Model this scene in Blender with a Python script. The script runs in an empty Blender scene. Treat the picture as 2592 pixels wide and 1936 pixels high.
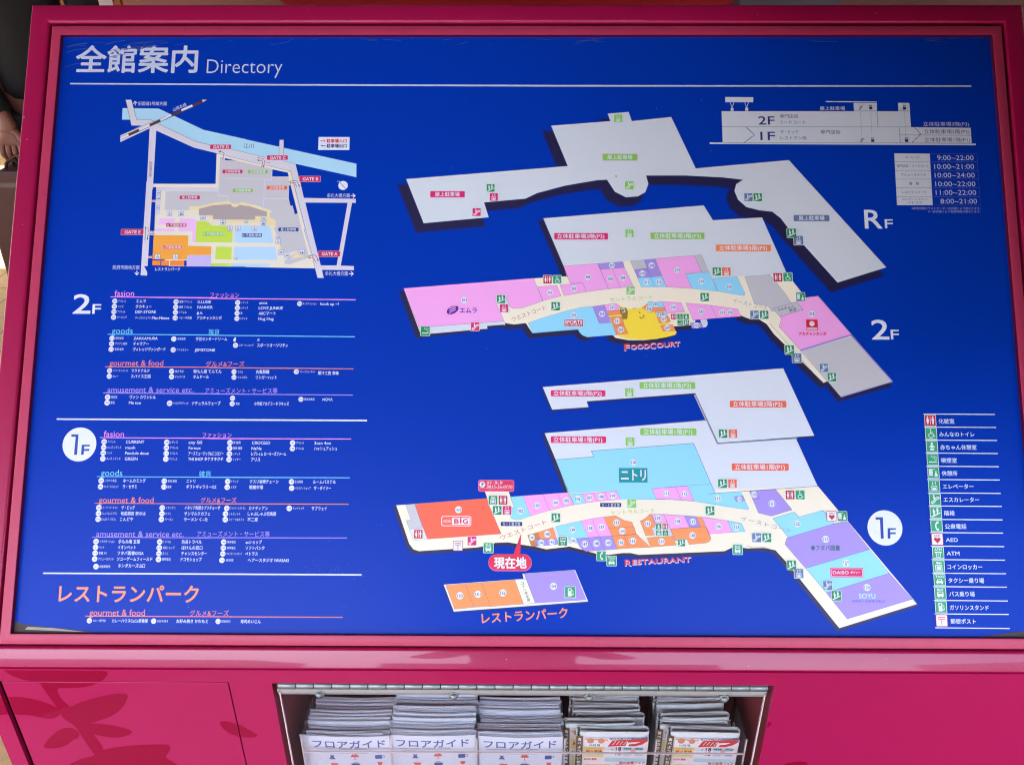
# Shopping centre directory: a lectern-like magenta kiosk with a blue printed map board
# and a clear leaflet box below it. All sizes in millimetres, converted to metres by MM.
import bpy, bmesh, math, random
from mathutils import Vector, Matrix
from mathutils.geometry import tessellate_polygon
random.seed(11)
MM = .001
R = math.radians
scn = bpy.context.scene
COL = scn.collection

# ------------------------------------------------------------------ camera, sky, sun, exposure
cam = bpy.data.cameras.new('camera'); camo = bpy.data.objects.new('camera', cam); COL.objects.link(camo)
cam.sensor_width = 36.0; cam.lens = 36.0*2200/2592; cam.clip_start = .02; cam.clip_end = 400
CM = [[0.999970, 0.002787, -0.007214], [0.007667, -0.478954, 0.877806], [-0.001009, -0.877835, -0.478961]]
camo.matrix_world = Matrix(((CM[0][0], -CM[0][1], -CM[0][2], -7.275*MM), (CM[1][0], -CM[1][1], -CM[1][2], -978.860*MM),
                            (CM[2][0], -CM[2][1], -CM[2][2], 1397.820*MM), (0, 0, 0, 1)))
cam.dof.use_dof = False
scn.camera = camo
world = bpy.data.worlds.new('World'); scn.world = world; world.use_nodes = True
wn = world.node_tree; bg = wn.nodes['Background']
sky = wn.nodes.new('ShaderNodeTexSky'); sky.sky_type = 'NISHITA'; sky.sun_disc = False
SUN_EL, SUN_AZ = R(58), R(205)          # high behind the viewer, a little to the left
sky.sun_elevation = SUN_EL; sky.sun_rotation = SUN_AZ; sky.air_density = 1.0; sky.dust_density = 3.0; sky.ozone_density = 1.0
wn.links.new(sky.outputs[0], bg.inputs[0]); bg.inputs[1].default_value = .12
sl = bpy.data.lights.new('sun', 'SUN'); sl.energy = 2.0; sl.angle = R(.5); sl.color = (1, .95, .87)
so = bpy.data.objects.new('sun', sl); COL.objects.link(so)
d = Vector((math.sin(SUN_AZ)*math.cos(SUN_EL), math.cos(SUN_AZ)*math.cos(SUN_EL), math.sin(SUN_EL)))
so.rotation_euler = d.to_track_quat('Z', 'Y').to_euler(); so.location = d*30
scn.view_settings.view_transform = 'Standard'; scn.view_settings.look = 'None'; scn.view_settings.gamma = 1
scn.view_settings.exposure = 3.53
scn.cycles.use_denoising = True; scn.cycles.denoising_input_passes = 'RGB_ALBEDO_NORMAL'; scn.cycles.denoising_prefilter = 'NONE'; scn.cycles.filter_width = 1.15
scn.cycles.max_bounces = 8; scn.cycles.transparent_max_bounces = 16

# ------------------------------------------------------------------ materials
def lin(c):
    c = c/255.
    return c/12.92 if c <= .04045 else ((c+.055)/1.055)**2.4
def rgb(h):
    return (lin(h[0]), lin(h[1]), lin(h[2]), 1)
MATS = {}
def mat(name, col, rough=.5, metal=0., spec=.5, coat=0., coat_r=.05, noise=None, bump=None, wear=None):
    """noise=(scale, amount) varies the colour; bump=(scale, strength); wear=(scale, colour, low, high) patches"""
    if name in MATS: return MATS[name]
    m = bpy.data.materials.new(name); m.use_nodes = True; nt = m.node_tree; b = nt.nodes['Principled BSDF']
    b.inputs['Base Color'].default_value = rgb(col); b.inputs['Roughness'].default_value = rough
    b.inputs['Metallic'].default_value = metal; b.inputs['Specular IOR Level'].default_value = spec
    b.inputs['Coat Weight'].default_value = coat; b.inputs['Coat Roughness'].default_value = coat_r; b.inputs['Coat IOR'].default_value = 1.5
    tc = nt.nodes.new('ShaderNodeTexCoord'); src = None
    def nz(scale, det=4, rg=.6):
        n = nt.nodes.new('ShaderNodeTexNoise'); n.inputs['Scale'].default_value = scale
        n.inputs['Detail'].default_value = det; n.inputs['Roughness'].default_value = rg
        nt.links.new(tc.outputs['Object'], n.inputs['Vector']); return n
    if noise:
        n = nz(noise[0]); h = nt.nodes.new('ShaderNodeHueSaturation'); h.inputs['Color'].default_value = rgb(col)
        mr = nt.nodes.new('ShaderNodeMapRange'); mr.inputs['From Min'].default_value = .25; mr.inputs['From Max'].default_value = .75
        mr.inputs['To Min'].default_value = 1-noise[1]; mr.inputs['To Max'].default_value = 1+noise[1]
        nt.links.new(n.outputs['Fac'], mr.inputs['Value']); nt.links.new(mr.outputs[0], h.inputs['Value']); src = h.outputs[0]
    if wear:
        n = nz(wear[0], 8, .7); mr = nt.nodes.new('ShaderNodeMapRange'); mr.inputs['From Min'].default_value = wear[2]; mr.inputs['From Max'].default_value = wear[3]
        mx = nt.nodes.new('ShaderNodeMix'); mx.data_type = 'RGBA'
        nt.links.new(n.outputs['Fac'], mr.inputs['Value']); nt.links.new(mr.outputs[0], mx.inputs[0])
        if src: nt.links.new(src, mx.inputs[6])
        else: mx.inputs[6].default_value = rgb(col)
        mx.inputs[7].default_value = rgb(wear[1]); src = mx.outputs[2]
    if src: nt.links.new(src, b.inputs['Base Color'])
    if bump:
        n = nz(bump[0], 3); bp = nt.nodes.new('ShaderNodeBump'); bp.inputs['Strength'].default_value = bump[1]; bp.inputs['Distance'].default_value = .001
        nt.links.new(n.outputs['Fac'], bp.inputs['Height']); nt.links.new(bp.outputs[0], b.inputs['Normal'])
    MATS[name] = m; return m
INK = {'panel': (0, 55, 174), 'white': (228, 236, 248), 'title': (205, 214, 232), 'listtxt': (212, 228, 250), 'navy': (34, 42, 112), 'navy2': (40, 40, 110), 'bluetxt': (30, 66, 165), 'beige': (248, 240, 216), 'cream': (241, 236, 216), 'creamy': (247, 230, 172), 'pink': (250, 172, 236), 'sky': (150, 224, 254), 'purple': (170, 148, 230), 'orange': (252, 154, 90), 'red101': (252, 106, 78), 'yellow': (255, 226, 66), 'yellowp': (252, 220, 90), 'grey': (202, 202, 208), 'rfw': (218, 227, 234), 'rfw2': (222, 231, 242), 'paper': (225, 230, 228), 'bluegrey': (102, 124, 166), 'bluelogo': (60, 96, 205), 'brownp': (205, 130, 60), 'c_amu': (168, 148, 240), 'c_fas': (240, 152, 240), 'c_goo': (110, 205, 245), 'c_gou': (238, 138, 108), 'callred': (224, 40, 76), 'cgreen': (180, 212, 120), 'cyan2': (170, 236, 250), 'dirt': (150, 125, 50), 'dirt2': (140, 115, 20), 'dorange': (252, 142, 56), 'dorange2': (242, 106, 50), 'eastg': (165, 168, 190), 'foodc': (214, 66, 66), 'futaba': (66, 112, 120), 'green2': (204, 234, 84), 'green3': (140, 205, 90), 'icgreen': (48, 164, 108), 'icgreen2': (36, 146, 82), 'icred': (200, 24, 50), 'iconline': (215, 240, 232), 'lblue': (188, 228, 254), 'ln': (70, 76, 130), 'ln2': (64, 62, 84), 'lpink': (248, 200, 244), 'lpinkr': (225, 175, 195), 'magenta': (222, 34, 112), 'magenta2': (205, 34, 92), 'orange2': (253, 174, 66), 'park': (208, 207, 210), 'pinkb': (235, 130, 190), 'purplelogo': (66, 34, 150), 'railb': (88, 54, 58), 'redln': (200, 50, 70), 'keyred': (215, 20, 45), 'redlogo': (222, 24, 60), 'river': (180, 228, 248), 'road': (222, 220, 228), 'salmon': (244, 150, 108), 'sh1': (8, 34, 130), 'sh2': (16, 30, 104), 'sh3': (24, 28, 84), 'sh4': (32, 28, 70), 'shw1': (190, 194, 206), 'shw2': (150, 154, 172), 'tagblue': (28, 66, 150), 'tagline': (242, 190, 214), 'tagnavy': (28, 38, 120), 'taupe': (182, 170, 168), 'tbl': (110, 112, 180), 'tbltxt': (170, 178, 215), 'teal': (0, 150, 158), 'tgreen': (142, 208, 90), 'torange': (250, 142, 76), 'torange2': (240, 108, 76), 'violet': (206, 192, 242), 'westg': (200, 98, 116)}
def ink(k):
    return mat('print_'+k, INK[k], rough=0.45, spec=0.4, noise=(900, .025))
PAINT = mat('magenta_paint', (166, 12, 74), rough=.35, spec=.35, coat=0.48, coat_r=.04, noise=(6, .03))
PAINT_FADED = mat('faded_magenta_paint', (186, 56, 92), rough=.4, spec=.4, noise=(40, .04), wear=(55, (168, 30, 66), .60, .72))
LEAFINK = mat('crimson_leaf_print', (142, 0, 46), rough=.5, spec=.05, coat=0.48, coat_r=.04)
SLOT = mat('shadow_gap_paint', (70, 6, 22), rough=.6)
INTERIOR = mat('dark_interior_paint', (128, 40, 42), rough=.5, noise=(9, .15))
STEEL = mat('brushed_steel', (138, 146, 146), rough=.4, metal=.8, noise=(60, .05))
ALU = mat('dull_aluminium', (150, 150, 146), rough=.5, metal=.4, noise=(25, .05))
DARK = mat('dark_joint', (22, 20, 22), rough=.7)
PAPER = mat('white_coated_paper', (214, 214, 224), rough=.45, noise=(30, .02))
PAPER_EDGE = mat('cut_paper_edges', (232, 236, 246), rough=.8, noise=(300, .10))
NEWS = mat('grey_newsprint', (216, 218, 216), rough=.8, noise=(60, .05))
EDGE = mat('polished_acrylic_edge', (222, 200, 200), rough=.2, spec=.6)
def acrylic(name, tint=(.97, .97, .97), rough=.03):
    m = bpy.data.materials.new(name); m.use_nodes = True; nt = m.node_tree
    for n in list(nt.nodes): nt.nodes.remove(n)
    o = nt.nodes.new('ShaderNodeOutputMaterial'); t = nt.nodes.new('ShaderNodeBsdfTransparent'); t.inputs[0].default_value = (*tint, 1)
    g = nt.nodes.new('ShaderNodeBsdfGlossy'); g.inputs['Roughness'].default_value = rough
    lw = nt.nodes.new('ShaderNodeLayerWeight'); lw.inputs[0].default_value = .5; pw = nt.nodes.new('ShaderNodeMath'); pw.operation = 'POWER'; pw.inputs[1].default_value = 4.
    f = nt.nodes.new('ShaderNodeMath'); f.operation = 'MULTIPLY_ADD'; f.inputs[1].default_value = .8; f.inputs[2].default_value = .018; mx = nt.nodes.new('ShaderNodeMixShader')
    nt.links.new(lw.outputs['Facing'], pw.inputs[0]); nt.links.new(pw.outputs[0], f.inputs[0])
    nt.links.new(f.outputs[0], mx.inputs[0]); nt.links.new(t.outputs[0], mx.inputs[1]); nt.links.new(g.outputs[0], mx.inputs[2]); nt.links.new(mx.outputs[0], o.inputs[0])
    return m
ACRYL = acrylic('clear_acrylic')

# ------------------------------------------------------------------ object helpers
def tag(o, label=None, cat=None, group=None, kind=None):
    for k, v in (('label', label), ('category', cat), ('group', group), ('kind', kind)):
        if v: o[k] = v
    return o
def empty(name, loc=(0, 0, 0), rz=0, parent=None):
    o = bpy.data.objects.new(name, None); COL.objects.link(o); o.location = [c*MM for c in loc]; o.rotation_euler = (0, 0, rz)
    o.empty_display_size = .05
    if parent: o.parent = parent
    return o
class MB:
    """collects polygons (millimetres) with a material each and links them as one mesh object"""
    def __init__(s): s.v = []; s.f = []; s.m = []; s.mats = []; s.smooth = False
    def mi(s, m):
        if m not in s.mats: s.mats.append(m)
        return s.mats.index(m)
    def face(s, pts, m):
        i = len(s.v); s.v += [tuple(p) for p in pts]; s.f.append(tuple(range(i, i+len(pts)))); s.m.append(s.mi(m))
    def mesh(s, vs, fs, m):
        i = len(s.v); s.v += [tuple(p) for p in vs]; k = s.mi(m)
        for f in fs: s.f.append(tuple(i+a for a in f)); s.m.append(k)
    def box(s, x0, x1, y0, y1, z0, z1, m):
        v = [(x, y, z) for z in (z0, z1) for y in (y0, y1) for x in (x0, x1)]
        s.mesh(v, [(0, 2, 3, 1), (4, 5, 7, 6), (0, 1, 5, 4), (2, 6, 7, 3), (0, 4, 6, 2), (1, 3, 7, 5)], m)
    def tube(s, pts, r, m, n=10, cap=True):
        pts = [Vector(p) for p in pts]; rings = []
        for i, p in enumerate(pts):
            t = (pts[min(i+1, len(pts)-1)]-pts[max(i-1, 0)]).normalized(); a = t.orthogonal().normalized()
            if abs(t.x) > .9: a = Vector((0, 0, 1))-t*t.z; a.normalize()
            b = t.cross(a); rr = r[i] if isinstance(r, (list, tuple)) else r
            rings.append([p+(a*math.cos(2*math.pi*k/n)+b*math.sin(2*math.pi*k/n))*rr for k in range(n)])
        vs = [v for q in rings for v in q]; fs = []
        for i in range(len(pts)-1):
            for k in range(n): fs.append((i*n+k, i*n+(k+1) % n, (i+1)*n+(k+1) % n, (i+1)*n+k))
        if cap: fs += [tuple(range(n))[::-1], tuple(range((len(pts)-1)*n, len(pts)*n))]
        s.mesh(vs, fs, m)
    def dome(s, c, r, axis, m, n=10, k=5, h=1.):
        ax = Vector(axis).normalized(); a = ax.orthogonal().normalized(); b = ax.cross(a); c = Vector(c); vs = []; fs = []
        for j in range(k):
            t = math.pi/2*j/k
            for i in range(n): p = 2*math.pi*i/n; vs.append(c+(a*math.cos(p)+b*math.sin(p))*r*math.cos(t)+ax*r*h*math.sin(t))
        vs.append(c+ax*r*h)
        for j in range(k-1):
            for i in range(n): fs.append((j*n+i, j*n+(i+1) % n, (j+1)*n+(i+1) % n, (j+1)*n+i))
        for i in range(n): fs.append(((k-1)*n+i, (k-1)*n+(i+1) % n, k*n))
        s.mesh(vs, fs, m)
    def data(s, name):
        me = bpy.data.meshes.new(name); me.from_pydata([[c*MM for c in p] for p in s.v], [], s.f)
        for m in s.mats: me.materials.append(m)
        me.polygons.foreach_set('material_index', s.m)
        if s.smooth:
            me.polygons.foreach_set('use_smooth', [True]*len(s.f))
        me.update(); return me
    def build(s, name, parent=None, me=None, loc=None):
        o = bpy.data.objects.new(name, me or s.data(name)); COL.objects.link(o)
        if parent: o.parent = parent
        if loc: o.location = [c*MM for c in loc]
        return o
def bevel(o, w, seg=2):
    md = o.modifiers.new('bevel', 'BEVEL'); md.width = w*MM; md.segments = seg; md.limit_method = 'ANGLE'; md.angle_limit = R(40); md.harden_normals = False
    for p in o.data.polygons: p.use_smooth = True
    e = o.modifiers.new('edges', 'WEIGHTED_NORMAL'); e.keep_sharp = True
    return o

# ------------------------------------------------------------------ flat print: polygons, strokes, discs and lettering
TXT = {}
def glyphs(s, off):
    k = (s, off)
    if k in TXT: return TXT[k]
    c = bpy.data.curves.new('lettering', 'FONT'); c.body = s; c.size = 1; c.offset = off; c.resolution_u = 3; c.fill_mode = 'FRONT'
    o = bpy.data.objects.new('lettering', c); COL.objects.link(o)
    bpy.context.view_layer.update()
    me = bpy.data.meshes.new_from_object(o.evaluated_get(bpy.context.evaluated_depsgraph_get()))
    vs = [(v.co.x, v.co.y) for v in me.vertices]; fs = [tuple(p.vertices) for p in me.polygons]
    bpy.data.objects.remove(o); bpy.data.curves.remove(c); bpy.data.meshes.remove(me)
    TXT[k] = (vs, fs); return TXT[k]
class PR(MB):
    """print laid in the plane of its parent: x right, y up, z off the surface.
    Items are kept as flat shapes and stacked like layers of ink when the mesh is made."""
    def __init__(s): MB.__init__(s); s.items = []
    def put(s, layer, vs, fs, m):
        xs = [v[0] for v in vs]; ys = [v[1] for v in vs]
        s.items.append((layer, len(s.items), (min(xs), max(xs), min(ys), max(ys)), vs, fs, m)); s.v = s.v or [0]
    def flush(s):
        if not s.items: return
        s.v = []; done = []
        for layer, i, bb, vs, fs, m in sorted(s.items, key=lambda t: (t[0], t[1])):
            k = 0
            for b2, k2 in done:
                if k2 >= k and bb[0] < b2[1] and bb[1] > b2[0] and bb[2] < b2[3] and bb[3] > b2[2]: k = k2+1
            done.append((bb, k)); z = .1+k*.03
            s.mesh([(v[0], v[1], z+(v[2] if len(v) > 2 else 0)) for v in vs], fs, m)
        s.items = []
    def data(s, name): s.flush(); return MB.data(s, name)
    def poly(s, layer, m, p):
        q = [Vector((p[i], p[i+1], 0)) for i in range(0, len(p), 2)]
        t = tessellate_polygon([q]); fs = []
        for a, b, c in t:
            if (q[b]-q[a]).cross(q[c]-q[a]).z < 0: b, c = c, b
            fs.append((a, b, c))
        s.put(layer, [(v.x, v.y) for v in q], fs, m)
    def line(s, layer, m, w, p, closed=0):
        q = [Vector((p[i], p[i+1])) for i in range(0, len(p), 2)]
        if closed and (q[0]-q[-1]).length < .01: q.pop()
        n = len(q); L, Rr = [], []
        for i in range(n):
            a = q[(i-1) % n] if (i or closed) else None; b = q[(i+1) % n] if (i < n-1 or closed) else None
            d1 = (q[i]-a).normalized() if a is not None and (q[i]-a).length > 1e-6 else None
            d2 = (b-q[i]).normalized() if b is not None and (b-q[i]).length > 1e-6 else None
            if d1 is None: d1 = d2
            if d2 is None: d2 = d1
            t = (d1+d2); t = t.normalized() if t.length > 1e-4 else d1
            nn = Vector((-t.y, t.x)); k = w/2/max(.35, nn.dot(Vector((-d1.y, d1.x))))
            L.append(q[i]+nn*k); Rr.append(q[i]-nn*k)
        vs = [(v.x, v.y) for v in L]+[(v.x, v.y) for v in Rr]
        s.put(layer, vs, [(n+i, n+(i+1) % n, (i+1) % n, i) for i in range(n if closed else n-1)], m)
    def disc(s, layer, m, x, y, r, n=28):
        s.put(layer, [(x+r*math.cos(6.28318*i/n), y+r*math.sin(6.28318*i/n)) for i in range(n)], [tuple(range(n))], m)
    def rrect(s, layer, m, x0, y0, x1, y1, r):
        r = min(r, (x1-x0)/2, (y1-y0)/2); p = []
        for cx, cy, a in ((x1-r, y1-r, 0), (x0+r, y1-r, 90), (x0+r, y0+r, 180), (x1-r, y0+r, 270)):
            for k in range(7): t = R(a+15*k); p.append((cx+r*math.cos(t), cy+r*math.sin(t)))
        s.put(layer, p, [tuple(range(len(p)))], m)
    def text(s, layer, m, t, x0, y0, x1, y1, em, bold=0.):
        vs, fs = glyphs(t, min(0., bold))
        if not vs: return
        a = min(v[0] for v in vs); b = max(v[0] for v in vs); d = Vector((x1-x0, y1-y0)); n = Vector((-d.y, d.x)).normalized()
        k = max(0, bold)*em; w = d.length; d = d*(1-2*k/w); x0 += d.x/w*k; y0 += d.y/w*k          # heavier strokes: copies shifted by k
        steps = [(0, 0)] if bold <= 0 else ([(k, k), (-k, k), (k, -k), (-k, -k)] if bold < .02 else [(k*math.cos(q), k*math.sin(q)) for q in (0, .785, 1.571, 2.356, 3.142, 3.927, 4.712, 5.498)])
        V, F = [], []
        for j, (sx, sy) in enumerate(steps):
            o = len(V); V += [(x0+d.x*(v[0]-a)/(b-a)+n.x*(v[1]-.36)*em+sx, y0+d.y*(v[0]-a)/(b-a)+n.y*(v[1]-.36)*em+sy, j*.0035) for v in vs]
            F += [tuple(o+q for q in f) for f in fs]
        s.put(layer, V, F, m)
# pictograms in a unit square; 'l' stroke, 'c' disc, 'p' polygon, 't' lettering, 'h' hole in the ground colour
MAN = lambda x, k=1.: [('c', x, .30, .075*k), ('p', [x-.10, .19, x+.10, .19, x+.12, -.02, x+.07, -.05, x+.06, -.36, x-.06, -.36, x-.07, -.05, x-.12, -.02])]
LADY = lambda x: [('c', x, .30, .075), ('p', [x-.07, .19, x+.07, .19, x+.14, -.04, x+.08, -.05, x+.12, -.18, x+.05, -.18, x+.05, -.36, x-.05, -.36, x-.05, -.18, x-.12, -.18, x-.08, -.05, x-.14, -.04])]
BUSB = [('p', [-.24, .16, .24, .16, .29, .02, .29, -.28, -.29, -.28, -.29, .02]), ('h', [-.19, .10, .19, .10, .21, -.04, -.21, -.04]), ('p', [-.22, -.28, -.12, -.28, -.12, -.37, -.22, -.37]), ('p', [.12, -.28, .22, -.28, .22, -.37, .12, -.37])]
CARB = [('p', [-.17, .08, .17, .08, .23, -.08, .31, -.12, .31, -.29, -.31, -.29, -.31, -.12, -.23, -.08]), ('h', [-.13, .04, .13, .04, .17, -.08, -.17, -.08]), ('p', [-.27, -.29, -.16, -.29, -.16, -.37, -.27, -.37]), ('p', [.16, -.29, .27, -.29, .27, -.37, .16, -.37])]
ICON = {
 'toilet': LADY(-.24)+MAN(.24)+[('l', .045, [0, .36, 0, -.36])],
 'wheel': [('c', -.03, .36, .065), ('l', .07, [-.03, .27, -.02, -.02, .17, -.02, .26, -.26, .34, -.22]), ('l', .055, [-.02, .12, .15, .12]), ('l', .06, [-.08, .02, -.2, -.08, -.24, -.22, -.17, -.34, -.03, -.4, .1, -.36, .17, -.24])],
 'baby': [('c', 0, .28, .11), ('p', [-.1, .14, .1, .14, .26, -.03, .2, -.1, .1, -.02, .1, -.12, -.1, -.12, -.1, -.02, -.2, -.1, -.26, -.03]), ('c', -.09, -.26, .11), ('c', .09, -.26, .11)],
 'smoke': [('p', [-.36, -.28, .36, -.28, .36, -.18, -.36, -.18]), ('l', .05, [-.12, .38, -.05, .22, .14, .16, .2, .02, .3, -.06, .36, -.1]), ('l', .045, [.1, .36, .2, .26, .34, .2, .38, .06])],
 'rest': [('p', [-.4, -.28, -.06, -.28, -.06, .34, -.4, .34]), ('h', [-.34, .16, -.12, .16, -.12, .2, -.34, .2]), ('h', [-.34, -.08, -.12, -.08, -.12, -.12, -.34, -.12]), ('c', .24, .1, .07), ('p', [.16, .02, .34, -.06, .4, -.3, .28, -.38, .06, -.34, .12, -.2]), ('c', .08, .33, .05)],
 'elev': [('l', .05, [-.24, -.4, .24, -.4, .24, .02, -.24, .02], 1), ('p', [-.17, -.34, .17, -.34, .17, -.16, -.17, -.16]), ('l', .04, [-.16, -.06, .16, -.06]), ('p', [-.22, .22, -.04, .22, -.13, .12]), ('l', .045, [-.13, .2, -.13, .4]), ('p', [.04, .3, .22, .3, .13, .42]), ('l', .045, [.13, .32, .13, .12])],
 'esc': [('l', .075, [-.36, -.28, -.24, -.38, -.14, -.34, .18, .04, .34, .06, .4, .15, .32, .22, .12, .18, -.2, -.2, -.34, -.22], 1), ('c', -.1, .36, .06), ('p', [-.16, .28, -.04, .28, .02, .02, -.1, -.06])],
 'stair': [('p', [-.42, -.42, -.3, -.42, .42, -.06, .42, .04, .3, -.02, -.42, -.34]), ('c', -.2, .3, .06), ('p', [-.28, .22, -.12, .22, -.02, .04, -.1, .02, -.1, -.2, -.2, -.24, -.26, .02]), ('c', .16, .4, .06), ('p', [.06, .33, .2, .33, .3, .14, .22, .12, .2, -.06, .1, -.1, .08, .12])],
 'phone': [('l', .11, [.12, .36, -.02, .24, -.08, .02, -.04, -.22, .1, -.38]), ('p', [.02, .42, .2, .42, .2, .24, .08, .22]), ('p', [.0, -.22, .18, -.22, .18, -.42, .06, -.42])],
 'atm': [('t', 'ATM', -.34, .34, .30, .30), ('p', [-.32, .1, .32, .1, .32, -.02, -.32, -.02]), ('l', .05, [-.2, 0, -.16, -.4, .16, -.4, .2, 0]), ('l', .04, [-.06, -.16, 0, -.24, .06, -.1])],
 'locker': [('l', .06, [-.28, -.4, .28, -.4, .28, .1, -.28, .1], 1), ('p', [-.18, -.3, .18, -.3, .18, 0, -.18, 0]), ('c', -.12, .3, .09), ('p', [-.08, .34, .28, .34, .28, .24, .12, .24, .08, .18, -.08, .26])],
 'taxi': [('t', 'TAXI', -.38, .38, .30, .30)]+CARB,
 'bus': [('t', 'BUS', -.28, .28, .33, .26)]+BUSB,
 'gas': [('p', [-.22, -.38, .12, -.38, .12, .36, -.22, .36]), ('h', [-.15, .12, .05, .12, .05, .28, -.15, .28]), ('l', .05, [.12, .22, .26, .12, .28, -.2, .24, -.3, .18, -.2, .12, -.2])],
 'post': [('l', .07, [-.34, .3, .34, .3]), ('l', .07, [-.34, .1, .34, .1]), ('l', .07, [0, .1, 0, -.36])],
 'aed': [('t', 'AED', -.32, .32, .32, .24), ('p', [0, -.38, .3, -.06, .3, .08, .2, .15, .08, .13, 0, .04, -.08, .13, -.2, .15, -.3, .08, -.3, -.06])],
 'wheelw': 'wheel', 'busw': BUSB+[('l', .08, [-.2, .3, .2, .3])],
 'bikew': [('l', .05, [-.36, -.1, -.28, .02, -.16, .02, -.08, -.1, -.14, -.22, -.28, -.22], 1), ('l', .05, [.08, -.1, .16, .02, .3, .02, .36, -.1, .3, -.22, .14, -.22], 1), ('l', .05, [-.22, -.1, -.06, .2, .16, .16, .22, -.1]), ('l', .05, [-.06, .2, 0, -.08, .2, .14])],
 'motow': [('l', .07, [-.3, .3, -.22, -.2, .0, -.2, .08, .02, .34, .0]), ('c', -.24, -.22, .12), ('c', .24, -.2, .13), ('p', [.0, .0, .34, .08, .36, -.1, .02, -.18])],
 'carw': CARB+[('l', .08, [-.2, .3, .2, .3])],
 'escn': [('l', .09, [-.4, -.38, -.2, -.38, .2, .08, .4, .1]), ('l', .07, [-.38, -.24, -.18, -.2, .14, .2, .4, .24]), ('l', .08, [-.2, .36, -.05, .08])],
 'eln': [('p', [-.3, -.4, .3, -.4, .3, .05, -.3, .05]), ('l', .09, [-.15, .1, -.15, .42]), ('l', .09, [.15, .1, .15, .42]), ('l', .07, [-.28, .25, .3, .3])],
}
PIC = {}
def pictogram(kind, col):
    if (kind, col) in PIC: return PIC[kind, col]
    p = PR(); whitebg = kind in ('post', 'aed') or kind.endswith('w'); bare = kind in ('escn', 'eln')
    fg, gr = ink('white'), ink(col)
    if whitebg: fg, gr = gr, ink('white')
    if kind == 'aed' or kind == 'post': fg = ink('icred')
    if bare: fg = ink(col)
    U = 100.
    if not bare:
        p.rrect(0, ink('icred') if kind in ('post',) else (ink('iconline') if not whitebg else ink('tagblue' if kind.endswith('w') else 'icred')), -54, -54, 54, 54, 9)
        p.rrect(.5, gr, -49, -49, 49, 49, 6)
    L = ICON[kind]; L = ICON[L] if isinstance(L, str) else L
    for i, q in enumerate(L):
        ly = 1+.2*i
        if q[0] == 'c': p.disc(ly, fg, q[1]*U, q[2]*U, q[3]*U, 16)
        elif q[0] == 'p': p.poly(ly, fg, [c*U for c in q[1]])
        elif q[0] == 'h': p.poly(ly, gr, [c*U for c in q[1]])
        elif q[0] == 'l': p.line(ly, fg, q[1]*U, [c*U for c in q[2]], q[3] if len(q) > 3 else 0)
        elif q[0] == 't': p.text(ly, fg, q[1], q[2]*U, q[4]*U, q[3]*U, q[4]*U, q[5]*U, .02)
    PIC[kind, col] = p.data('pictogram'); return PIC[kind, col]

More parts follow.
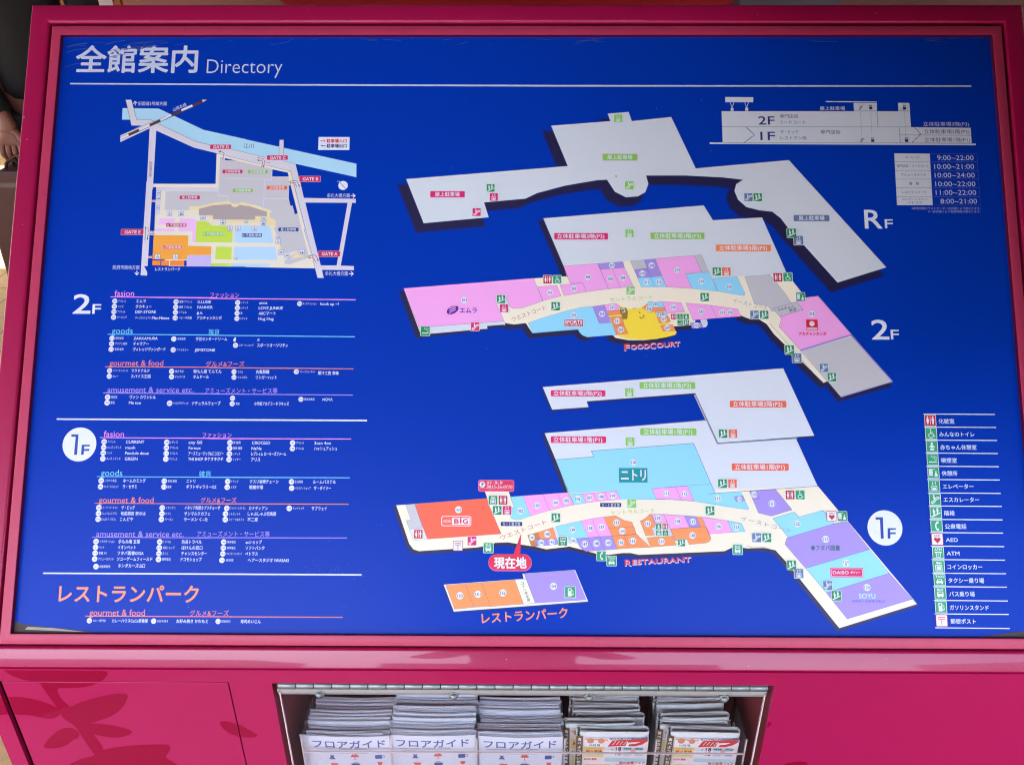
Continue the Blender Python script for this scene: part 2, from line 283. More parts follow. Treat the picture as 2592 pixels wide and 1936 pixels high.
# ------------------------------------------------------------------ the print on the blue panel (millimetres from the panel's centre)
PRINT = [
['title_lettering', [
["t",6,"title","全館案内",-582.53,344.34,-423.39,344.34,39.56,0.02],["t",6,"title","Directory",-411.4,335.98,-313.54,335.98,28.2,-0.01],
]],
['header_rule', [
["p",5,"title",[-587.31,312.45,-294.55,310.96,39.56,309.87,572.26,309.55,572.11,307.46,39.56,307.59,-294.47,308.87,-587.15,310.48]],
]],
['site_map', [
["p",4,"river",[-516.94,278.1,-470.55,277.53,-410.97,248.67,-356.49,236.24,-355.61,217.87,-418.88,232.32,-480.06,262.41,-516.67,262.39]],["p",4,"river",[-382.88,241.95,-213.68,203.39,-213.31,185.6,-381.94,223.79]],
["p",4.6,"road",[-513.66,289.19,-505.99,289.19,-497.6,262.4,-480.06,262.41,-418.06,232.07,-355.61,217.87,-355.13,207.84,-421.64,224.51,-471.49,247.62,-470.93,169.06,-478.87,169.05,-480.11,250.48,-516.59,231.99,-517.06,241.25,-489.98,254.19,-504.06,254.35]],
["l",5.6,"ln2",0.4,[-513.17,287.91,-503.85,254.78],0],["l",5.6,"ln2",0.41,[-505.98,289.02,-497.6,262.4,-480.06,262.41,-470.07,256.91,-418.88,232.32,-401.05,228.31],0],["l",5.6,"ln2",0.32,[-517.06,241.25,-453.96,269.64],0],
["l",5.2,"railb",3.84,[-516.43,236.79,-409.98,289.23],0],["l",5.8,"white",3.04,[-516.43,236.79,-506.65,241.51],0],["l",5.8,"white",3.04,[-493.61,248.27,-480.38,254.79],0],["l",5.8,"white",3.08,[-466.97,261.32,-453.43,268.79],0],
["l",5.8,"white",3.04,[-440.75,274.91,-426.95,281.39],0],["p",5.9,"white",[-414.83,289.4,-408.53,289.23,-413.85,286.25]],["t",6,"listtxt","旧国道2号線方面",-496.76,283.92,-460.07,283.92,5.76,0],
["l",6,"white",0.89,[-500.64,281.52,-501.25,287.06],0],["l",6,"white",0.89,[-503.36,283.65,-501.25,287.06,-498.41,284.5],0],["t",6,"listtxt","山陽本線",-451.48,275.16,-435.03,283.08,5.28,0],
["l",5.6,"ln2",0.32,[-392.46,217,-386.79,215.58],0],["l",5.6,"ln2",0.32,[-374.7,222.71,-329.06,211.45],0],["l",5.6,"ln2",0.32,[-306.94,206.88,-291.66,203.15],0],
["p",4.7,"road",[-381.97,224.38,-291.26,203.15,-278.78,158,-213.25,156.85,-213.09,151.51,-222.02,151.74,-227.65,117.52,-275.26,117.45,-296.03,193.15,-381.45,214.08]],
["p",4.8,"river",[-312.92,235.1,-313.19,226.37,-312.59,212.31,-306.37,212.31,-306.93,225.7,-307.32,235.11]],["p",4.9,"road",[-312.92,235.1,-307.32,235.11,-306.92,206.47,-312.45,208.96]],
["l",5.6,"ln2",0.32,[-312.92,235.1,-312.59,212.31],0],["l",5.6,"ln2",0.32,[-307.32,235.11,-306.94,206.88],0],["p",4.7,"road",[-479.55,179.52,-471.59,179.53,-471.01,56.78,-479.09,57.09]],
["p",4.7,"road",[-284.38,179.75,-278.78,157.87,-213.08,156.72,-212.93,151.62,-217.67,151.61,-229.27,70.03,-212.84,69.5,-212.69,64.35,-252.69,64.6,-249.98,54.17,-257.64,54.32,-275.04,111.62,-294.69,179.74]],
["p",5,"panel",[-276.81,151.86,-223.2,151.61,-234.36,70.26,-254.3,70.22]],["t",6,"listtxt","牟礼大橋方面",-249.45,161.14,-220.73,161.14,6.16,0],["l",6,"white",1.03,[-219.7,160.99,-214,161],0],
["l",6,"white",1.03,[-217.25,163.72,-214,161,-216.69,158.2],0],["t",6,"listtxt","牟礼大橋方面",-248.46,59.81,-219.97,59.81,6.08,0],["l",6,"white",1.01,[-218.94,59.6,-213.32,59.61],0],
["l",6,"white",1.03,[-216.38,62.42,-213.32,59.61,-215.98,56.96],0],["c",5,"white",-229.7,174.44,6],["l",6,"ln2",0.63,[-233.54,178.16,-225.74,169.48],0],["t",6,"white","N",-236.92,179.61,-234.23,179.61,2.69,0],
["p",4.2,"cream",[-392.46,217,-355.13,207.84,-353.27,169.21,-391.52,169.16,-391.89,176.2,-471,176.52,-470.71,171.96,-391.61,170.82]],
["p",4.2,"cream",[-470.99,176.38,-353.62,176.52,-348.4,67.79,-444.2,69.06,-465.2,97.49,-466.68,133.37,-467.09,171.25,-470.72,172.08]],["p",4.2,"cream",[-381.39,212.94,-301.07,199.67,-295.29,174.77,-261.2,66.35,-373.96,68.55]],
["p",4.2,"cream",[-381.44,213.91,-296.01,192.74,-275.26,117.45,-376.47,117.29]],["l",5.6,"ln2",0.32,[-381.45,214.08,-335.43,202.43],0],["l",5.6,"ln2",0.32,[-329.8,201.27,-296.83,193.15,-275.26,117.45],0],
["p",4.9,"panel",[-381.26,210.57,-366.74,207.24,-381.12,207.73]],["p",4.9,"panel",[-320.4,195.79,-300.49,191.32,-299.08,186.09,-319.99,186.31]],
["p",4.9,"panel",[-296.5,175.32,-285.73,137.45,-289.41,136.63,-292.61,147.7,-295.38,147.7,-297.92,157.56,-298.07,174.9]],
["p",4.5,"park",[-381.09,207.23,-366.74,207.24,-320.43,196.45,-319.99,186.31,-299.06,185.67,-297.74,157.15,-295.37,147.53,-292.61,147.53,-289.41,136.63,-285.24,137.04,-280.77,117.44,-311.87,117.39,-315.51,128.82,-320.39,132.08,-321.79,136.99,-319.21,141.09,-340.9,148.87,-378.15,150.05]],
["p",4.5,"park",[-285.93,138.55,-270.48,84.47,-274.29,81.63,-298.96,71.91,-299.55,76.74,-282.41,88.89,-301.91,86.43,-315.08,118.89,-312,120.52,-320.46,133.59,-321.46,138.5]],
["p",4.6,"park",[-299.55,76.74,-262.66,84.88,-261.81,83.27,-291.92,71.92,-299.36,72.07]],["p",4.62,"creamy",[-292.96,78.37,-282.39,88.49,-274.7,82.03,-292.96,78.37]],
["l",5.6,"ln2",0.32,[-292.21,177.26,-265.34,83.26,-261.59,66.35],0],["p",4.5,"park",[-387.82,212.4,-354.95,204.08,-353.27,169.21,-387.15,169.17]],
["p",4.5,"park",[-387.7,179.63,-353.77,179.67,-352.27,148.31,-359.75,152.41,-371.66,153.22,-389.79,151.55,-409.34,147,-423.17,146.57,-423.69,141.8,-454.33,142,-454.5,166.72,-387.8,166.39]],
["p",4.5,"road",[-466.34,171.92,-388.06,171.35,-387.81,166.56,-461.27,167.12,-460.12,135.84,-466.05,135.83]],["l",5,"white",0.47,[-387.7,179.63,-387.51,160.78,-374.81,160.46,-375,153.38],0],
["l",5,"white",0.47,[-379.87,183.51,-320.6,182.16,-320.43,196.45],0],["l",5,"white",0.48,[-329.73,181.9,-329.18,146.83],0],["l",5,"white",0.47,[-329,156.86,-297.73,156.74],0],
["p",4.6,"creamy",[-423.18,146.73,-409.33,146.75,-389.02,151.96,-371.67,153.38,-371.14,150.75,-359.65,150.35,-352.47,152.42,-351.32,128.63,-388.64,129.8,-410.26,135.09,-411.42,141.65,-423.28,141.64]],
["p",4.7,"taupe",[-410.72,143.46,-393.58,148.25,-370.69,149.52,-368.96,146.64,-365.34,145.41,-361.84,146.65,-359.57,148.71,-352.23,147.49,-351.36,129.45,-392.19,129.8,-392.86,134.95,-410.66,135.26]],
["p",4.6,"creamy",[-378.3,152.8,-371.56,152.81,-371.45,150.58,-359.58,150.6,-359.27,152.41,-346.49,149.96,-330.41,144.23,-318.37,140.14,-321.55,136.86,-320.38,131.95,-313.97,129.5,-312.02,120.93,-315.21,121.74,-324.65,121.32,-324.86,126.22,-376.88,125.32]],
["p",4.7,"taupe",[-378.13,149.51,-370.96,148.69,-369.28,146.64,-365.66,145.58,-361.36,146.65,-359.49,148.71,-346.34,146.67,-324.68,139.73,-324.58,133.99,-339.04,134.21,-339.2,129.3,-377.1,129.57]],
["p",4.7,"lpink",[-460.63,131.33,-440.44,130.79,-440.6,126.86,-452.59,122.76,-460.49,122.74]],["p",4.7,"lpink",[-434.52,130.96,-416.33,130.58,-413.01,127.72,-412.63,100.01,-417.12,100.01,-417.35,113.83,-435.11,114.21]],
["p",4.7,"lpink",[-465.31,117.84,-440.43,117.47,-440.47,114.2,-465.23,114.17]],["p",4.7,"green2",[-412.98,127.31,-398.36,126.92,-392.94,121.62,-367.28,121.09,-366.75,99.44,-412.63,100.01]],
["p",4.7,"green2",[-386.92,94.38,-366.87,94.01,-366.44,77.67,-386.83,77.8]],["p",4.7,"green2",[-391.72,72.54,-365.79,72.59,-365.62,69.21,-391.86,69.16]],["p",4.7,"lblue",[-364.13,121.09,-350.96,121.12,-349.9,98.9,-363.44,99.28]],
["p",4.7,"lblue",[-363.57,94.01,-349.66,94.04,-348.85,77.06,-363.13,77.44]],["p",4.7,"lblue",[-365.79,72.59,-348.63,72.46,-348.43,68.44,-365.59,68.73]],
["p",4.7,"orange2",[-465.92,108.87,-422.34,108.78,-422.18,95.13,-392.42,94.37,-392.31,83.44,-421.89,83.14,-422.34,77.33,-465.52,77.65]],["p",4.7,"dorange",[-465.43,76.28,-455.47,76.3,-455.22,69.85,-465.59,70.15]],
["p",4.7,"dorange",[-454.21,76.3,-444.4,76.32,-444.39,69.71,-454.28,69.85]],["p",4.7,"dorange",[-443.23,76.32,-425.97,76.35,-426.02,69.26,-443.45,69.63]],
["p",4.7,"violet",[-421.87,82.82,-392.29,83.04,-391.86,69.16,-422.11,69.26]],["p",5,"lpinkr",[-471.47,155.14,-466.47,155.15,-466.52,152.1,-471.43,152.09]],["p",5,"lpinkr",[-471.05,81.92,-466.18,81.93,-466.17,79.19,-471.03,79.18]],
["p",4.9,"panel",[-470.71,171.91,-466.73,171.92,-466.49,155.4,-471.49,155.39]],["p",4.9,"panel",[-471.26,151.85,-466.5,151.85,-465.5,114.57,-471.04,114.89]],
["p",4.9,"panel",[-425.81,76.35,-422.52,76.36,-422.25,69.1,-425.55,69.26]],["p",4.9,"panel",[-471.06,109.02,-466.17,109.03,-466.35,82.09,-471.06,82.09]],["p",4.9,"panel",[-471.01,78.85,-466.15,78.86,-466.03,69.58,-470.89,69.58]],
["p",4.85,"panel",[-475.56,69,-348.43,68.44,-348.09,61.36,-471.13,61.12]],["t",6,"listtxt","レストランパーク",-461.34,64.95,-430.24,64.95,4.84,0.01],["t",6,"listtxt","防府市街地方面",-514.66,67.27,-481.33,67.27,5.93,0],
["l",6,"white",1.03,[-484.19,63.11,-484,57.88],0],["l",6,"white",1.01,[-486.77,60.69,-483.99,57.72,-481.66,60.46],0],["p",4.85,"lblue",[-363.65,121.1,-319.9,120.92,-315.01,98.96,-363.37,99.45]],
["p",4.85,"lblue",[-363.49,94.01,-312.42,93.69,-309.2,77.13,-363.05,77.44]],["p",4.85,"lblue",[-365.55,72.59,-318.53,71.87,-317.99,68.49,-365.52,68.89]],["p",4.4,"creamy",[-308.48,96.94,-305.1,96.79,-302.88,90.88,-307,91.68]],
["p",4.86,"panel",[-373.96,68.39,-261.59,66.35,-260.15,59.12,-373.51,59.71]],["t",6,"ln2","防",-477.29,203.96,-473.54,203.96,4.42,0],["t",6,"ln2","府",-477.27,199.87,-473.52,199.87,4.48,0],
["t",6,"ln2","環",-477.25,195.79,-473.5,195.79,4.48,0],["t",6,"ln2","状",-477.22,191.71,-473.48,191.71,4.48,0],["t",6,"ln2","線",-477.2,187.63,-473.46,187.63,4.48,0],["r",6,"tagline",-436.54,155.7,-410.21,161.14,0.96],
["r",7,"magenta2",-436.14,156.12,-410.61,160.73,0.8],["t",8,"white","屋上駐車場",-433.36,158.42,-413.94,158.42,3.79,0.01],["r",6,"tagline",-451.38,119.59,-425.1,124.98,0.95],["r",7,"magenta2",-450.98,120,-425.49,124.58,0.79],
["t",8,"white","A 平面駐車場",-450.19,122.29,-426.51,122.29,3.79,0.01],["r",7,"green3",-403.78,108.34,-378.81,113.22,0.79],["t",8,"white","B 平面駐車場",-402.99,110.78,-379.37,110.78,3.79,0.01],
["r",6,"tagline",-455.36,90.79,-429.16,96.15,0.95],["r",7,"dorange2",-454.96,91.2,-429.56,95.74,0.79],["t",8,"white","C 平面駐車場",-454.17,93.47,-430.74,93.47,3.79,0.01],["r",6,"tagline",-507.61,109.23,-478.81,116.97,0.95],
["r",7,"magenta2",-507.22,109.64,-479.21,116.57,0.79],["t",8,"white","GATE E",-502.88,113.11,-482.76,113.11,5.69,0.02],["i",7,"wheelw","navy",-447.68,136.84,5.85,5.85],["i",7,"busw","navy",-432.66,136.86,5.92,5.92],
["i",7,"bikew","navy",-463.23,164.15,5.53,5.53],["i",7,"motow","navy",-463.22,157.63,5.53,5.53],["i",7,"bikew","navy",-463.26,144.37,5.53,5.53],["i",7,"bikew","navy",-404.93,131.66,5.85,5.85],
["i",7,"carw","navy",-379.27,125.73,5.85,5.85],["i",7,"wheelw","navy",-370.27,117.74,6,6],["i",7,"wheelw","navy",-360.09,117.59,6,6],["i",7,"wheelw","navy",-459.05,80.9,6,6],["i",7,"wheelw","navy",-436.58,80.69,5.93,5.93],
["i",7,"motow","navy",-361.04,79.46,4.11,4.11],["l",7,"redln",0.63,[-473.7,119.46,-473.1,113.75,-471.3,112.77,-467.35,112.78],0],["l",7,"ln2",0.63,[-476.54,102.34,-476.86,119.45],0],
["l",7,"ln2",0.63,[-464.86,110.66,-471.94,110.49,-473.75,108.04,-473.44,103.16],0],["p",7,"redln",[-467.81,113.75,-465.78,112.78,-467.69,111.8]],["p",7,"ln2",[-477.78,117.82,-476.83,120.27,-475.57,117.82]],
["p",7,"ln2",[-474.75,105.19,-473.39,102.35,-472.55,105.2]],["p",4.95,"road",[-471.41,114.56,-464.68,114.17,-464.75,109.03,-471.23,109.19]],["r",6,"tagline",-401.31,222.44,-374.12,228.9,0.96],
["r",7,"magenta2",-400.91,222.87,-374.53,228.49,0.8],["t",8,"white","GATE D",-397.31,225.68,-376.93,225.68,5.44,0.02],["r",6,"tagline",-384,189.91,-357.75,195.49,0.95],["r",7,"magenta2",-383.61,190.32,-358.14,195.06,0.79],
["t",8,"white","立体駐車場",-380.43,192.69,-360.93,192.69,3.79,0.01],["l",7,"ln2",0.64,[-384.46,209.06,-382.69,216.59,-384.54,218.43,-388.59,219.51],0],["p",7,"ln2",[-390.61,219.93,-387.05,220.6,-387.72,218.09]],
["r",6,"tagline",-328.09,207.88,-300.9,214.56,0.96],["r",7,"magenta2",-327.69,208.3,-301.3,214.14,0.8],["t",8,"white","GATE C",-323.87,211.22,-303.93,211.22,5.44,0.02],["r",6,"tagline",-285.7,179.07,-258.3,186.94,0.96],
["r",7,"magenta2",-285.3,179.49,-258.7,186.54,0.79],["t",8,"white","GATE B",-281.33,183.01,-261.48,183.01,5.69,0.02],["r",6,"tagline",-351.91,189.53,-325.67,195.19,0.96],["r",7,"green3",-351.51,189.94,-326.06,194.76,0.79],
["t",8,"white","立体駐車場",-348.34,192.36,-329,192.36,3.84,0.01],["r",6,"tagline",-369.77,164.82,-343.28,170.44,0.96],["r",7,"green3",-369.38,165.24,-343.68,170.04,0.8],["t",8,"white","立体駐車場",-366.2,167.63,-346.69,167.63,3.79,0.01],
["r",6,"tagline",-326.63,168.51,-300.31,174.06,0.96],["r",7,"dorange2",-326.24,168.93,-300.7,173.64,0.79],["t",8,"white","立体駐車場",-323.06,171.29,-303.87,171.29,3.84,0.01],["t",6,"ln2","江川",-358.52,226.93,-345.49,226.93,6.8,0],
["r",5,"white",-263.01,221.57,-223.25,239.02,0.48],["t",6,"keyred","駐車場入口",-252.51,233.73,-226.95,233.73,5.28,0.03],["t",6,"navy","駐車場出口",-252.28,226.94,-226.74,226.94,5.28,0.03],
["l",6,"keyred",0.88,[-260.51,233.8,-255.31,233.8],0],["p",6,"keyred",[-256.15,234.98,-253.87,233.81,-256.07,232.63]],["l",6,"navy",0.88,[-258.68,227.26,-253.65,227.26],0],
["p",6,"navy",[-257.92,228.43,-260.03,227.25,-257.84,226.08]],["l",7,"redln",0.63,[-340.46,211.44,-332.56,209.61,-330.19,206.44,-331.34,200.19],0],["l",7,"redln",0.64,[-323.17,204.36,-329.99,205.61],0],
["p",7,"redln",[-332.97,201.02,-330.18,200.77,-331.87,197.69]],["l",7,"ln2",0.64,[-334.28,198.1,-332.75,204.77,-334.03,206.86,-338.46,207.69],0],["p",7,"ln2",[-340.87,208.1,-337.31,208.77,-338,206.43]],
["l",7,"ln2",0.64,[-299.03,178.87,-291.57,181.12,-288.35,179.88,-285.35,174.09],0],["p",7,"ln2",[-286.57,174.91,-284.19,174.92,-285.04,172.27]],["l",7,"redln",0.64,[-296.19,177.39,-291.06,178.22,-288.04,172.02],0],
["p",7,"redln",[-298.56,177.22,-295.59,178.38,-295.51,176.39]],["r",6,"tagline",-257.96,81.28,-230.31,88.96,0.94],["r",7,"magenta2",-257.57,81.69,-230.7,88.56,0.78],["t",8,"white","GATE A",-253.65,85.12,-233.83,85.12,5.62,0.02],
["r",7,"tagblue",-309.31,114.19,-283.88,118.92,0.78],["t",8,"white","屋上駐車場",-306.32,116.56,-287.03,116.56,3.79,0.01],["r",7,"tagblue",-354.95,106.79,-329.62,111.51,0.79],
["t",8,"white","D 平面駐車場",-354.17,109.15,-330.56,109.15,3.79,0.01],["i",7,"bikew","navy",-328.37,130.46,5.69,5.69],["i",7,"busw","navy",-328.32,124.25,5.93,5.93],["i",7,"motow","navy",-349.96,126.51,4.11,4.11],
["i",7,"wheelw","navy",-339.28,117.38,6,6],["i",7,"motow","navy",-309.61,106.93,4.06,4.06],["i",7,"wheelw","navy",-308.82,101.16,5.85,5.85],["i",7,"bikew","navy",-304.83,86.75,6.24,6.24],
["i",7,"bikew","navy",-296.66,82.72,6.08,6.08],["i",7,"motow","navy",-278.81,87.12,6.24,6.24],["l",7,"ln2",0.63,[-271.55,81.64,-263.4,83.91,-260.22,82.46,-258.06,76.82],0],["p",7,"ln2",[-259.27,78.03,-256.93,78.03,-257.76,75.21]],
["l",7,"redln",0.62,[-268.74,79.87,-264.07,80.68,-260.71,74.4],0],["p",7,"redln",[-271.09,79.86,-268.15,81,-268.08,79.06]],
]],
['floor_numeral', [
["t",6,"white","2",-561.05,21.02,-538.7,21.02,35.11,0.01],["t",6,"white","F",-536.52,14.5,-525.69,14.5,17.43,0.01],
]],
['floor_numeral', [
["c",5,"white",-539.9,-153.91,20.62],["p",6,"bluetxt",[-550.5,-141.78,-541.95,-141.75,-541.82,-166.48,-545.55,-166.49,-545.22,-144.63,-550.63,-144.65]],
["p",6,"bluetxt",[-536.99,-154.34,-527.07,-154.3,-527.19,-156.21,-533.88,-156.41,-533.91,-159.53,-527.4,-159.33,-527.31,-161.67,-533.91,-161.78,-533.82,-166.45,-536.95,-166.46]],
]],
['floor_numeral', [
["t",6,"white","R",425.95,132.02,447.99,132.02,34.86,0.01],["t",6,"white","F",451.08,125.72,461.25,125.72,16.64,0.01],
]],
['floor_numeral', [
["t",6,"white","2",426.89,-9.11,448.43,-9.11,35.2,0.01],["t",6,"white","F",450.25,-15.48,460.41,-15.48,17.2,0.01],
]],
['floor_numeral', [
["c",5,"white",429.64,-249.93,20.74],["p",6,"bluetxt",[419.23,-237.46,427.88,-237.42,427.51,-262.51,424.07,-262.52,424.25,-240.33,419.07,-240.35]],
["p",6,"bluetxt",[432.75,-250.23,442.68,-250.2,442.35,-252.01,435.65,-252.25,435.69,-255.24,442.17,-255.1,442.05,-257.13,435.68,-257.37,435.27,-262.48,432.25,-262.49]],
]],
['shop_list', [
["t",6,"c_fas","fasion",-510.17,34.45,-485.75,34.45,11.05,0],["p",5,"c_fas",[-515.12,30.09,-381.79,29.33,-381.7,27.6,-515.05,29.05]],["t",6,"c_goo","goods",-510.22,-13.1,-484.27,-13.1,11.05,0],
["p",5,"c_goo",[-515.15,-17.25,-510.35,-17.23,-510.31,-17.83,-505.29,-17.39,-379.31,-17.77,-379.25,-18.97,-515.08,-18.27]],["t",6,"c_gou","gourmet & food",-510.31,-53.48,-443.89,-53.48,10.46,0],
["p",5,"c_gou",[-515.28,-57.9,-377.18,-58.2,-377.12,-59.39,-515.22,-58.83]],["t",6,"c_amu","amusement & service etc.",-510.47,-86.55,-404.6,-86.55,10.13,0],
["p",5,"c_amu",[-515.46,-90.41,-375.45,-91.01,-375.39,-92.18,-515.4,-91.33]],["c",5,"white",-509.28,24.13,3.23],["t",6,"navy","201",-511.47,24.12,-507.09,24.12,3.71,0],["t",6,"listtxt","アパレル",-505.05,24.15,-495.23,24.15,3.57,0],
["t",6,"listtxt","エムラ",-482.78,24.12,-470.51,24.12,4.93,0.01],["c",5,"white",-509.4,17.39,3.19],["t",6,"navy","202",-511.59,17.38,-507.22,17.38,3.67,0],["t",6,"listtxt","メンズ",-504.92,17.41,-497.98,17.41,3.57,0],
["t",6,"listtxt","タカキュー",-482.75,17.38,-462.88,17.38,4.93,0.01],["c",5,"white",-509.36,10.75,3.19],["t",6,"navy","203",-511.54,10.75,-507.18,10.75,3.67,0],["t",6,"listtxt","アパレル",-505.13,10.77,-495.42,10.77,3.57,0],
["t",6,"listtxt","DEF-STORE",-482.74,10.75,-457.14,10.75,4.93,0.01],["c",5,"white",-509.37,3.69,3.19],["t",6,"navy","204",-511.56,3.7,-507.19,3.7,3.67,0],["t",6,"listtxt","ジーニング",-504.81,3.71,-492.83,3.71,3.53,0],
["t",6,"listtxt","ジーンズカジュアル",-482.48,3.09,-463.07,3.09,3.4,0],["t",6,"listtxt","Mac-House",-461.55,3.13,-440.04,3.13,5.27,0.01],["c",5,"white",-432.82,23.52,3.23],["t",6,"navy","205",-435,23.52,-430.63,23.52,3.71,0],
["t",6,"listtxt","雑貨 アパレル",-428.59,23.54,-412.52,23.54,3.53,0],["t",6,"listtxt","ILLUSIE",-405.75,23.5,-389.27,23.5,4.93,0.01],["c",5,"white",-432.83,16.7,3.19],["t",6,"navy","206",-435.02,16.7,-430.65,16.7,3.67,0],
["t",6,"listtxt","雑貨 アパレル",-428.61,16.73,-412.55,16.73,3.53,0],["t",6,"listtxt","FANNER",-405.96,16.69,-386.79,16.69,4.87,0.01],["c",5,"white",-432.77,10.06,3.19],["t",6,"navy","213",-434.96,10.07,-430.59,10.07,3.67,0],
["t",6,"listtxt","アパレル",-428.64,10.08,-418.93,10.08,3.53,0],["t",6,"listtxt","g.u.",-406.1,10.04,-398.42,10.04,4.93,0.01],["c",5,"white",-432.7,3.09,3.23],["t",6,"navy","218",-434.87,3.09,-430.52,3.09,3.71,0],
["t",6,"listtxt","ベビー子供服",-428.48,3.12,-412.2,3.12,3.53,0],["t",6,"listtxt","アカチャンホンポ",-405.7,3.1,-375.02,3.1,4.87,0.01],["c",5,"white",-509.54,-22.79,3.19],["t",6,"navy","211",-511.71,-22.79,-507.37,-22.79,3.67,0],
["t",6,"listtxt","服飾雑貨",-505.16,-22.77,-495.07,-22.77,3.53,0],["t",6,"listtxt","ZAKKAMURA",-482.61,-22.77,-452.76,-22.77,4.87,0.01],["c",5,"white",-509.48,-29.61,3.19],["t",6,"navy","212",-511.65,-29.62,-507.31,-29.62,3.67,0],
["t",6,"listtxt","アジアン雑貨",-505.19,-29.58,-490.15,-29.58,3.53,0],["t",6,"listtxt","チャウアー",-482.58,-29.6,-463.25,-29.6,4.87,0.01],["c",5,"white",-509.58,-36.59,3.19],["t",6,"navy","214",-511.75,-36.59,-507.41,-36.59,3.67,0],
["t",6,"listtxt","書籍 雑貨",-505.21,-36.56,-494.13,-36.56,3.53,0],["t",6,"listtxt","ヴィレッジヴァンガード",-482.53,-36.56,-442.25,-36.56,4.87,0.01],["c",5,"white",-432.79,-23.45,3.19],["t",6,"navy","215",-434.96,-23.45,-430.62,-23.45,3.67,0],
["t",6,"listtxt","手芸雑貨",-428.34,-23.43,-418.25,-23.43,3.53,0],["t",6,"listtxt","手芸センタードリーム",-405.64,-23.42,-366.84,-23.42,4.87,0.01],["c",5,"white",-432.81,-37.16,3.19],["t",6,"navy","225",-434.98,-37.16,-430.64,-37.16,3.67,0],
["t",6,"listtxt","アクセサリー",-428.61,-37.13,-414.1,-37.13,3.53,0],["t",6,"listtxt","JEMSTONE",-406.13,-37.14,-380.98,-37.14,4.87,0.01],["c",5,"white",-509.62,-63.29,3.15],["t",6,"navy","226",-511.79,-63.3,-507.46,-63.3,3.63,0],
["t",6,"listtxt","ハンバーガーレストラン",-505.36,-63.25,-486.61,-63.25,3.49,0],["t",6,"listtxt","マクドナルド",-482.59,-63.27,-460.26,-63.27,4.87,0.01],["c",5,"white",-509.55,-70.21,3.15],["t",6,"navy","227",-511.71,-70.22,-507.39,-70.22,3.63,0],
["t",6,"listtxt","カレー",-505.37,-70.19,-498.27,-70.19,3.53,0],["t",6,"listtxt","スパイス王国",-482.8,-70.19,-458.73,-70.19,4.81,0.01],["c",5,"white",-433.04,-63.93,3.19],["t",6,"navy","229",-435.2,-63.93,-430.88,-63.93,3.67,0],
["t",6,"listtxt","焼きそば",-428.86,-63.91,-418.41,-63.91,3.53,0],["t",6,"listtxt","粉もん屋 てんてん",-406.12,-63.89,-371.54,-63.89,4.87,0.01],["c",5,"white",-432.8,-70.67,3.15],["t",6,"navy","230",-434.96,-70.68,-430.64,-70.68,3.63,0],
["t",6,"listtxt","オムライス",-428.62,-70.64,-416.35,-70.64,3.53,0],["t",6,"listtxt","オムドール",-406.08,-70.66,-386.71,-70.66,4.81,0.01],["t",6,"c_fas","ファッション",-390.65,32.13,-354.59,32.13,7.3,0],
["p",5,"c_fas",[-391.61,28.58,-209.4,27.22,-209.36,25.85,-391.54,27.41]],["t",6,"c_goo","雑貨",-390.22,-14.64,-376.75,-14.64,7.52,0],["p",5,"c_goo",[-389.08,-18.13,-209.15,-19.61,-209.11,-20.77,-389.02,-19.28]],
["t",6,"c_gou","グルメ&フーズ",-391.35,-54.69,-343.92,-54.69,7.52,0],["p",5,"c_gou",[-386.9,-58.55,-209.36,-59.69,-209.33,-60.73,-386.84,-59.69]],["t",6,"c_amu","アミューズメント・サービス等",-390.47,-87.85,-301.79,-87.85,7.71,0],
["p",5,"c_amu",[-385.13,-91.17,-209.32,-92.17,-209.29,-93.11,-385.07,-92.31]],["c",5,"white",-356.03,22.62,3.17],["t",6,"navy","220",-358.16,22.62,-353.89,22.62,3.64,0],["t",6,"listtxt","レディス",-351.74,22.63,-342.88,22.63,3.42,0],
["t",6,"listtxt","anna",-329.16,22.59,-319.07,22.59,5.18,0.01],["c",5,"white",-356.08,15.9,3.17],["t",6,"navy","221",-358.21,15.91,-353.94,15.91,3.64,0],["t",6,"listtxt","レディス",-351.89,15.92,-342.75,15.92,3.42,0],
["t",6,"listtxt","LOVE JUNKIE",-329.52,15.9,-299.37,15.9,5.13,0.01],["c",5,"white",-356.12,9.11,3.13],["t",6,"navy","222",-358.25,9.11,-353.99,9.11,3.61,0],["t",6,"listtxt","靴",-351.75,9.12,-349.46,9.12,3.46,0],
["t",6,"listtxt","ABCマート",-329.21,9.09,-308.02,9.09,5.13,0.01],["c",5,"white",-355.98,2.42,3.14],["t",6,"navy","224",-358.11,2.42,-353.85,2.42,3.61,0],["t",6,"listtxt","レディス",-351.7,2.44,-343.16,2.44,3.42,0],
["t",6,"listtxt","Hug Hug",-329.19,2.41,-310.39,2.41,5.13,0.01],["c",5,"white",-278.85,21.42,3.14],["t",6,"navy","231",-280.99,21.43,-276.72,21.43,3.61,0],["t",6,"listtxt","キッズファッション",-274.86,21.45,-257.45,21.45,3.42,0],
["t",6,"listtxt","hook up ~!",-253.16,21.41,-230.15,21.41,5.18,0.01],["p",5,"white",[-357.63,-21.61,-355.75,-21.32,-356.26,-26.42,-358.51,-26.71,-359.21,-24.21]],["c",5,"white",-356.02,-31.22,3.13],
["t",6,"navy","235",-358.14,-31.21,-353.9,-31.21,3.61,0],["t",6,"listtxt","スポーツショップ",-351.67,-31.19,-333.7,-31.19,3.42,0],["t",6,"listtxt","スポーツオーソリティ",-329.25,-31.2,-291.45,-31.2,5.13,0.01],
["t",6,"listtxt","8",-329.29,-24.33,-326.73,-24.33,4.7,0],["c",5,"white",-356.26,-64.27,3.1],["t",6,"navy","231",-358.37,-64.28,-354.15,-64.28,3.57,0],["t",6,"listtxt","うどん",-351.74,-64.25,-345.15,-64.25,3.42,0],
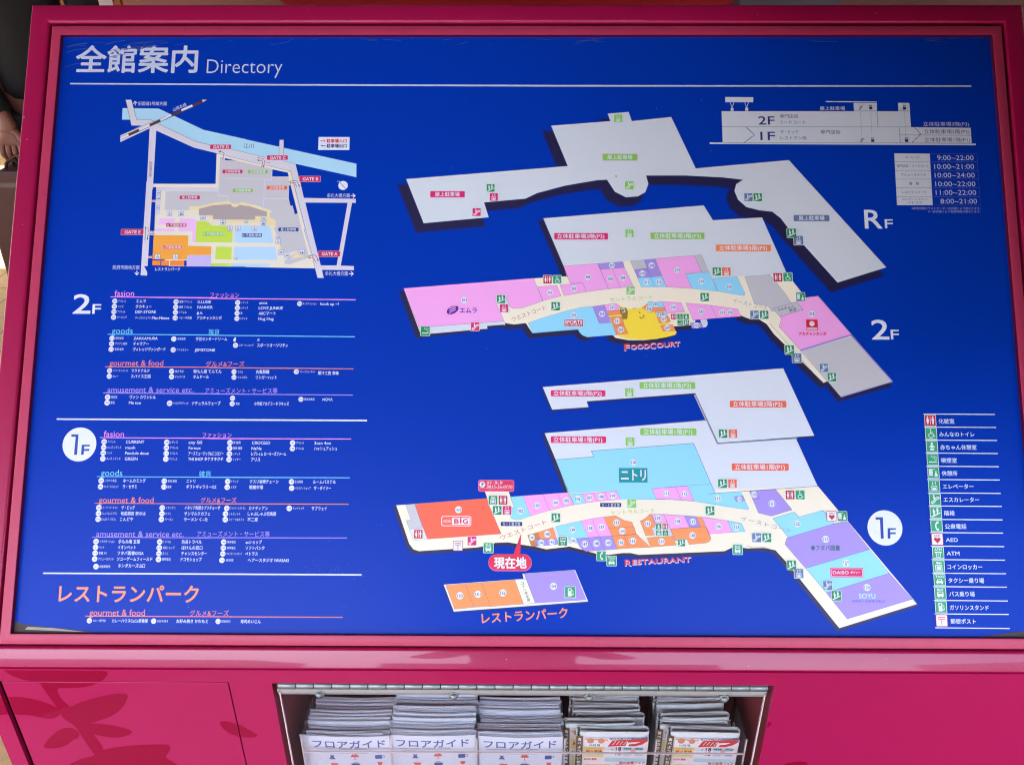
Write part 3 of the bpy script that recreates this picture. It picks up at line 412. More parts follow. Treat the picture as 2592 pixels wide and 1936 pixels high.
["t",6,"listtxt","丸亀製麺",-329.33,-64.27,-312.96,-64.27,5.08,0.01],["c",5,"white",-355.92,-71.11,3.1],["t",6,"navy","232",-358.03,-71.12,-353.81,-71.12,3.57,0],["t",6,"listtxt","ちゃんぽん",-351.4,-71.08,-339.65,-71.08,3.38,0],
["t",6,"listtxt","リンガーハット",-329.02,-71.09,-303.44,-71.09,5.08,0.01],["c",5,"white",-279.66,-63.97,3.1],["t",6,"navy","228",-281.77,-63.97,-277.55,-63.97,3.57,0],["t",6,"listtxt","フルーツジュースバー",-275.52,-63.93,-256.24,-63.93,3.38,0],
["t",6,"listtxt","果汁工房 果琳",-253.08,-65.58,-227.51,-65.58,5.08,0.01],["c",5,"white",-356.41,-96.94,3.1],["t",6,"navy","219",-358.51,-96.94,-354.31,-96.94,3.57,0],["c",5,"white",-356.54,-103.72,3.1],
["t",6,"navy","223",-358.64,-103.72,-354.44,-103.72,3.57,0],["t",6,"listtxt","教室",-352.14,-103.7,-347.45,-103.7,3.38,0],["t",6,"listtxt","小学館アカデミードラキッズ",-329.66,-103.67,-287.07,-103.67,5.02,0.01],
["c",5,"white",-272.69,-98.01,3.07],["t",6,"navy","234",-274.79,-98.02,-270.59,-98.02,3.53,0],["t",6,"listtxt","英会話教室",-268.57,-97.98,-255.94,-97.98,3.38,0],["t",6,"listtxt","NOVA",-246.29,-98.01,-233.75,-98.01,5.02,0.01],
["c",5,"white",-509.7,-96.11,3.31],["t",6,"navy","207",-511.97,-96.1,-507.44,-96.1,3.8,0],["t",6,"listtxt","美容室",-505.5,-96.08,-497.87,-96.08,3.7,0],["t",6,"listtxt","ヴァン カウンシル",-482.69,-96.06,-450.53,-96.06,5.1,0.01],
["c",5,"white",-509.84,-102.8,3.31],["t",6,"navy","208",-512.11,-102.8,-507.58,-102.8,3.8,0],["t",6,"listtxt","脱毛",-505.64,-102.78,-500.38,-102.78,3.7,0],["t",6,"listtxt","Me too",-483.12,-102.78,-468.23,-102.78,5.05,0.01],
["c",5,"white",-433.17,-103.36,3.34],["t",6,"navy","210",-435.43,-103.36,-430.91,-103.36,3.85,0],["t",6,"listtxt","カイロプラクティック",-428.79,-103.32,-410.15,-103.32,3.65,0],
["t",6,"listtxt","ナチュラルウェーブ",-406.03,-103.31,-370.87,-103.31,5.05,0.01],["t",6,"c_fas","fasion",-511.05,-140.91,-486.39,-140.91,10.79,0],["p",5,"c_fas",[-515.55,-145.15,-372.59,-145.38,-372.52,-146.59,-515.48,-146.01]],
["c",5,"white",-510.1,-150.6,3.31],["t",6,"navy","103",-512.35,-150.6,-507.85,-150.6,3.8,0],["t",6,"listtxt","アパレル",-505.92,-150.57,-496.18,-150.57,3.65,0],["t",6,"listtxt","CURRENT",-483.38,-150.56,-461.19,-150.56,5.05,0.01],
["c",5,"white",-510.13,-157.45,3.31],["t",6,"navy","104",-512.38,-157.45,-507.89,-157.45,3.8,0],["t",6,"listtxt","メンズ レディス",-505.79,-157.41,-488.74,-157.41,3.65,0],
["t",6,"listtxt","mush",-483.52,-157.43,-471.61,-157.43,4.99,0.01],["c",5,"white",-510.17,-164.21,3.31],["t",6,"navy","105",-512.42,-164.21,-507.93,-164.21,3.8,0],["t",6,"listtxt","バッグ",-506,-164.18,-499.4,-164.18,3.65,0],
["t",6,"listtxt","Pendule doux",-483.58,-164.16,-454.66,-164.16,5.05,0.01],["c",5,"white",-510.2,-171.04,3.27],["t",6,"navy","107",-512.45,-171.03,-507.96,-171.03,3.76,0],
["t",6,"listtxt","メンズ レディス",-505.86,-170.99,-488.85,-170.99,3.65,0],["t",6,"listtxt","GREEN",-483.46,-171,-467.85,-171,5.05,0.01],["c",5,"white",-433.76,-150.96,3.31],["t",6,"navy","108",-436.01,-150.96,-431.51,-150.96,3.8,0],
["t",6,"listtxt","レディス",-429.67,-150.93,-420.46,-150.93,3.65,0],["t",6,"listtxt","any SiS",-407.06,-150.93,-390.55,-150.93,4.99,0.01],["c",5,"white",-433.79,-157.63,3.31],["t",6,"navy","109",-436.03,-157.63,-431.54,-157.63,3.8,0],
["t",6,"listtxt","アパレル",-429.44,-157.61,-419.45,-157.61,3.65,0],["t",6,"listtxt","Feroux",-406.68,-157.61,-392.09,-157.61,4.99,0.01],["c",5,"white",-433.62,-164.56,3.31],["t",6,"navy","111",-435.87,-164.56,-431.38,-164.56,3.8,0],
["t",6,"listtxt","アパレル",-429.2,-164.52,-419.48,-164.52,3.65,0],["t",6,"listtxt","アースミュージック&エコロジー",-406.63,-164.48,-363.78,-164.48,5.05,0.01],["c",5,"white",-433.65,-171.21,3.31],
["t",6,"navy","112",-435.89,-171.2,-431.41,-171.2,3.8,0],["t",6,"listtxt","アパレル",-429.49,-171.18,-419.51,-171.18,3.65,0],["t",6,"listtxt","THE SHOP タケオキクチ",-406.51,-171.12,-363.95,-171.12,5.05,0.01],
["t",6,"c_goo","goods",-511.16,-187.88,-485.18,-187.88,10.96,0],["p",5,"c_goo",[-516.04,-192.24,-511.28,-192.22,-505.22,-192.28,-370.1,-192.49,-370.05,-193.52,-515.98,-193.09]],["c",5,"white",-510.3,-197.45,3.31],
["t",6,"navy","102",-512.53,-197.45,-508.06,-197.45,3.8,0],["t",6,"listtxt","こだわり食品",-506.06,-197.41,-491.88,-197.41,3.65,0],["t",6,"listtxt","ホームカミング",-483.66,-197.39,-456.42,-197.39,5.05,0.01],
["c",5,"white",-510.56,-204.64,3.31],["t",6,"navy","106",-512.79,-204.64,-508.32,-204.64,3.8,0],["t",6,"listtxt","セレクトコスショップ",-506.24,-204.59,-488.96,-204.59,3.65,0],
["t",6,"listtxt","ラ・セサミ",-483.6,-204.6,-466.75,-204.6,4.99,0.01],["c",5,"white",-433.92,-197.77,3.27],["t",6,"navy","110",-436.15,-197.78,-431.69,-197.78,3.76,0],["t",6,"listtxt","家具 雑貨",-429.6,-197.74,-418.8,-197.74,3.61,0],
["t",6,"listtxt","ニトリ",-406.96,-197.75,-396.34,-197.75,4.99,0.01],["c",5,"white",-433.93,-204.62,3.27],["t",6,"navy","113",-436.16,-204.62,-431.7,-204.62,3.76,0],["t",6,"listtxt","雑貨",-429.88,-204.6,-424.87,-204.6,3.61,0],
["t",6,"listtxt","ギフトギャラリーOZ",-406.91,-204.55,-370.51,-204.55,5.05,0.01],["p",5,"white",[-570.16,-122.33,-191.06,-122.74,-191,-124.66,-570.03,-124.03]],["t",6,"c_fas","ファッション",-390.65,-142.11,-355.24,-142.11,6.61,0],
["p",5,"c_fas",[-382.19,-145.62,-209.74,-145.75,-209.71,-146.79,-382.13,-146.83]],["c",5,"white",-356.87,-151.17,3.31],["t",6,"navy","126",-359.11,-151.18,-354.62,-151.18,3.8,0],
["t",6,"listtxt","靴 雑貨",-352.7,-151.14,-343.84,-151.14,3.65,0],["t",6,"listtxt","CROCEED",-329.94,-151.13,-307.88,-151.13,5.05,0.01],["c",5,"white",-356.87,-157.93,3.31],["t",6,"navy","127",-359.11,-157.93,-354.63,-157.93,3.8,0],
["t",6,"listtxt","服飾 雑貨",-352.71,-157.9,-341.6,-157.9,3.65,0],["t",6,"listtxt","NaNa",-330.31,-157.91,-318,-157.91,5.05,0.01],["c",5,"white",-356.87,-164.76,3.27],["t",6,"navy","128",-359.11,-164.76,-354.63,-164.76,3.76,0],
["t",6,"listtxt","レディス",-352.71,-164.74,-343.69,-164.74,3.61,0],["t",6,"listtxt","レプシィム ローリーズファーム",-330.34,-164.69,-287.97,-164.69,5.05,0.01],["c",5,"white",-356.96,-171.5,3.27],
["t",6,"navy","129",-359.2,-171.5,-354.73,-171.5,3.76,0],["t",6,"listtxt","インナー",-352.63,-171.46,-342.85,-171.46,3.65,0],["t",6,"listtxt","アリス",-330.2,-171.47,-319.11,-171.47,4.99,0.01],["c",5,"white",-280.71,-151.27,3.31],
["t",6,"navy","137",-282.95,-151.27,-278.46,-151.27,3.8,0],["t",6,"listtxt","アパレル",-276.37,-151.24,-266.82,-151.24,3.61,0],["t",6,"listtxt","3can 4on",-254.24,-151.24,-234.12,-151.24,5.05,0.01],
["c",5,"white",-280.69,-158.02,3.27],["t",6,"navy","138",-282.94,-158.03,-278.45,-158.03,3.76,0],["t",6,"listtxt","アパレル",-276.53,-158,-266.82,-158,3.65,0],["t",6,"listtxt","ハッシュアッシュ",-254.34,-157.98,-226.26,-157.98,5.05,0.01],
["t",6,"c_goo","雑貨",-392.39,-188.97,-377.69,-188.97,7.31,0],["p",5,"c_goo",[-379.67,-192.39,-210.04,-192.47,-210.01,-193.5,-379.6,-193.59]],["c",5,"white",-357.26,-197.96,3.27],
["t",6,"navy","123",-359.49,-197.96,-355.03,-197.96,3.76,0],["t",6,"listtxt","ドラッグ",-353.03,-197.94,-344.14,-197.94,3.65,0],["t",6,"listtxt","クスリ岩崎チェーン",-330.5,-197.89,-295.83,-197.89,4.99,0.01],
["c",5,"white",-357.43,-204.81,3.27],["t",6,"navy","125",-359.66,-204.81,-355.2,-204.81,3.76,0],["t",6,"listtxt","メガネ",-353.12,-204.78,-346.22,-204.78,3.61,0],["t",6,"listtxt","眼鏡市場",-330.7,-204.76,-314.15,-204.76,4.99,0.01],
["c",5,"white",-280.12,-198.03,3.27],["t",6,"navy","139",-282.35,-198.03,-277.89,-198.03,3.76,0],["t",6,"listtxt","生活雑貨",-276.24,-198,-266.33,-198,3.61,0],["t",6,"listtxt","ルームパステル",-254.25,-197.97,-226.5,-197.97,4.99,0.01],
["c",5,"white",-279.64,-205.63,3.27],["t",6,"navy","124-1",-281.87,-205.63,-277.42,-205.63,3.76,0],["t",6,"listtxt","バラエティショップ",-275.51,-205.59,-256.73,-205.59,3.61,0],
["t",6,"listtxt","ザ・ダイソー",-252.94,-205.59,-232.28,-205.59,4.99,0.01],["t",6,"c_gou","グルメ&フーズ",-388.48,-220.36,-345.45,-220.36,7.05,0],["p",5,"c_gou",[-377.96,-223.97,-210.36,-223.94,-210.33,-225.04,-377.89,-225.16]],
["c",5,"white",-356.67,-229.84,3.27],["t",6,"navy","135",-358.89,-229.84,-354.45,-229.84,3.76,0],["t",6,"listtxt","ファミリーレストラン",-352.54,-229.78,-333.98,-229.78,3.61,0],
["t",6,"listtxt","カナディアン",-330.2,-229.78,-307.35,-229.78,4.93,0.01],["c",5,"white",-357.96,-236.46,3.27],["t",6,"navy","136",-360.18,-236.46,-355.74,-236.46,3.76,0],
["t",6,"listtxt","しゃぶしゃぶ",-353.67,-236.41,-340.19,-236.41,3.61,0],["t",6,"listtxt","しゃぶしゃぶ但馬屋",-331.09,-236.38,-297.02,-236.38,4.99,0.01],["c",5,"white",-357.87,-243.23,3.27],
["t",6,"navy","140",-360.09,-243.23,-355.65,-243.23,3.76,0],["t",6,"listtxt","スイーツ&カフェ",-353.75,-243.18,-335.23,-243.18,3.61,0],["t",6,"listtxt","不二家",-331.28,-243.19,-318.59,-243.19,4.93,0.01],
["c",5,"white",-281.59,-229.72,3.27],["t",6,"navy","143",-283.81,-229.72,-279.37,-229.72,3.76,0],["t",6,"listtxt","サンドイッチ",-277.47,-229.69,-263.82,-229.69,3.61,0],["t",6,"listtxt","サブウェイ",-254.8,-229.68,-236.36,-229.68,4.99,0.01],
["t",6,"c_gou","gourmet & food",-511.19,-220.38,-445.34,-220.38,10.15,0],["p",5,"c_gou",[-516.27,-224.1,-377.94,-224.26,-377.9,-225.11,-516.22,-224.87]],["c",5,"white",-510.7,-229.69,3.31],
["t",6,"navy","101",-512.92,-229.69,-508.47,-229.69,3.8,0],["t",6,"listtxt","スーパーマーケット",-506.39,-229.65,-488.14,-229.65,3.61,0],["t",6,"listtxt","ザ・ビッグ",-483.66,-229.65,-467.47,-229.65,4.99,0.01],
["c",5,"white",-510.71,-236.57,3.27],["t",6,"navy","130",-512.94,-236.57,-508.49,-236.57,3.76,0],["t",6,"listtxt","ビュッフェレストラン",-506.76,-236.51,-488.18,-236.51,3.61,0],
["t",6,"listtxt","旬菜厨房 奈のは",-484.04,-236.5,-453.95,-236.5,4.99,0.01],["c",5,"white",-510.74,-243.35,3.27],["t",6,"navy","131",-512.96,-243.35,-508.52,-243.35,3.76,0],
["t",6,"listtxt","とんかつ うどん",-506.78,-243.3,-489.17,-243.3,3.61,0],["t",6,"listtxt","こんどや",-484.26,-243.3,-468.54,-243.3,4.99,0.01],["c",5,"white",-434.42,-229.74,3.27],["t",6,"navy","132",-436.64,-229.75,-432.19,-229.75,3.76,0],
["t",6,"listtxt","イタリアン",-430.11,-229.7,-418.24,-229.7,3.61,0],["t",6,"listtxt","イタリア料理カプリチョーザ",-407.4,-229.64,-364.76,-229.64,4.99,0.01],["c",5,"white",-434.34,-236.53,3.27],
["t",6,"navy","133",-436.56,-236.53,-432.12,-236.53,3.76,0],["t",6,"listtxt","カフェ",-430.21,-236.5,-423.68,-236.5,3.61,0],["t",6,"listtxt","サンマルクカフェ",-407.52,-236.45,-376.34,-236.45,4.99,0.01],["c",5,"white",-434.61,-243.31,3.27],
["t",6,"navy","134",-436.83,-243.31,-432.39,-243.31,3.76,0],["t",6,"listtxt","ラーメン",-430.14,-243.27,-420.44,-243.27,3.61,0],["t",6,"listtxt","ラーメン く~た",-407.56,-243.23,-378.81,-243.23,4.99,0.01],
["t",6,"c_amu","amusement & service etc.",-511.54,-260.45,-406.57,-260.45,9.8,0],["p",5,"c_amu",[-516.59,-264.3,-375.77,-264.49,-375.72,-265.33,-516.53,-265.06]],["c",5,"white",-511.22,-269.75,3.27],
["t",6,"navy","120",-513.43,-269.75,-509.01,-269.75,3.76,0],["t",6,"listtxt","リラクゼーション",-506.77,-269.7,-488.79,-269.7,3.61,0],["t",6,"listtxt","手もみ庵 五葉",-484.5,-269.67,-458.48,-269.67,4.99,0.01],
["c",5,"white",-511.24,-276.55,3.27],["t",6,"navy","121",-513.45,-276.55,-509.03,-276.55,3.76,0],["t",6,"listtxt","ペット",-506.96,-276.51,-500.8,-276.51,3.57,0],["t",6,"listtxt","イオンペット",-484.71,-276.48,-463.16,-276.48,4.99,0.01],
["c",5,"white",-511.34,-283.33,3.23],["t",6,"navy","123",-513.55,-283.33,-509.13,-283.33,3.71,0],["t",6,"listtxt","書籍 AV",-507.15,-283.3,-497.24,-283.3,3.61,0],
["t",6,"listtxt","フタバ図書GIGA",-484.67,-283.25,-453.32,-283.25,4.93,0.01],["c",5,"white",-511.44,-290.19,3.23],["t",6,"navy","124",-513.65,-290.19,-509.23,-290.19,3.71,0],
["t",6,"listtxt","アミューズメント",-507.25,-290.14,-488.73,-290.14,3.57,0],["t",6,"listtxt","ソユーゲームフィールド",-484.79,-290.08,-442.38,-290.08,4.93,0.01],["c",5,"white",-509.17,-299.03,3.23],
["t",6,"navy","127",-511.38,-299.03,-506.97,-299.03,3.71,0],["t",6,"listtxt","自動車販売",-504.99,-298.99,-492.12,-298.99,3.57,0],["t",6,"listtxt","ホンダカーズ山口",-482.81,-297.85,-450.66,-297.85,4.93,0.01],
["c",5,"white",-434.93,-269.86,3.27],["t",6,"navy","144",-437.14,-269.86,-432.72,-269.86,3.76,0],["t",6,"listtxt","トラベル",-430.82,-269.82,-421.41,-269.82,3.61,0],["t",6,"listtxt","防長トラベル",-408.32,-269.78,-384.64,-269.78,4.99,0.01],
["c",5,"white",-435.1,-276.74,3.27],["t",6,"navy","145",-437.31,-276.74,-432.89,-276.74,3.76,0],["t",6,"listtxt","保険ショップ",-430.82,-276.69,-416.72,-276.69,3.57,0],["t",6,"listtxt","ほけんの窓口",-408.17,-276.66,-383.4,-276.66,4.99,0.01],
["c",5,"white",-435.02,-283.44,3.23],["t",6,"navy","146",-437.23,-283.44,-432.82,-283.44,3.71,0],["t",6,"listtxt","宝くじ",-430.84,-283.4,-424.01,-283.4,3.57,0],["t",6,"listtxt","チャンスセンター",-408.38,-283.35,-377.49,-283.35,4.93,0.01],
["c",5,"white",-435.11,-290.29,3.27],["t",6,"navy","147",-437.31,-290.29,-432.9,-290.29,3.76,0],["t",6,"listtxt","携帯電話",-431.01,-290.25,-420.6,-290.25,3.61,0],["t",6,"listtxt","ドコモショップ",-408.49,-290.21,-383.51,-290.21,4.99,0.01],
["p",5,"white",[-571.86,-306.18,-192.54,-306.49,-192.5,-308.11,-571.72,-307.79]],["t",6,"c_amu","アミューズメント・サービス等",-390.65,-260.31,-303.73,-260.31,7.18,0],
["p",5,"c_amu",[-389.98,-264.19,-210.99,-263.84,-210.96,-264.74,-389.93,-265.19]],["c",5,"white",-358.33,-269.75,3.22],["t",6,"navy","148",-360.52,-269.75,-356.14,-269.75,3.7,0],
["t",6,"listtxt","携帯電話",-354.01,-269.72,-343.9,-269.72,3.31,0],["t",6,"listtxt","auショップ",-331.96,-269.7,-312.67,-269.7,4.97,0.01],["c",5,"white",-358.43,-276.7,3.22],["t",6,"navy","149",-360.61,-276.69,-356.24,-276.69,3.7,0],
["t",6,"listtxt","携帯電話",-354.02,-276.66,-343.93,-276.66,3.31,0],["t",6,"listtxt","ソフトバンク",-331.81,-276.63,-309.24,-276.63,4.91,0.01],["c",5,"white",-358.63,-283.44,3.22],["t",6,"navy","154",-360.81,-283.44,-356.45,-283.44,3.7,0],
["t",6,"listtxt","セルフガソリンスタンド",-354.41,-283.39,-335.71,-283.39,3.31,0],["t",6,"listtxt","ペトラス",-331.85,-283.39,-316.91,-283.39,4.91,0.01],["c",5,"white",-359.34,-290.99,3.22],
["t",6,"navy","114",-361.52,-290.99,-357.16,-290.99,3.7,0],["t",6,"listtxt","美容室",-354.58,-290.95,-345.6,-290.95,3.31,0],["t",6,"listtxt","ヘアースタジオ IWASAKI",-328.47,-290.85,-279.68,-290.85,4.97,0.01],
["t",6,"salmon","レストランパーク",-551.07,-330.93,-384.74,-330.93,22.31,0.02],["t",6,"c_gou","gourmet & food",-513,-351.9,-447.33,-351.9,10.65,0],["t",6,"c_gou","グルメ&フーズ",-394.17,-352.38,-348.03,-352.38,7.44,0],
["p",5,"c_gou",[-517.8,-355.84,-213.37,-355.76,-213.33,-356.74,-517.73,-356.83]],["c",5,"white",-512.47,-361.56,3.04],["t",6,"navy","150",-514.54,-361.56,-510.4,-361.56,3.5,0],
["t",6,"listtxt","カレー専門店",-508.07,-361.5,-493.19,-361.5,3.21,0],["t",6,"listtxt","カレーハウスCoCo壱番屋",-485.74,-361.5,-443.33,-361.5,4.73,0.01],["c",5,"white",-436.38,-361.7,3.04],
["t",6,"navy","151",-438.45,-361.7,-434.31,-361.7,3.5,0],["t",6,"listtxt","お好み焼き",-432.16,-361.65,-419.32,-361.65,3.21,0],["t",6,"listtxt","お好み焼き かわもと",-409.51,-361.65,-372.04,-361.65,4.73,0.01],
["c",5,"white",-360.21,-361.67,3.02],["t",6,"navy","152",-362.28,-361.67,-358.15,-361.67,3.48,0],["t",6,"listtxt","回転寿司",-356.16,-361.63,-345.87,-361.63,3.21,0],["t",6,"listtxt","寿司めいじん",-333.55,-361.65,-309.93,-361.65,4.73,0.01],
]],
['opening_hours_table', [
["p",4,"rfw",[468.38,217.99,513.12,217.62,512.59,149.69,467.83,149.63]],["l",5,"ln2",0.31,[468.29,206.66,513.06,206.71],0],["l",5,"tbl",0.32,[513.84,206.71,572.39,206.77],0],["l",5,"ln2",0.31,[468.2,195.12,512.96,195.17],0],
["l",5,"tbl",0.31,[513.75,195.17,572.36,195.23],0],["l",5,"ln2",0.32,[468.1,183.78,512.87,183.83],0],["l",5,"tbl",0.31,[513.65,183.83,572.33,183.9],0],["l",5,"ln2",0.31,[468.01,172.31,512.78,172.36],0],
["l",5,"tbl",0.31,[513.56,172.36,572.31,172.43],0],["l",5,"ln2",0.31,[467.92,160.7,512.68,160.76],0],["l",5,"tbl",0.31,[513.46,160.76,572.28,160.84],0],
["l",5,"tbl",0.23,[513.52,217.62,572.76,217.51,572.23,149.44,512.59,149.69],1],["t",6,"navy","ザ・ビッグ",482.18,212.47,500,212.47,4.11,0],["t",6,"navy","専門店街・フードコート",471.06,201.08,510.48,201.08,4.11,0],
["t",6,"navy","アミューズメント",475.3,189.56,506.6,189.56,4.11,0],["t",6,"navy","書　籍",484.76,177.9,497.26,177.9,4.37,0],["t",6,"navy","レストランパーク",474.93,166.61,505.36,166.61,4.11,0],
["t",6,"navy","セルフガソリンスタンド",474.36,157.23,506.31,157.23,2.96,0],["t",6,"navy","ペトラス",481.27,152.91,499.33,152.91,3.74,0],["t",6,"title","9:00~22:00",522.19,212.28,568.07,212.28,9.32,0],
["t",6,"title","10:00~21:00",517.74,200.72,567.86,200.72,9.32,0],["t",6,"title","10:00~24:00",517.53,189.2,567.97,189.2,9.2,0],["t",6,"title","10:00~22:00",517.55,177.72,567.91,177.72,9.2,0],
["t",6,"title","11:00~22:00",517.35,166.43,568.03,166.43,9.2,0],["t",6,"title","8:00~21:00",522.52,155.02,568.21,155.02,9.09,0],["t",6,"tbltxt","※飲食店舗のラストオーダーは店舗により異なります。",485.86,145.48,572.18,145.48,3.59,0],
["t",6,"tbltxt","※一部店舗により営業時間が異なります。",506.05,141.27,572.1,141.27,3.59,0],
]],
['legend', [
["p",5,"white",[483.69,-113.14,570.46,-113.46,570.38,-114.56,483.62,-114.23]],["t",6,"listtxt","化粧室",501.75,-122.59,520.75,-122.59,6.55,0.01],["i",7,"toilet","icred",491.26,-121.64,13.1,13.1],
["p",5,"white",[483.68,-128.91,570.47,-129.23,570.39,-130.32,483.61,-130.01]],["t",6,"listtxt","みんなのトイレ",501.54,-138.29,543.71,-138.29,6.47,0.01],["i",7,"wheel","icgreen",491.24,-137.38,13.1,13.1],
["p",5,"white",[483.75,-144.71,570.55,-145.01,570.47,-146.1,483.68,-145.8]],["t",6,"listtxt","赤ちゃん休憩室",501.57,-154.04,545.24,-154.04,6.47,0.01],["i",7,"baby","icgreen",491.3,-153.14,12.95,12.95],
["p",5,"white",[483.58,-160.35,570.4,-160.65,570.31,-161.73,483.51,-161.44]],["t",6,"listtxt","喫煙室",501.52,-169.76,520.48,-169.76,6.47,0.01],["i",7,"smoke","icgreen",491.11,-168.75,12.95,12.95],
["p",5,"white",[483.39,-176.18,570.22,-176.46,570.13,-177.54,483.32,-177.26]],["t",6,"listtxt","休憩所",501.31,-185.3,520.23,-185.3,6.47,0.01],["i",7,"rest","icgreen",490.9,-184.54,12.95,12.95],
["p",5,"white",[483.28,-192.02,570.12,-192.29,570.03,-193.37,483.21,-193.1]],["t",6,"listtxt","エレベーター",501.51,-200.81,538.19,-200.81,6.47,0.01],["i",7,"elev","icgreen",490.78,-200.34,12.79,12.79],
["p",5,"white",[483.24,-207.96,570.09,-208.22,570,-209.29,483.17,-209.03]],["t",6,"listtxt","エスカレーター",501.27,-216.54,543.83,-216.54,6.47,0.01],["i",7,"esc","icgreen",490.72,-216.24,12.95,12.95],
["p",5,"white",[483.23,-223.41,570.09,-223.66,570.01,-224.73,483.16,-224.48]],["t",6,"listtxt","階段",501.04,-232.34,513.65,-232.34,6.4,0.01],["i",7,"stair","icgreen",490.69,-231.66,12.95,12.95],
["p",5,"white",[483.03,-239.21,569.71,-239.45,569.62,-240.59,482.96,-240.28]],["t",6,"listtxt","公衆電話",500.89,-248.05,526.42,-248.05,6.54,0.01],["i",7,"phone","icgreen",490.55,-247.46,12.92,12.92],
["p",5,"white",[482.85,-254.65,569.38,-255.06,569.3,-256.07,482.77,-255.74]],["t",6,"listtxt","AED",500.94,-263.62,515.12,-263.62,6.46,0.01],["i",7,"aed","icred",490.37,-262.94,12.92,12.92],
["p",5,"white",[482.84,-270.43,569.4,-270.83,569.32,-271.83,482.76,-271.52]],["t",6,"listtxt","ATM",500.89,-279.36,515.97,-279.36,6.46,0.01],["i",7,"atm","icgreen",490.35,-278.68,12.77,12.77],
["p",5,"white",[482.49,-286.14,569.08,-286.53,569,-287.53,482.42,-287.23]],["t",6,"listtxt","コインロッカー",500.66,-295.14,541.66,-295.14,6.46,0.01],["i",7,"locker","icgreen",489.98,-294.36,12.92,12.92],
["p",5,"white",[482.47,-301.87,569.09,-302.24,569.01,-303.24,482.4,-302.95]],["t",6,"listtxt","タクシー乗り場",500.6,-310.9,542.6,-310.9,6.46,0.01],["i",7,"taxi","icgreen",489.95,-310.04,12.77,12.77],
["p",5,"white",[482.3,-317.36,568.95,-317.72,568.87,-318.71,482.23,-318.43]],["t",6,"listtxt","バス乗り場",500.64,-326.45,530.51,-326.45,6.38,0.01],["i",7,"bus","icgreen",489.76,-325.5,12.77,12.77],
["p",5,"white",[482.1,-333.19,568.78,-333.55,568.7,-334.53,482.03,-334.26]],["t",6,"listtxt","ガソリンスタンド",500.15,-342.05,545.75,-342.05,6.38,0.01],["i",7,"gas","icgreen",489.55,-341.3,12.77,12.77],
["p",5,"white",[481.92,-348.63,568.63,-348.97,568.55,-349.96,481.85,-349.7]],["t",6,"listtxt","郵便ポスト",500.18,-357.64,529.51,-357.64,6.31,0.01],["i",7,"post","icred",489.35,-356.7,12.77,12.77],
["p",5,"white",[481.72,-364.49,568.54,-364.9,568.46,-365.96,481.65,-365.47]],
]],
['section_diagram', [
["p",4,"rfw",[257.02,293.53,292.69,293.27,292.44,286.45,256.79,286.43]],["l",5,"rfw",0.69,[263.12,286.16,265.23,279.25,267.89,286.16],0],["l",5,"rfw",0.7,[281.59,286.16,283.78,279.26,286.54,286.17],0],
["p",4,"rfw",[263.49,278.79,267.04,278.79,267.79,230.82,261.93,230.81]],["p",4,"rfw",[281.95,279.08,285.85,279.08,285.7,274.67,281.8,274.67]],["p",4,"rfw",[268.37,253.59,277.01,253.6,276.88,249.76,268.25,249.75]],
["p",4,"rfw",[251.61,274.22,491.57,274.36,491.76,253.08,567.3,252.28,567.12,231.67,251.8,231.72]],["p",4.2,"rfw",[420.52,285.75,450.3,285.55,449.67,274.33,420.52,274.31]],
["p",4.2,"rfw",[477.19,285.78,491.56,285.57,491.88,274.36,477.01,274.35]],["p",4.4,"rfw",[385.17,288.09,450.42,287.59,450.35,286.3,385.11,286.7]],["p",4.4,"rfw",[235.28,232.34,572.25,230.93,572.1,228.82,235.22,230.22]],
["l",5,"ln2",0.4,[251.62,274.54,491.59,274.68],0],["l",5,"ln2",0.4,[251.77,253.33,491.76,253.08,567.3,252.28],0],["l",5,"ln2",0.4,[251.81,231.93,567.11,231.56],0],["l",5,"ln2",0.5,[449.67,274.33,449.87,253.05],0],
["l",5,"ln2",0.5,[476.71,252.64,476.95,231.7],0],["l",5,"ln2",0.4,[477.1,242.47,567.06,242.01],0],["c",6,"navy2",428.69,272.93,0.5],["c",6,"navy2",428.68,269.33,0.5],["c",6,"navy2",428.68,265.74,0.5],
["c",6,"navy2",428.67,262.15,0.5],["c",6,"navy2",428.67,258.56,0.5],["c",6,"navy2",428.66,254.97,0.5],["c",6,"navy2",428.66,251.39,0.5],["c",6,"navy2",428.65,247.81,0.5],["c",6,"navy2",428.65,244.24,0.5],
["c",6,"navy2",441.55,272.94,0.5],["c",6,"navy2",441.57,269.34,0.5],["c",6,"navy2",441.58,265.75,0.5],["c",6,"navy2",441.6,262.15,0.5],["c",6,"navy2",441.61,258.57,0.5],["c",6,"navy2",441.62,254.98,0.5],
["c",6,"navy2",441.64,251.4,0.5],["c",6,"navy2",441.65,247.82,0.5],["c",6,"navy2",441.67,244.24,0.5],["c",6,"navy2",484.76,272.96,0.5],["c",6,"navy2",484.73,269.37,0.5],["c",6,"navy2",484.7,265.77,0.5],
["c",6,"navy2",484.66,262.18,0.5],["c",6,"navy2",484.63,258.59,0.51],["c",6,"navy2",484.6,255.01,0.5],["c",6,"navy2",484.57,251.43,0.5],["c",6,"navy2",484.54,247.85,0.5],["c",6,"navy2",484.51,244.28,0.5],
["i",7,"escn","navy2",428.81,279.02,6.67,7.47],["i",7,"eln","navy2",441.61,279.35,6.6,7.4],["i",7,"eln","navy2",484.53,279.05,6.6,7.4],["i",7,"escn","navy2",428.49,235.67,6.6,7.4],["i",7,"eln","navy2",441.69,235.68,6.6,7.4],
["i",7,"eln","navy2",484.49,235.71,6.6,7.4],
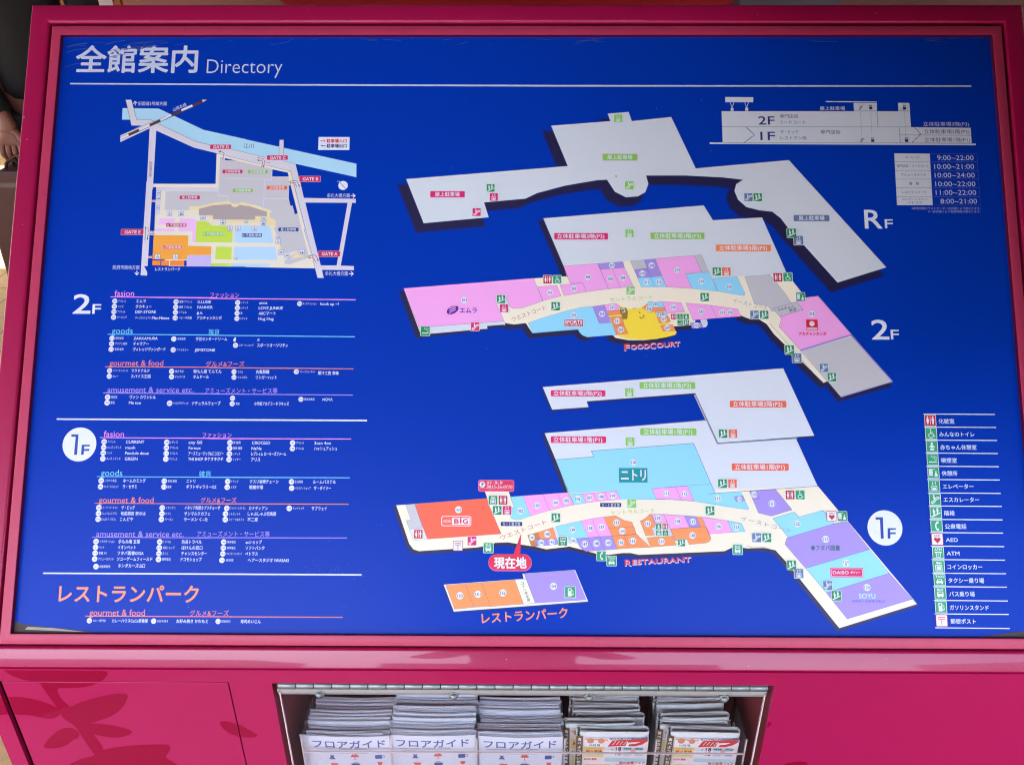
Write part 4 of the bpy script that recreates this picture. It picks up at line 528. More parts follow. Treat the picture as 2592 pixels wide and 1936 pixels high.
["l",5,"navy2",0.5,[495.23,252.44,496.73,252.45,496.63,250.82,498.13,250.82,498.03,249.2,499.53,249.2,499.43,247.57,500.93,247.57,500.83,245.95,502.33,245.95,502.22,244.33,503.72,244.33,503.62,242.7],0],
["l",5,"navy2",0.5,[503.62,242.7,501.79,242.7,501.67,240.91,499.84,240.9,499.73,239.11,497.89,239.11,497.78,237.31,495.95,237.31,495.83,235.51,494,235.51,493.89,233.71,492.06,233.71,491.95,231.92],0],
["t",6,"title","立体駐車場3階(P3)",507.54,257.04,565.64,257.04,6.26,0],["t",6,"navy2","立体駐車場2階(P2)",507.89,246.97,565.42,246.97,6.2,0],["t",6,"navy2","立体駐車場1階(P1)",507.69,236.07,565.44,236.07,6.2,0],
["t",6,"title","屋上駐車場",377.17,278.22,409.19,278.22,5.74,0.01],["t",6,"navy2","2F",298.05,262.03,318.79,262.03,15.91,0.01],["t",6,"navy2","1F",299.87,241.31,318.57,241.31,15.91,0.01],
["t",6,"navy2","専門店街",325.66,267.36,349.26,267.36,5.74,0],["t",6,"navy2","フードコート",325.33,259.31,357.89,259.31,5.5,0],["t",6,"navy2","ザ・ビッグ",325.67,246.34,348.7,246.34,5.57,0],
["t",6,"navy2","レストラン街",325.35,238.33,358.51,238.33,5.5,0],["t",6,"navy2","専門店街",376.53,246.2,401.78,246.2,5.85,0],
["l",5,"navy2",0.52,[282.14,252.23,283.59,252.23,283.54,250.8,284.98,250.8,284.93,249.36,286.37,249.36,286.32,247.93,287.76,247.93,287.71,246.5,289.16,246.5,289.1,245.07,290.55,245.07,290.49,243.64,291.94,243.64,291.88,242.21],0],
["l",5,"navy2",0.52,[292.73,241.75,290.85,241.75,290.79,240.25,288.91,240.25,288.85,238.76,286.97,238.76,286.92,237.26,285.03,237.26,284.98,235.77,283.1,235.76,283.04,234.27,281.16,234.27,281.11,232.78,279.23,232.77,279.17,231.28],0],
]],
['roof_floor_plan', [

["l",0,"sh1",6.74,[25.76,244.68,101.37,250.97,97.94,260.95,125.16,263.47,129.11,250.99,179.37,256.64,208.88,188.02,326.76,199.19,442.05,59.55,380.32,39.95,341.19,87.27,324.14,106.97,313.21,122.57,303.11,130.99,286.94,132.78,270.85,136.98,260.72,146.65,256.44,158.17,259.06,167.31,267.4,172.8,241.83,175.83,195.2,178.21,146.13,178.16,148.85,167.17,144.58,156.2,135.17,150.72,120.01,149.49,106.12,156.76,96.38,172.6,84.1,171.97,43.16,164.6,8.11,154.81,-6.46,147.49,-58.34,142.56,-52.34,123.21,-134.25,115.24,-157.66,173.51,46.78,190.91],1],
["l",0.6,"sh2",4.08,[25.76,244.68,101.37,250.97,97.94,260.95,125.16,263.47,129.11,250.99,179.37,256.64,208.88,188.02,326.76,199.19,442.05,59.55,380.32,39.95,341.19,87.27,324.14,106.97,313.21,122.57,303.11,130.99,286.94,132.78,270.85,136.98,260.72,146.65,256.44,158.17,259.06,167.31,267.4,172.8,241.83,175.83,195.2,178.21,146.13,178.16,148.85,167.17,144.58,156.2,135.17,150.72,120.01,149.49,106.12,156.76,96.38,172.6,84.1,171.97,43.16,164.6,8.11,154.81,-6.46,147.49,-58.34,142.56,-52.34,123.21,-134.25,115.24,-157.66,173.51,46.78,190.91],1],
["l",1.2,"sh3",1.77,[25.76,244.68,101.37,250.97,97.94,260.95,125.16,263.47,129.11,250.99,179.37,256.64,208.88,188.02,326.76,199.19,442.05,59.55,380.32,39.95,341.19,87.27,324.14,106.97,313.21,122.57,303.11,130.99,286.94,132.78,270.85,136.98,260.72,146.65,256.44,158.17,259.06,167.31,267.4,172.8,241.83,175.83,195.2,178.21,146.13,178.16,148.85,167.17,144.58,156.2,135.17,150.72,120.01,149.49,106.12,156.76,96.38,172.6,84.1,171.97,43.16,164.6,8.11,154.81,-6.46,147.49,-58.34,142.56,-52.34,123.21,-134.25,115.24,-157.66,173.51,46.78,190.91],1],
["p",2.2,"sh4",[25.76,244.68,101.37,250.97,97.94,260.95,125.16,263.47,129.11,250.99,179.37,256.64,208.88,188.02,326.76,199.19,442.05,59.55,380.32,39.95,341.19,87.27,324.14,106.97,313.21,122.57,303.11,130.99,286.94,132.78,270.85,136.98,260.72,146.65,256.44,158.17,259.06,167.31,267.4,172.8,241.83,175.83,195.2,178.21,146.13,178.16,148.85,167.17,144.58,156.2,135.17,150.72,120.01,149.49,106.12,156.76,96.38,172.6,84.1,171.97,43.16,164.6,8.11,154.81,-6.46,147.49,-58.34,142.56,-52.34,123.21,-134.25,115.24,-157.66,173.51,46.78,190.91]],
["p",4,"rfw",[33.46,254.66,109.17,260.96,105.74,270.97,133,273.49,136.94,260.98,187.27,266.64,216.74,197.85,334.77,209.04,450.05,69.04,388.23,49.4,349.1,96.83,332.05,116.58,321.12,132.22,311.02,140.67,294.84,142.46,278.73,146.67,268.6,156.37,264.33,167.92,266.96,177.08,275.32,182.59,249.72,185.62,203.04,188.02,153.91,187.96,156.62,176.95,152.33,165.95,142.91,160.46,127.73,159.22,113.83,166.51,104.09,182.39,91.8,181.76,50.8,174.37,15.7,164.56,1.1,157.23,-50.84,152.29,-44.85,132.89,-126.86,124.91,-150.25,183.32,54.45,200.75]],
["l",5,"ln",0.53,[33.46,254.66,109.17,260.96,105.74,270.97,133,273.49,136.94,260.98,187.27,266.64,216.74,197.85,334.77,209.04,450.05,69.04,388.23,49.4,349.1,96.83,332.05,116.58,321.12,132.22,311.02,140.67,294.84,142.46,278.73,146.67,268.6,156.37,264.33,167.92,266.96,177.08,275.32,182.59,249.72,185.62,203.04,188.02,153.91,187.96,156.62,176.95,152.33,165.95,142.91,160.46,127.73,159.22,113.83,166.51,104.09,182.39,91.8,181.76,50.8,174.37,15.7,164.56,1.1,157.23,-50.84,152.29,-44.85,132.89,-126.86,124.91,-150.25,183.32,54.45,200.75],1],
["r",6,"tagline",-119.5,158.64,-75.12,167.64,1.21],["r",7,"magenta",-119,159.17,-75.62,167.12,1.02],["t",8,"white","屋上駐車場",-113.11,163.14,-81.92,163.14,6.21,0.01],["i",7,"stair","icgreen2",-42.89,171.11,10.3,10.3],
["i",7,"elev","magenta",-38.75,159.25,10.4,10.4],["i",7,"esc","magenta",-60.27,139.39,10.5,10.5],["r",6,"tagline",98.53,207.59,143.6,217.16,1.34],["r",7,"tgreen",99.09,208.18,143.04,216.57,1.11],
["t",8,"white","屋上駐車場",104.97,212.38,136.83,212.38,6.55,0.01],["i",7,"elev","tgreen",119.34,264.05,10.43,10.43],["i",7,"esc","tgreen",132.24,174.66,10.88,10.88],
["l",5,"ln2",0.44,[114.96,187.48,115.86,188.06,116.28,186.9,115.6,185.75,114.96,187.48],0],["r",7,"bluegrey",337.47,128.41,382.21,136.62,1.05],["t",8,"white","屋上駐車場",343.77,132.51,376.12,132.51,6.52,0.01],
["i",7,"esc","bluegrey",281.66,159.36,10.5,10.5],["i",7,"stair","icgreen2",293.37,159.37,10.71,10.71],["i",7,"stair","icgreen2",333.8,112.88,11.55,11.55],["i",7,"elev","bluegrey",342.08,103.33,11.76,11.76],
]],
['second_floor_plan', [

["l",0,"sh1",4.37,[-154,35.89,12.21,49.82,48.47,52.26,44.5,65.3,19.18,126.94,221.13,144.17,232.19,124.85,293.75,128.56,322.04,55.76,338.27,33.4,343.65,25.77,359.18,28.15,445.38,-79.18,382.01,-97.55,367.24,-77.69,360.92,-80.56,303.01,-20.37,294.4,-7.62,285.51,-1.83,275.25,-1.85,264.57,2.2,257.37,8.61,250.5,8.01,205.85,2.65,206.81,-4.34,204.41,-9,165.61,-12,179.78,-14.87,177.95,-20.68,159.62,-26.52,142.53,-28.3,124.34,-28.35,108.45,-25.49,97.18,-15.07,73.17,-23.84,67.5,-20.95,61.84,-15.16,5.94,-19.94,-2.07,-7.16,-16.92,-8.95,-31.21,-6.65,-50.06,-8.44,-48.9,-10.77,-132.18,-20.28],1],
["l",0.6,"sh2",2.65,[-154,35.89,12.21,49.82,48.47,52.26,44.5,65.3,19.18,126.94,221.13,144.17,232.19,124.85,293.75,128.56,322.04,55.76,338.27,33.4,343.65,25.77,359.18,28.15,445.38,-79.18,382.01,-97.55,367.24,-77.69,360.92,-80.56,303.01,-20.37,294.4,-7.62,285.51,-1.83,275.25,-1.85,264.57,2.2,257.37,8.61,250.5,8.01,205.85,2.65,206.81,-4.34,204.41,-9,165.61,-12,179.78,-14.87,177.95,-20.68,159.62,-26.52,142.53,-28.3,124.34,-28.35,108.45,-25.49,97.18,-15.07,73.17,-23.84,67.5,-20.95,61.84,-15.16,5.94,-19.94,-2.07,-7.16,-16.92,-8.95,-31.21,-6.65,-50.06,-8.44,-48.9,-10.77,-132.18,-20.28],1],
["l",1.2,"sh3",1.15,[-154,35.89,12.21,49.82,48.47,52.26,44.5,65.3,19.18,126.94,221.13,144.17,232.19,124.85,293.75,128.56,322.04,55.76,338.27,33.4,343.65,25.77,359.18,28.15,445.38,-79.18,382.01,-97.55,367.24,-77.69,360.92,-80.56,303.01,-20.37,294.4,-7.62,285.51,-1.83,275.25,-1.85,264.57,2.2,257.37,8.61,250.5,8.01,205.85,2.65,206.81,-4.34,204.41,-9,165.61,-12,179.78,-14.87,177.95,-20.68,159.62,-26.52,142.53,-28.3,124.34,-28.35,108.45,-25.49,97.18,-15.07,73.17,-23.84,67.5,-20.95,61.84,-15.16,5.94,-19.94,-2.07,-7.16,-16.92,-8.95,-31.21,-6.65,-50.06,-8.44,-48.9,-10.77,-132.18,-20.28],1],
["p",2.2,"sh4",[-154,35.89,12.21,49.82,48.47,52.26,44.5,65.3,19.18,126.94,221.13,144.17,232.19,124.85,293.75,128.56,322.04,55.76,338.27,33.4,343.65,25.77,359.18,28.15,445.38,-79.18,382.01,-97.55,367.24,-77.69,360.92,-80.56,303.01,-20.37,294.4,-7.62,285.51,-1.83,275.25,-1.85,264.57,2.2,257.37,8.61,250.5,8.01,205.85,2.65,206.81,-4.34,204.41,-9,165.61,-12,179.78,-14.87,177.95,-20.68,159.62,-26.52,142.53,-28.3,124.34,-28.35,108.45,-25.49,97.18,-15.07,73.17,-23.84,67.5,-20.95,61.84,-15.16,5.94,-19.94,-2.07,-7.16,-16.92,-8.95,-31.21,-6.65,-50.06,-8.44,-48.9,-10.77,-132.18,-20.28]],
["p",3.6,"beige",[-150.08,40.63,16.24,54.57,52.52,57.01,48.55,70.06,23.25,131.78,225.33,149.03,236.39,129.68,297.98,133.4,326.25,60.51,342.48,38.11,347.86,30.48,363.4,32.86,449.59,-74.6,386.17,-93,371.41,-73.11,365.07,-75.98,307.17,-15.73,298.56,-2.96,289.67,2.85,279.41,2.82,268.72,6.88,261.52,13.29,254.65,12.69,209.97,7.33,210.92,0.33,208.52,-4.34,169.69,-7.34,183.87,-10.21,182.03,-16.03,163.7,-21.88,146.6,-23.66,128.39,-23.7,112.49,-20.84,101.23,-10.41,77.2,-19.19,71.52,-16.3,65.86,-10.5,9.93,-15.29,1.92,-2.49,-12.93,-4.28,-27.24,-1.97,-46.1,-3.77,-44.94,-6.1,-128.27,-15.62]],
["p",4,"rfw",[23.25,131.78,225.33,149.03,236.39,129.68,297.98,133.4,326.25,60.51,264.11,56.83,233.6,54.41,220.65,84.67,48.55,70.06]],["l",5,"ln",0.52,[23.25,131.78,225.33,149.03,236.39,129.68,297.98,133.4,326.25,60.51],0],
["l",5,"ln",0.52,[23.25,131.78,48.55,70.06,53.66,55.23],0],["p",4,"pink",[-150.29,41.13,11.31,54.55,22.78,25.51,-1.36,16.91,-14.04,15.79,-17.73,18.3,-22.7,29.19,-37.04,29.16,-25.01,-0.1,-129.85,-8.43]],
["l",6,"ln",0.26,[-150.29,41.13,11.31,54.55,22.78,25.51,-1.36,16.91,-14.04,15.79,-17.73,18.3,-22.7,29.19,-37.04,29.16,-25.01,-0.1,-129.85,-8.43],1],
["p",4,"rfw",[-129.85,-8.43,-25.01,-0.1,-23.19,-5.1,-26.62,-4.69,-46.19,-6.4,-45.19,-9.73,-127.64,-17.4]],["l",6,"ln",0.26,[-129.85,-8.43,-25.01,-0.1,-23.19,-5.1,-26.62,-4.69,-46.19,-6.4,-45.19,-9.73,-127.64,-17.4],1],
["p",4.2,"rfw",[-34.99,28.75,-23.52,29.61,-19.38,19.55,-17.7,11.18,-28.33,10.32]],["p",4,"pink",[16.53,43.53,40.11,45.46,45.76,31.81,22.95,25.77]],["l",6,"ln",0.23,[16.53,43.53,40.11,45.46,45.76,31.81,22.95,25.77],1],
["p",4,"pink",[44.21,45.69,56.95,47,72.05,49.06,76.85,37.27,49.41,32.11]],["l",6,"ln",0.23,[44.21,45.69,56.95,47,72.05,49.06,76.85,37.27,49.41,32.11],1],
["p",4,"pink",[48.72,69.9,91.11,73.16,104.3,40.75,76.85,37.16,72.05,48.95,57.18,47.42]],["l",6,"ln",0.23,[48.72,69.9,91.11,73.16,104.3,40.75,76.85,37.16,72.05,48.95,57.18,47.42],1],
["p",4,"purple",[91.11,73.16,122.72,75.71,124.44,68.15,94.34,65.82]],["l",6,"ln",0.24,[91.11,73.16,122.72,75.71,124.44,68.15,94.34,65.82],1],["p",4,"pink",[94.34,65.82,109.39,66.98,118.94,42.13,104.3,40.75]],
["l",6,"ln",0.23,[94.34,65.82,109.39,66.98,118.94,42.13,104.3,40.75],1],["p",4,"pink",[109.39,66.98,124.44,68.15,135.06,44.42,118.94,42.13]],["l",6,"ln",0.23,[109.39,66.98,124.44,68.15,135.06,44.42,118.94,42.13],1],
["p",4,"grey",[131.76,76.49,149.19,78.04,152.65,67.07,136.5,65.37]],["l",6,"ln",0.23,[131.76,76.49,149.19,78.04,152.65,67.07,136.5,65.37],1],["p",4,"purple",[149.19,78.04,162.43,79.35,170.4,57.13,156.85,56.5,152.65,67.07]],
["l",6,"ln",0.23,[149.19,78.04,162.43,79.35,170.4,57.13,156.85,56.5,152.65,67.07],1],["p",4,"purple",[136.5,65.37,152.65,66.69,156.85,56.5,140.72,54.97]],["l",6,"ln",0.23,[136.5,65.37,152.65,66.69,156.85,56.5,140.72,54.97],1],
["p",4,"sky",[140.72,54.97,157.21,56.28,162.08,43.35,145.27,43.09]],["l",6,"ln",0.23,[140.72,54.97,157.21,56.28,162.08,43.35,145.27,43.09],1],["p",4,"sky",[157.21,56.28,170.4,57.13,176.33,43.6,162.08,43.35]],
["l",6,"ln",0.23,[157.21,56.28,170.4,57.13,176.33,43.6,162.08,43.35],1],["p",4,"pink",[162.8,79.81,211.93,83.69,220.16,62.51,200.33,59.98,207.9,41.41,176.17,43.38]],
["l",6,"ln",0.23,[162.8,79.81,211.93,83.69,220.16,62.51,200.33,59.98,207.9,41.41,176.17,43.38],1],["p",4,"grey",[211.93,83.69,220.4,84.77,228.94,62.68,220.15,62.29]],
["l",6,"ln",0.23,[211.93,83.69,220.4,84.77,228.94,62.68,220.15,62.29],1],["p",4,"sky",[200.33,59.98,229.3,62.3,239.54,37.88,207.9,41.41]],["l",6,"ln",0.23,[200.33,59.98,229.3,62.3,239.54,37.88,207.9,41.41],1],
["p",4,"sky",[233.82,54.25,263.86,56.56,272.33,37.05,272.57,33.45,270.35,32.7,239.54,37.88]],["l",6,"ln",0.23,[233.82,54.25,263.86,56.56,272.33,37.05,272.57,33.45,270.35,32.7,239.54,37.88],1],
["p",4,"grey",[273.75,57.11,304.9,59.43,322.22,36.55,332.75,18.64,305.62,12.62,301.53,19.32,284.55,22.27]],["l",6,"ln",0.23,[273.75,57.11,304.9,59.43,322.22,36.55,332.75,18.64,305.62,12.62,301.53,19.32,284.55,22.27],1],
["p",4,"sky",[4.87,-2.46,20.88,3.38,50.05,12.38,70.49,17.42,84.35,18.57,92.51,-2.63,107.06,-1.63,113.61,-17.02,77.45,-20.07,71.67,-17.86,68.07,-14.17,66.28,-10.48,9.97,-15.05]],
["l",6,"ln",0.23,[4.87,-2.46,20.88,3.38,50.05,12.38,70.49,17.42,84.35,18.57,92.51,-2.63,107.06,-1.63,113.61,-17.02,77.45,-20.07,71.67,-17.86,68.07,-14.17,66.28,-10.48,9.97,-15.05],1],
["p",4,"purple",[84.35,18.57,98.59,20.7,107.06,-1.63,92.51,-2.63]],["l",6,"ln",0.23,[84.35,18.57,98.59,20.7,107.06,-1.63,92.51,-2.63],1],["p",4,"pink",[98.59,20.7,112.83,22.74,118.25,19.4,116.36,14.02,102.36,12.5]],
["l",6,"ln",0.23,[98.59,20.7,112.83,22.74,118.25,19.4,116.36,14.02,102.36,12.5],1],["p",4,"orange",[102.36,12.5,117.45,13.8,119.93,8.96,104.26,7.59]],["l",6,"ln",0.23,[102.36,12.5,117.45,13.8,119.93,8.96,104.26,7.59],1],
["p",4.3,"yellowp",[104.62,7.44,119.92,8.59,120.98,5.99,105.32,5.21]],["p",4,"orange",[105.32,5.06,120.61,6.13,123,-4.41,109.7,-5.33]],["l",6,"ln",0.23,[105.32,5.06,120.61,6.13,123,-4.41,109.7,-5.33],1],
["p",4,"orange",[109.7,-5.33,123,-4.56,128.14,-15.51,113.75,-17.02]],["l",6,"ln",0.23,[109.7,-5.33,123,-4.56,128.14,-15.51,113.75,-17.02],1],
["p",3.9,"yellow",[115.21,-16.65,102.5,12.27,118.62,19.4,124.4,16.42,134.58,15.33,144.82,17.59,154.43,25.08,154.91,12.02,161.46,12.03,181.44,-5.01,187.77,-13.88,185.52,-16.85,174.59,-19.83,158.6,-22.45,144.1,-23.23,131.07,-22.3,116.62,-19.23]],
["p",4,"sky",[153.33,25.08,170.46,24.89,173.08,18.17,157.19,17.24,151.81,21.34]],["l",6,"ln",0.23,[153.33,25.08,170.46,24.89,173.08,18.17,157.19,17.24,151.81,21.34],1],
["p",4,"orange",[151.81,21.34,157.19,17.24,173.23,18.17,174.59,13.7,153.45,11.64,145.9,17.22]],["l",6,"ln",0.23,[151.81,21.34,157.19,17.24,173.23,18.17,174.59,13.7,153.45,11.64,145.9,17.22],1],
["p",4,"grey",[161.46,12.18,174.58,13.18,177.33,6.12,164.59,4.97]],["l",6,"ln",0.23,[161.46,12.18,174.58,13.18,177.33,6.12,164.59,4.97],1],["p",4.6,"paper",[162.53,10.92,173.47,12.21,174.3,7.22,163.52,5.93]],
["p",4,"orange",[163.86,4.97,178.06,6.12,180.46,-0.42,166.26,-2.08]],["l",6,"ln",0.23,[163.86,4.97,178.06,6.12,180.46,-0.42,166.26,-2.08],1],["p",4,"orange",[167.8,-4.9,182.92,-3.9,186.37,-11.67,170.76,-12.45]],
["l",6,"ln",0.23,[167.8,-4.9,182.92,-3.9,186.37,-11.67,170.76,-12.45],1],["p",4.4,"dirt",[118.59,17.16,125.87,17.17,127.98,11.96,127.11,3.03,121.28,2.27,119.93,8.96,117.78,11.94]],
["l",4.7,"white",0.88,[119.28,14.92,122.95,16.42,124.34,11.95,120.69,11.2],0],["p",4.6,"dirt2",[141.46,12.73,143.96,10.5,141.78,10.13]],["l",4.6,"dirt2",1.02,[142.43,6.04,143.85,3.81,147.51,5.3,147.9,6.79,146.11,8.28],0],
["l",5,"dirt2",0.73,[133.5,16.07,138.24,16.45],0],["p",4,"pink",[170.38,25.11,193.66,23.67,198.12,12.27,176.61,9.98]],["l",6,"ln",0.23,[170.38,25.11,193.66,23.67,198.12,12.27,176.61,9.98],1],
["p",4,"pink",[199.71,23.46,230.72,20.54,237.5,4.17,208.38,1.66]],["l",6,"ln",0.23,[199.71,23.46,230.72,20.54,237.5,4.17,208.38,1.66],1],["p",4,"pink",[230.72,20.54,263.66,15.62,267.34,6.47,237.5,4.17]],
["l",6,"ln",0.23,[230.72,20.54,263.66,15.62,267.34,6.47,237.5,4.17],1],["p",4,"purple",[204.3,-1.84,217.75,-1.07,220.47,-7.73,206.66,-8.88]],["l",6,"ln",0.23,[204.3,-1.84,217.75,-1.07,220.47,-7.73,206.66,-8.88],1],
["p",4.3,"rfw",[217.75,-1.07,217.11,2.27,224.75,2.66,226.09,-1.42,225.64,-4.39,223.75,-6.99,220.47,-7.73]],["p",4,"grey",[306.94,16.49,335.87,25.19,344.16,15.23,315.05,6.45]],
["l",6,"ln",0.32,[306.94,16.49,335.87,25.19,344.16,15.23,315.05,6.45],1],["p",4,"pink",[335.87,25.19,347.58,29.13,362.8,32.78,401.91,-15.82,338.24,-35.28,313.83,-6.34,316.93,3.38,315.05,6.45,344.16,15.23]],
["l",6,"ln",0.32,[335.87,25.19,347.58,29.13,362.8,32.78,401.91,-15.82,338.24,-35.28,313.83,-6.34,316.93,3.38,315.05,6.45,344.16,15.23],1],["p",4.3,"purple",[338.24,-35.28,401.9,-16.02,402.83,-17.34,339.67,-36.79]],
["p",4,"grey",[340.18,-36.29,402.77,-18.36,447.76,-74.78,385.53,-93.45]],["l",6,"ln",0.01,[340.18,-36.29,402.77,-18.36,447.76,-74.78,385.53,-93.45],1],
["p",4,"purple",[401.91,-15.82,449.76,-74.27,385.5,-93.94,384.59,-92.45,447.79,-74.28,401.3,-17.86]],["l",6,"ln",0.4,[338.24,-35.28,401.9,-16.02,449.76,-74.27,385.5,-93.94,338.24,-35.28],0],
["l",6,"ln",0.3,[302.21,-1.98,363.63,-76.72,369.15,-75],0],["c",7,"white",31.67,36.32,3.8],["t",8,"navy","202",28.78,36.31,34.56,36.31,4.74,0.01],["c",7,"white",61.38,41.26,3.8],
["t",8,"navy","203",58.49,41.26,64.27,41.26,4.74,0.01],["c",7,"white",78.84,55.97,3.85],["t",8,"navy","204",75.95,55.97,81.74,55.97,4.81,0.01],["c",7,"white",106.8,53.77,3.8],
["t",8,"navy","205",103.91,53.77,109.7,53.77,4.75,0.01],["c",7,"white",122.42,55.08,3.8],["t",8,"navy","206",119.52,55.08,125.31,55.08,4.75,0.01],["c",7,"white",108.7,70.77,3.7],
["t",8,"navy","207",105.91,70.77,111.49,70.77,4.62,0.01],["c",7,"white",158.22,70.86,3.85],["t",8,"navy","208",155.33,70.85,161.12,70.85,4.81,0.01],["c",7,"white",146.67,60.63,3.85],
["t",8,"navy","210",143.78,60.64,149.57,60.64,4.81,0.01],["c",7,"white",151.45,49.49,3.8],["t",8,"navy","211",148.56,49.49,154.34,49.49,4.75,0.01],["c",7,"white",166.96,49.75,3.8],
["t",8,"navy","212",164.07,49.75,169.85,49.75,4.74,0.01],["r",6,"tagline",37.02,103.93,104.75,112.79,0.89],["r",7,"magenta",37.38,104.31,104.39,112.41,0.73],["t",8,"white","立体駐車場3階(P3)",40.78,108.36,99.96,108.36,6.43,0.01],
["r",6,"tagline",157.49,104.59,225.28,113.53,0.89],["r",7,"tgreen",157.86,104.97,224.91,113.15,0.74],["t",8,"white","立体駐車場3階(P3)",161.91,109.06,220.71,109.06,6.49,0.01],["i",7,"elev","tgreen",131.36,111.9,10.36,10.36],
["i",7,"toilet","icred",28.78,52.63,10.59,10.59],["i",7,"wheel","icgreen",40.72,52.66,10.37,10.37],["i",7,"esc","tgreen",131.53,38.78,10.37,10.37],["c",7,"white",189.98,65.25,3.85],
["t",8,"navy","213",187.09,65.25,192.88,65.25,4.81,0.01],["c",7,"white",219.47,50.75,3.8],["t",8,"navy","214",216.58,50.75,222.36,50.75,4.75,0.01],["c",7,"white",253.95,43.76,3.8],
["t",8,"navy","215",251.07,43.76,256.83,43.76,4.75,0.01],["r",6,"tagline",238.87,88.88,307.69,98.01,0.89],["r",7,"torange",239.24,89.27,307.33,97.63,0.73],["t",8,"white","立体駐車場3階(P3)",242.91,93.44,302.7,93.44,6.58,0.01],
["i",7,"stair","icgreen2",238.98,63.08,10.59,10.59],["i",7,"elev","torange2",250.91,63.1,10.58,10.58],["i",7,"toilet","icred",314.4,55.91,11.1,11.1],["i",7,"wheel","icgreen",326.69,56.39,10.95,10.95],
["c",7,"white",60.95,7.71,3.8],["t",8,"navy","235",58.07,7.71,63.83,7.71,4.74,0.01],["c",7,"white",95.76,9.2,3.8],["t",8,"navy","234",92.89,9.21,98.64,9.21,4.75,0.01],["c",7,"white",108.54,17.73,3.65],
["t",8,"navy","233",105.77,17.73,111.31,17.73,4.56,0.01],["c",7,"white",114.35,0.17,3.8],["t",8,"navy","231",111.48,0.17,117.22,0.17,4.75,0.01],["c",7,"white",118.78,-10.57,3.74],
["t",8,"navy","230",115.91,-10.57,121.64,-10.57,4.68,0.01],["c",7,"white",162.09,21.88,3.8],["t",8,"navy","225",159.21,21.88,164.97,21.88,4.74,0.01],["c",7,"white",154.11,15.89,3.8],
["t",8,"navy","226",151.23,15.89,156.98,15.89,4.74,0.01],["c",7,"white",171.88,2.83,3.65],["t",8,"navy","227",169.12,2.83,174.65,2.83,4.56,0.01],["c",7,"white",176.3,-7.99,3.74],
["t",8,"navy","229",173.43,-7.99,179.16,-7.99,4.68,0.01],["t",7,"navy","228",163.43,9.06,173.05,9.97,5.48,0],["i",7,"stair","icgreen2",38.63,18.62,10.58,10.58],["r",6,"white",48.88,-7.15,72.88,2.5,0.22],
["r",6.5,"icred",49.39,-6.63,72.38,1.98,0.22],["t",7,"white","SPORTS",49.98,-0.99,71.66,-0.99,5.84,0.03],["t",7,"white","AUTHORITY",49.96,-4.78,71.41,-4.78,3.6,0.01],["t",7,"cgreen","セントラルコート",105.96,26.99,158.54,30.55,6.2,0],
["t",9,"foodc","F",122.81,-32.49,129.48,-31.59,10.8,0.03],["t",8,"white","F",123.01,-33.37,129.89,-33.37,10.08,0.03],["t",8,"white","OOD",130.98,-32.92,154.16,-31.38,8.03,0.03],
["t",8,"white","C",154.53,-30.86,162.12,-30.86,10.08,0.03],["t",8,"white","OURT",162.85,-30.63,192.05,-28.56,7.92,0.03],["t",9,"foodc","F",122.59,-32.34,129.47,-32.34,10.08,0.03],
["t",9,"foodc","OOD",130.56,-31.89,153.74,-30.35,7.92,0.03],["t",9,"foodc","C",154.11,-29.83,161.71,-29.83,10.22,0.03],["t",9,"foodc","OURT",162.44,-29.6,191.64,-27.53,7.92,0.03],["c",7,"white",184.06,17.83,3.8],
["t",8,"navy","224",181.18,17.82,186.94,17.82,4.74,0.01],["c",7,"white",218.49,12.69,3.8],["t",8,"navy","222",215.62,12.68,221.36,12.68,4.74,0.01],["c",7,"white",244.48,11.63,3.8],
["t",8,"navy","221",241.61,11.62,247.36,11.62,4.75,0.01],["c",7,"white",254.08,11.65,3.74],["t",8,"navy","220",251.21,11.65,256.95,11.65,4.68,0.01],["c",7,"white",212.2,-4.94,3.65],
["t",8,"navy","223",209.45,-4.94,214.96,-4.94,4.56,0.01],["i",7,"stair","icgreen2",222.99,30.61,10.58,10.58],["i",7,"esc","bluegrey",283.75,8.37,10.44,10.44],["i",7,"stair","icgreen2",295.73,8.4,10.44,10.44],
["i",7,"toilet","icred",184.29,5.76,6.72,6.72],["i",7,"wheel","icgreen2",192,5.93,6.72,6.72],["i",7,"baby","icgreen2",199.56,5.95,6.72,6.72],["i",7,"smoke","icgreen2",191.96,-1.65,6.72,6.72],
["i",7,"stair","icgreen2",199.66,-1.63,6.72,6.72],["t",7,"eastg","イーストコート",258.21,26.95,300.03,16.44,6.34,0],["c",7,"white",-74.58,26.56,4.02],["t",8,"navy","201",-77.63,26.56,-71.52,26.56,5.02,0.01],
["i",7,"stair","icgreen2",-28.92,27.5,10.5,10.5],["i",7,"elev","magenta",-25.09,15.94,10.33,10.33],["i",7,"smoke","icgreen2",-122.18,-12.9,11.32,11.32],["i",7,"esc","magenta",-60.71,-7.1,10.53,10.53],
["t",7,"westg","ウエストコート",-15.21,1.59,26.04,17.56,6.56,0],["t",7,"purplelogo","エムラ",-80.07,13.41,-58.62,13.41,8.04,0.02],
["p",7,"purplelogo",[-81.41,15.64,-81.95,13.95,-83.16,12.24,-84.91,10.68,-87.04,9.43,-89.33,8.6,-91.57,8.28,-93.53,8.5,-95.03,9.23,-95.91,10.41,-96.1,11.92,-95.56,13.61,-94.36,15.32,-92.61,16.89,-90.48,18.14,-88.19,18.98,-85.94,19.3,-83.98,19.09,-82.48,18.35,-81.59,17.17]],
["l",8,"pink",0.97,[-93.03,15.37,-89.78,16.61,-84.9,19.31],0],["l",8,"pink",0.98,[-93,12.69,-89.74,14.2,-84.86,16.89],0],["l",8,"pink",0.98,[-92.96,10.01,-89.71,11.79,-84.83,14.48],0],["c",7,"white",354.54,10.02,4.1],
